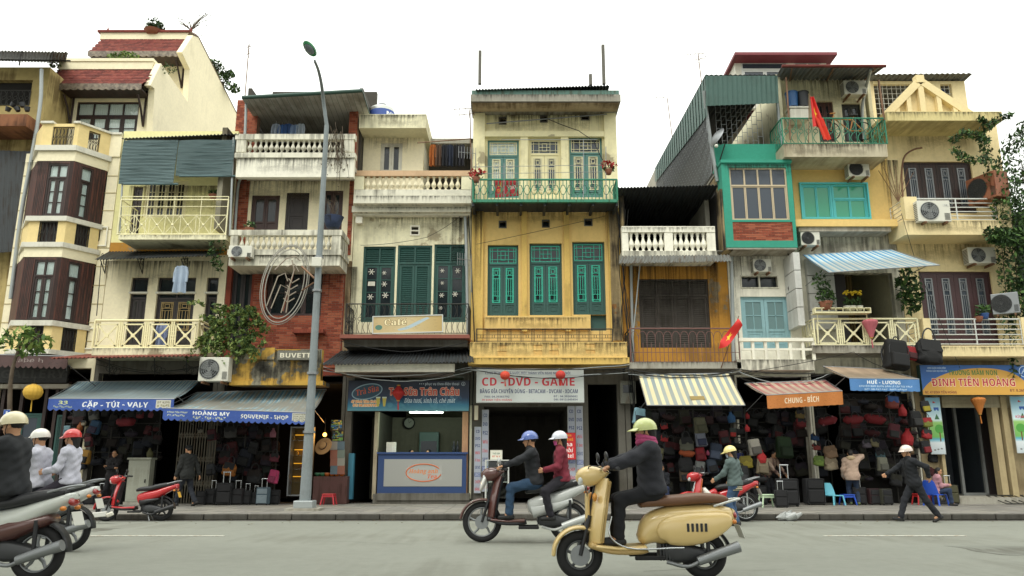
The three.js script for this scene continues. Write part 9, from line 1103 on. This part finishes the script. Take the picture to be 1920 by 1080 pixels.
{ // tea stall: counter, tube light, wall clock, fridge
const z = 0.25,q = R(708,851,874,926,z),t = thing('tea_counter','blue framed stainless steel tea counter with orange brush lettering','counter',[(q[0] + q[1]) / 2,PV,z]);mb().box(q[0],q[1],q[2],q[3],z - 0.6,z).build('body',paint('#27406d',0.5),t);mb().box(q[0] - 0.04,q[1] + 0.04,q[3],q[3] + 0.05,z - 0.65,z + 0.05).build('counter_top',paint('#2c4677',0.4),t);mb().box(q[0] - 0.1,q[1] + 0.1,PV,q[2],z - 0.65,z + 0.1).build('plinth',MT.dkConcrete,t);const s = R(720,861,866,912,z);mb().box(s[0],s[1],s[2],s[3],z,z + 0.012).build('steel_panel',S({ color: '#b5b5b0',metalness: 0.9,roughness: 0.38 }),t);const e = (s[1] - s[0]) / 2,cx = s[0] + e * 1.02,cy = (s[2] + s[3]) / 2;const o1 = [];for (let i = 0;i <= 26;i++) { const a = 0.5 + i / 26 * 5.6;o1.push(V(cx + Math.cos(a) * e * 0.45,cy + Math.sin(a) * 0.25,z + 0.016));} mb().tube(o1,0.018,5).build('logo_ring',paint('#d2692f',0.4),t);mb().q(V(cx - 0.5,cy - 0.2,z + 0.016),V(cx + 0.55,cy - 0.2,z + 0.016),V(cx + 0.55,cy + 0.18,z + 0.016),V(cx - 0.5,cy + 0.18,z + 0.016),[[0,0],[1,0],[1,1],[0,1]]).build('lettering',print(256,96,(g) => { g.fillStyle = '#a9a9a4';g.fillRect(0,0,256,96);txt(g,'Hoàng anh',118,34,42,'#d8752f',{ max: 210,it: 'italic',font: 'serif' });txt(g,'Tea',180,72,40,'#d2592f',{ it: 'italic',font: 'serif' });}),t);
const a = P(768,773,0.3),b = P(831,773,0.3),l = thing('tube_light','glowing fluorescent tube under the tea sign','lamp',a.toArray());mb().bar(a,b,0.028,10).build('tube',S({ color: '#eef2ee',emissive: '#e6ffe9',emissiveIntensity: 2.2 }),l);mb().box(a.x - 0.05,b.x + 0.05,a.y + 0.035,a.y + 0.08,0.26,0.34).build('fitting',MT.whitePaint,l);for (const k of [0.2,0.5,0.8]) { const pl = new THREE.PointLight('#e6ffe9',0.9);pl.position.copy(sub(a,b,k)).add(V(0,-0.06,0));pl.shadow.radius = 3;scene.add(pl);}
const c = P(767,793,-2.8),k = thing('wall_clock','round dark wall clock inside the tea stall','clock',c.toArray());mb().geo(new THREE.TorusGeometry(0.18,0.025,8,28),M4(c.x,c.y,c.z)).build('rim',MT.black,k);mb().geo(new THREE.CylinderGeometry(0.18,0.18,0.02,28),M4(c.x,c.y,c.z,Math.PI / 2)).build('dial',dull('#a5a79a'),k);mb().bar(V(c.x,c.y,c.z + 0.02),V(c.x + 0.08,c.y + 0.06,c.z + 0.02),0.008).bar(V(c.x,c.y,c.z + 0.02),V(c.x - 0.02,c.y + 0.13,c.z + 0.02),0.006).build('hands',MT.black,k);
const fz = -2.6,fr = R(785,810,822,905,fz),f = thing('fridge','glass fronted drinks fridge at the back of the tea stall','fridge',[(fr[0] + fr[1]) / 2,PV,fz]);mb().bev(fr[0],fr[1],PV,fr[3],fz - 0.5,fz,0.02).build('cabinet',paint('#5f7d76',0.5),f);mb().box(fr[0] + 0.06,fr[1] - 0.06,PV + 0.3,fr[3] - 0.3,fz,fz + 0.015).build('glass_door',MT.glassGrey,f);
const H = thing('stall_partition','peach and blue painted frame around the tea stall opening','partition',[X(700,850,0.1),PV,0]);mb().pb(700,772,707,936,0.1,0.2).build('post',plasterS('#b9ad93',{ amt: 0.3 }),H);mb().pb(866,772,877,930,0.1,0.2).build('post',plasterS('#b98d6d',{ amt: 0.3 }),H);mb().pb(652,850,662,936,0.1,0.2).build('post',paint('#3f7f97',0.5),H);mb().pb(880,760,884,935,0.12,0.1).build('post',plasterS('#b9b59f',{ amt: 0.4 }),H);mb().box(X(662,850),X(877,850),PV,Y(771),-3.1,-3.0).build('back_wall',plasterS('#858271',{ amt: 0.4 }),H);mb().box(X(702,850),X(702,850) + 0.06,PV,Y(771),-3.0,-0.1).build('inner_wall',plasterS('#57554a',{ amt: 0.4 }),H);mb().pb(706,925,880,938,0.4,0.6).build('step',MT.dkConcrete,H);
const pw = P(733,840,0.1);tag(mb().bev(pw.x - 0.14,pw.x + 0.14,Y(851,0.1),Y(829,0.1),-0.05,0.1,0.01).build('order_box',MT.whitePaint),'small white box standing on the left of the tea counter','box');
for (const [px,n] of [[851,'left'],[858,'right']]) { const p = P(px,850,0);tag(mb().geo(new THREE.LatheGeometry([[0.0,0],[0.05,0],[0.05,0.2],[0.02,0.28],[0.02,0.36],[0,0.36]].map(([u,v]) => new THREE.Vector2(u,v)),12),M4(p.x,p.y,p.z)).build('bottle',MT.glassDark),'dark bottle on the tea counter, ' + n + ' of two','bottle');}
}
{ const p = onG(930,945);p.z = 0.6;const x = X(932,890,0.6),t = thing('glass_counter','small glass display counter with cards before the music shop','counter',[x,PV,0.6]);const y1 = Y(864,0.6),f = mb();for (const a of [-0.33,0.33]) for (const b of [0.3,0.7]) f.box(x + a - 0.02,x + a + 0.02,PV,y1,b - 0.02,b + 0.02);f.box(x - 0.35,x + 0.35,y1,y1 + 0.03,0.28,0.72).box(x - 0.31,x + 0.31,0.75,0.77,0.32,0.68);f.build('frame',MT.aluW,t);mb().box(x - 0.31,x + 0.31,0.3,y1 - 0.02,0.7,0.706).build('glass',MT.glass,t);const g = mb();for (let i = 0;i < 8;i++) g.bev(x - 0.3 + (i % 4) * 0.15,x - 0.17 + (i % 4) * 0.15,0.77 + (i > 3 ? 0.14 : 0),0.89 + (i > 3 ? 0.14 : 0),0.4,0.44,0.005,1);g.build('card_boxes',print(64,64,(c) => { for (let i = 0;i < 20;i++) { c.fillStyle = pick(['#b53a3a','#3a5a9a','#c9c2a5','#3a3a3a']);c.fillRect(rnd() * 64,rnd() * 64,24,14);} }),t);}
// ---------- scooters and motorcycles: front towards -x, wheels on y = 0 ----------
function bike(label,o) {
const t = local('motor_scooter',label,o.cat || 'scooter');if (o.name) t.name = numbered(o.name);
const R0 = o.R,tw = o.tw || 0.05,xf = -o.wb / 2,xr = o.wb / 2,c = o.c,c2 = o.c2 || c,blk = MT.plasticBlk,st = o.style,rimM = o.rim || MT.plasticBlk;
for (const [x,k] of [[xf,0],[xr,1]]) {
const w = mb().geo(new THREE.TorusGeometry(R0 - tw,tw,12,40),M4(x,R0,0,0,0,0,1,1,0.95)).build('wheel',MT.rubber,t);const r = mb();
r.geo(new THREE.TorusGeometry(R0 - tw * 1.9,0.014,8,36),M4(x,R0,0,0,0,0,1,1,2.2));r.geo(new THREE.CylinderGeometry(0.045,0.045,0.1,16),M4(x,R0,0,Math.PI / 2,0,0));
if (o.spokes) for (let i = 0;i < 18;i++) { const a = i / 18 * 6.283,b = a + (i % 2 ? 0.5 : -0.5),q = R0 - tw * 1.9;r.bar(V(x + Math.cos(b) * 0.045,R0 + Math.sin(b) * 0.045,(i % 4 < 2 ? 0.03 : -0.03)),V(x + Math.cos(a) * q,R0 + Math.sin(a) * q,0),0.0035,4);}
else for (let i = 0;i < 5;i++) { const a = i / 5 * 6.283 + 0.3,q = R0 - tw * 1.9;r.tube([V(x + Math.cos(a) * 0.04,R0 + Math.sin(a) * 0.04,0),V(x + Math.cos(a + 0.12) * q * 0.6,R0 + Math.sin(a + 0.12) * q * 0.6,0),V(x + Math.cos(a) * q,R0 + Math.sin(a) * q,0)],0.022,6,false,0.015);}
r.build('rim',rimM,w);const d = mb();d.geo(new THREE.CylinderGeometry(k ? 0.06 : 0.1,k ? 0.06 : 0.1,0.006,28),M4(x,R0,0.062,Math.PI / 2,0,0));d.build('brake_disc',MT.steel,w);
}
// steering: fork, fender, headset, bars
const hx = xf + 0.2,hy = o.hy || 0.93,rk = (y) => xf + (hx - xf) * (y - R0) / (hy - R0);const fk = mb();for (const z of [-0.07,0.07]) fk.bar(V(xf,R0,z),V(rk(0.62),0.62,z * 0.9),0.02,8);fk.bar(V(rk(0.5),0.5,0),V(hx,hy,0),0.025,8);fk.build('fork',o.spokes ? MT.chrome : blk,t);
const fn = [];for (let i = 0;i <= 8;i++) { const a = Math.PI * (o.fend?.[0] ?? 0.95) - i / 8 * Math.PI * ((o.fend?.[0] ?? 0.95) - (o.fend?.[1] ?? 0.25)),q = R0 + 0.03;fn.push([xf + Math.cos(a) * q,R0 + Math.sin(a) * q,0.05 + 0.035 * Math.sin(Math.PI * (i + 1) / 10),0.022]);} mb().loft(fn,14,2.4).build('front_fender',c,t);
const hb = mb();hb.tube(curve([V(hx + 0.16,hy + 0.1,-0.34),V(hx + 0.05,hy + 0.11,-0.2),V(hx,hy + 0.06,0),V(hx + 0.05,hy + 0.11,0.2),V(hx + 0.16,hy + 0.1,0.34)],16),0.013,7);hb.build('handlebar',MT.chrome,t);const gp = mb();for (const z of [-1,1]) { gp.bar(V(hx + 0.09,hy + 0.108,z * 0.24),V(hx + 0.165,hy + 0.1,z * 0.355),0.02,8);gp.bar(V(hx + 0.03,hy + 0.09,z * 0.22),V(hx + 0.08,hy + 0.06,z * 0.36),0.007,5);} gp.build('grip',blk,t);
for (const z of [-1,1]) { const m = mb();m.tube(curve([V(hx + 0.06,hy + 0.11,z * 0.19),V(hx + 0.03,hy + 0.17,z * 0.25),V(hx + 0.04,hy + 0.2,z * 0.29)],6),0.007,5);m.geo(new THREE.SphereGeometry(0.06,16,10),M4(hx + 0.05,hy + 0.22,z * 0.31,0,0,0.15,0.3,0.85,1.25));m.build('mirror',o.mirror || blk,t);}
const LX = hx + (st === 'vespa' ? 0 : 0.01);mb().loft([[LX - 0.2,hy - 0.01,0.03,0.05],[LX - 0.16,hy + 0.01,0.1,0.09],[LX - 0.07,hy + 0.03,0.13,0.105],[LX + 0.03,hy + 0.05,0.125,0.075],[LX + 0.09,hy + 0.05,0.09,0.04]],18,2.3).build('headset',c,t);
mb().geo(new THREE.SphereGeometry(0.075,20,12),M4(LX - 0.17,hy + 0.0,0,0,0,-0.2,0.5,0.95,1.15)).build('headlight',new THREE.MeshPhysicalMaterial({ color: '#d5dadb',roughness: 0.08,clearcoat: 1 }),t);
// leg shield with its inner panel, floor, tunnel
const wS = o.shield || 0.19,sh = (u,v,k) => { const y = 0.36 + (hy - 0.36) * v,z = (u - 0.5) * 2,wd = wS * (0.62 + 0.38 * Math.sin(Math.min(1,v * 1.15 + 0.22) * Math.PI * 0.62)) * (1 - 0.42 * Math.max(0,v - 0.55) / 0.45);return V(rk(y) + 0.055 + 0.09 * z * z + (0.06 * (1 - v) ** 2) + k,y,z * wd);};
mb().sheet((u,v) => sh(u,v,-0.05),20,16,0.03).build('leg_shield',c,t);mb().sheet((u,v) => sh(0.06 + 0.88 * u,v * 0.96,0.0),16,12,0.03).build('inner_panel',o.inner || blk,t);
const fx = rk(0.4) + 0.1;if (st === 'moped') mb().loft([[fx - 0.08,0.56,0.06,0.1],[fx + 0.12,0.5,0.075,0.1],[fx + 0.34,0.56,0.08,0.1],[fx + 0.5,0.64,0.09,0.09]],14,2.6).build('centre_body',c2,t);else { mb().loft([[fx - 0.04,0.34,wS * 0.9,0.035],[fx + 0.16,0.28,wS * 0.86,0.03],[fx + 0.42,0.28,wS * 0.88,0.035],[fx + 0.52,0.3,wS * 0.7,0.04]],16,4).build('floorboard',o.inner || blk,t);mb().loft([[fx,0.33,wS * 0.93,0.022],[fx + 0.25,0.305,wS * 0.92,0.02],[fx + 0.5,0.31,wS * 0.9,0.03]],14,4).build('floor_trim',c,t);}
mb().loft(o.rear,22,o.rex || 2.4).build('rear_body',c2,t);if (o.panel) mb().loft(o.panel,18,2.4).build('side_panel',o.pm || c,t);
mb().loft(o.seat,18,3).build('seat',o.sm || blk,t);
const tl = o.tail;mb().geo(new THREE.SphereGeometry(0.06,16,10),M4(tl[0],tl[1],0,0,0,0.3,0.6,0.8,1.5)).build('tail_light',new THREE.MeshPhysicalMaterial({ color: '#8e1512',roughness: 0.15,clearcoat: 1 }),t);
const rail = mb();rail.tube(curve([V(tl[0] - 0.22,tl[1] + 0.09,-0.1),V(tl[0] + 0.0,tl[1] + 0.15,-0.1),V(tl[0] + 0.08,tl[1] + 0.16,0),V(tl[0],tl[1] + 0.15,0.1),V(tl[0] - 0.22,tl[1] + 0.09,0.1)],14),0.013,6);rail.build('grab_rail',o.rail || MT.steel,t);
for (const z of [-1,1]) { mb().geo(new THREE.SphereGeometry(0.03,10,8),M4(tl[0] - 0.03,tl[1] - 0.06,z * 0.13,0,0,0,1,0.8,1.2)).build('indicator',paint('#c97a2a',0.3),t);}
const pm = M4(tl[0] + 0.06,tl[1] - 0.16,0,0,Math.PI / 2,0).multiply(M4(0,0,0,-0.35));mb(pm).bev(-0.095,0.095,-0.07,0.07,-0.004,0.004,0.004,1).build('number_plate',o.plate || dull('#c9c9c0',0.5),t);
const rf = [];for (let i = 0;i <= 6;i++) { const a = 1.75 - i / 6 * 1.7,q = R0 + 0.035;rf.push([xr + Math.cos(a) * q,R0 + Math.sin(a) * q,0.06,0.014]);} mb().loft(rf,10,3).build('rear_fender',blk,t);
const en = mb();en.loft([[xr - 0.42,R0 + 0.02,0.07,0.07],[xr - 0.3,R0 + 0.03,0.1,0.11],[xr - 0.1,R0 + 0.01,0.085,0.08],[xr + 0.04,R0,0.08,0.055]],14,3,true);for (let i = 0;i < 5;i++) en.box(xr - 0.46 + i * 0.03,xr - 0.448 + i * 0.03,R0 - 0.05,R0 + 0.11,-0.085,0.085);en.build('engine',paint('#4a4b4d',0.5,0.6),t);
const ex = mb();ex.tube(curve([V(xr - 0.4,R0 - 0.06,0.1),V(xr - 0.2,R0 - 0.1,0.13),V(xr - 0.05,R0 - 0.04,0.14)],8),0.02,7);ex.tube([V(xr - 0.1,R0 - 0.05,0.15),V(xr + 0.1,R0 + 0.02,0.155),V(xr + 0.32,R0 + 0.09,0.155)],0.045,12,false,0.055);ex.build('exhaust',o.exh || MT.steel,t);
const sk = mb();for (const z of [-0.11,0.11]) sk.tube([V(xr + 0.02,R0 + 0.02,z),V(xr - 0.02 + 0.04,R0 + 0.32,z * 1.1)],0.022,8);sk.build('shock_absorber',o.spokes ? MT.chrome : blk,t);
if (o.cowl) { for (const z of [-1,1]) { mb().loft([[0.16,0.44,0.03,0.06],[0.24,0.47,0.06,0.13],[0.45,0.49,0.075,0.16],[0.66,0.52,0.065,0.14],[0.84,0.57,0.035,0.08],[0.9,0.59,0.01,0.03]].map((s) => s),16,2.2).build('side_cowl',c,t).position.z = z * 0.14;const g = mb();for (let i = 0;i < 5;i++) g.bev(0.42 + i * 0.045,0.445 + i * 0.045,0.47,0.55,z * 0.213 - 0.006,z * 0.213 + 0.006,0.004,1);g.build('cowl_vent',MT.plasticBlk,t);} const f = mb();f.bev(rk(0.7) - 0.06,rk(0.7) - 0.015,0.52,0.84,-0.045,0.045,0.02);f.build('horn_cover',c,t);for (const z of [-1,1]) mb().geo(new THREE.SphereGeometry(0.035,12,8),M4(rk(0.78) - 0.0,0.8,z * 0.15,0,0,0,0.7,1.2,1)).build('front_indicator',paint('#c98a3a',0.3),t);}
{ const cb = mb();for (const z of [-0.12,0.1]) cb.tube(curve([V(hx + 0.05,hy + 0.1,z * 1.6),V(hx - 0.1,hy + 0.12,z),V(rk(0.7) - 0.04,0.68,z * 0.3),V(rk(0.5) - 0.02,0.45,0.06)],12),0.006,5);cb.build('cable',MT.plasticBlk,t);const fr = mb();fr.bev(-0.1,0.2,0.2,0.24,-0.2,-0.15,0.012).bev(-0.1,0.2,0.2,0.24,0.15,0.2,0.012);fr.build('footrest',MT.rubber,t);}
if (o.stand) { const s = mb();for (const z of [-0.1,0.1]) s.tube([V(xr - 0.3,0.2,z * 0.6),V(xr - 0.22,0.012,z * 1.3)],0.014,6);s.build('stand',MT.steel,t);} if (o.chrome) { const b = mb();b.tube(curve([V(xf + 0.3,0.62,wS),V(xf + 0.27,0.45,wS * 1.05),V(xf + 0.42,0.33,wS),V(xr - 0.25,0.32,wS)],16),0.008,5);b.build('trim_strip',MT.chrome,t);}
return t;
}
const vespaRear = [[0.02,0.4,0.12,0.08],[0.12,0.48,0.14,0.16],[0.3,0.53,0.17,0.18],[0.5,0.55,0.18,0.175],[0.72,0.58,0.16,0.15],[0.88,0.61,0.11,0.1],[0.97,0.63,0.05,0.05]];
const sportRear = [[0.1,0.5,0.09,0.12],[0.25,0.55,0.13,0.13],[0.48,0.62,0.14,0.11],[0.7,0.72,0.12,0.08],[0.88,0.79,0.08,0.055],[0.96,0.82,0.03,0.03]];
const seatS = [[0.02,0.7,0.08,0.03],[0.12,0.73,0.12,0.05],[0.34,0.75,0.14,0.055],[0.5,0.79,0.14,0.06],[0.72,0.83,0.11,0.055],[0.86,0.85,0.06,0.03]];
const cream = coat('#d9bd7e',0.3),red = coat('#b51d22',0.3),silver = coat('#b9bcb9',0.3),grey = coat('#6d6f70',0.35),dkred = coat('#54302a',0.35);
const sit = (w,x,y) => ({ hip: [0,y,x] });// riders use their own frame: forward +z = -x of the bike
void sit;
function rider(label,o,bikeT,x,hipY,z = 0) { // x along the bike, behind the steering
const pr = person(label,o);const b = bikeT.position;place(pr.t,b.x + x,b.y,b.z + z,FACE_L);return pr;void hipY;
}
{ // red parked scooter at the left
const p = onG(266,975,0),t = bike('red and black scooter parked on the kerb at the left facing left',{ R: 0.26,wb: 1.24,c: red,c2: red,style: 'sport',rear: sportRear,seat: seatS,tail: [0.93,0.76],hy: 0.92,shield: 0.15,stand: true,plate: dull('#d9a93f',0.5),fend: [0.98,0.2],panel: [[0.12,0.42,0.11,0.1],[0.3,0.46,0.15,0.07],[0.55,0.5,0.13,0.04]],pm: MT.plasticBlk,exh: MT.plasticBlk });place(t,p.x,0,5.86,0.1,0.95);
}
{ // red motorcycle
const p = onG(1345,978,0),t = bike('red and white underbone motorcycle parked facing left at the bag shop',{ name: 'motorcycle',cat: 'motorcycle',R: 0.3,tw: 0.036,wb: 1.26,c: red,c2: red,style: 'moped',spokes: true,rim: MT.chrome,rear: sportRear.map(([x,y,w,h]) => [x,y + 0.03,w * 0.85,h]),seat: seatS.map(([x,y,w,h]) => [x - 0.02,y + 0.02,w * 0.95,h]),tail: [0.92,0.8],hy: 0.94,shield: 0.16,stand: true,inner: coat('#c9642a',0.4),panel: [[-0.3,0.72,0.12,0.05],[-0.24,0.6,0.15,0.09],[-0.1,0.5,0.13,0.06]],pm: coat('#d9d5cc',0.3) });place(t,p.x,0,6.05,0.06,1.0);
}
{ // yellow scooter passing in the nearest lane
const p = onG(1205,1086,0),t = bike('cream yellow retro scooter passing in the near lane',{ R: 0.235,tw: 0.052,wb: 1.26,c: cream,c2: cream,style: 'vespa',rear: vespaRear,rex: 2.3,seat: [[0.0,0.72,0.1,0.03],[0.1,0.75,0.14,0.05],[0.36,0.765,0.155,0.055],[0.6,0.785,0.15,0.055],[0.82,0.78,0.1,0.045],[0.9,0.775,0.05,0.02]],sm: dull('#6b4a33',0.5),tail: [0.95,0.62],hy: 0.98,shield: 0.23,chrome: true,cowl: true,inner: paint('#b79a62',0.4),rail: MT.aluW,fend: [1.0,0.1],rim: paint('#5d5f60',0.4,0.5) });place(t,p.x,0,p.z,0.03,1.06);
rider('rider in lime helmet and pink scarf on the yellow scooter',{ h: 1.58,female: true,puff: 0.02,noise: 0.006,jacket: cloth('#2e2f35'),trousers: cloth('#1d1e22'),helmet: coat('#c3cb83',0.4),brim: 0.07,scarf: cloth('#b14a75'),mask: dull('#b05a7d'),hip: [0,0.93,0],lean: 0.1,footL: [0.13,0.43,0.4],footR: [-0.13,0.43,0.4],handL: [0.33,1.14,0.56],handR: [-0.33,1.14,0.56],elbowL: [0.6,-0.8,0],elbowR: [-0.6,-0.8,0],gripL: [0,-1,0.2],gripR: [0,-1,0.2],hem: -0.06,long: 0.12 },t,0.14);
}
{ // dark scooter with two people
const p = onG(985,1017,0),t = bike('dark brown and white scooter carrying two people in the far lane',{ R: 0.29,tw: 0.045,wb: 1.28,c: dkred,c2: silver,style: 'sport',rear: sportRear,seat: seatS.map(([x,y,w,h]) => [x,y + 0.02,w,h]),tail: [0.93,0.78],hy: 0.95,shield: 0.17,inner: MT.plasticBlk,rim: MT.steel,mirror: silver,panel: [[0.1,0.44,0.12,0.1],[0.36,0.5,0.16,0.1],[0.7,0.6,0.13,0.05]],pm: silver,exh: silver });place(t,p.x,0,p.z,-0.02,1.08);
mb().geo(new THREE.SphereGeometry(0.12,18,10),M4(-0.62,0.86,0,0,0,-0.35,0.35,1.2,0.9)).build('front_cowl',coat('#d5d5d0',0.25),t);
rider('rider in blue helmet, dark jacket and jeans on the dark scooter',{ h: 1.66,jacket: cloth('#26282c'),trousers: cloth('#2f4a66'),helmet: coat('#4d64a5',0.35),brim: 0.06,hip: [0,0.95,0],lean: 0.14,footL: [0.13,0.44,0.42],footR: [-0.13,0.44,0.42],handL: [0.33,1.15,0.6],handR: [-0.33,1.15,0.6],elbowL: [0.6,-0.8,0],elbowR: [-0.6,-0.8,0],gripL: [0,-1,0.2],gripR: [0,-1,0.2],hem: -0.07 },t,0.16);
rider('passenger in white helmet with pink mask and red jacket behind the blue helmet',{ h: 1.55,female: true,jacket: cloth('#7d2a3a'),trousers: cloth('#25232b'),helmet: coat('#c9ccd6',0.35),mask: dull('#b34a80'),hip: [0,1.0,0],lean: 0.06,footL: [0.2,0.42,0.2],footR: [-0.2,0.42,0.2],kneeL: [0.5,0.2,1],kneeR: [-0.5,0.2,1],handL: [0.16,1.12,0.3],handR: [-0.16,1.12,0.3],long: 0.14,hem: -0.07 },t,0.6);
}
{ // two white mopeds cut by the left edge
const p = onG(38,1034,0),t = bike('white and grey scooter with two riders in white at the left edge',{ R: 0.28,tw: 0.045,wb: 1.26,c: silver,c2: coat('#d2d4d0',0.3),style: 'sport',rear: sportRear,seat: seatS,tail: [0.93,0.78],hy: 0.95,shield: 0.17,rim: MT.steel,panel: [[0.1,0.44,0.12,0.1],[0.36,0.5,0.16,0.1],[0.7,0.6,0.13,0.05]],pm: grey });place(t,p.x,0,p.z,0.0,1.06);
rider('rider in white shirt and white helmet at the left edge',{ h: 1.62,jacketName: 'shirt',jacket: cloth('#ccccd8'),trousers: cloth('#20222d'),helmet: coat('#d9d5cc',0.35),brim: 0.06,hip: [0,0.94,0],lean: 0.16,footL: [0.13,0.43,0.4],footR: [-0.13,0.43,0.4],handL: [0.33,1.14,0.58],handR: [-0.33,1.14,0.58],elbowL: [0.6,-0.8,0],elbowR: [-0.6,-0.8,0],gripL: [0,-1,0.2],gripR: [0,-1,0.2],hem: -0.07 },t,0.16);
rider('passenger in red helmet and white jacket behind the white shirted rider',{ h: 1.52,female: true,jacket: cloth('#c9c9d6'),trousers: cloth('#2a2530'),helmet: coat('#c0201f',0.3),hip: [0,0.98,0],lean: 0.08,footL: [0.2,0.42,0.2],footR: [-0.2,0.42,0.2],kneeL: [0.5,0.2,1],kneeR: [-0.5,0.2,1],handL: [0.16,1.1,0.3],handR: [-0.16,1.1,0.3],long: 0.12,hem: -0.07 },t,0.58);
const q = onG(-58,1092,0),u = bike('pale grey scooter in the nearest lane mostly cut off at the lower left',{ R: 0.27,tw: 0.05,wb: 1.26,c: grey,c2: coat('#c5c9c2',0.3),style: 'sport',rear: sportRear,seat: seatS,tail: [0.93,0.76],hy: 0.95,shield: 0.18,rim: MT.steel,panel: [[0.1,0.44,0.13,0.1],[0.4,0.5,0.17,0.1],[0.75,0.6,0.12,0.05]],pm: dkred });place(u,q.x,0,q.z,0.0,1.06);
rider('rider in cream helmet and black coat at the lower left corner',{ h: 1.66,bulk: 1.12,puff: 0.015,jacket: cloth('#292b2e'),trousers: cloth('#1c1d20'),helmet: coat('#d6cba6',0.35),brim: 0.06,hip: [0,0.95,0],lean: 0.12,footL: [0.13,0.44,0.42],footR: [-0.13,0.44,0.42],handL: [0.33,1.15,0.6],handR: [-0.33,1.15,0.6],elbowL: [0.6,-0.8,0],elbowR: [-0.6,-0.8,0],gripL: [0,-1,0.2],gripR: [0,-1,0.2],hem: -0.09 },u,0.3);
}
renderer.render(scene,camera);
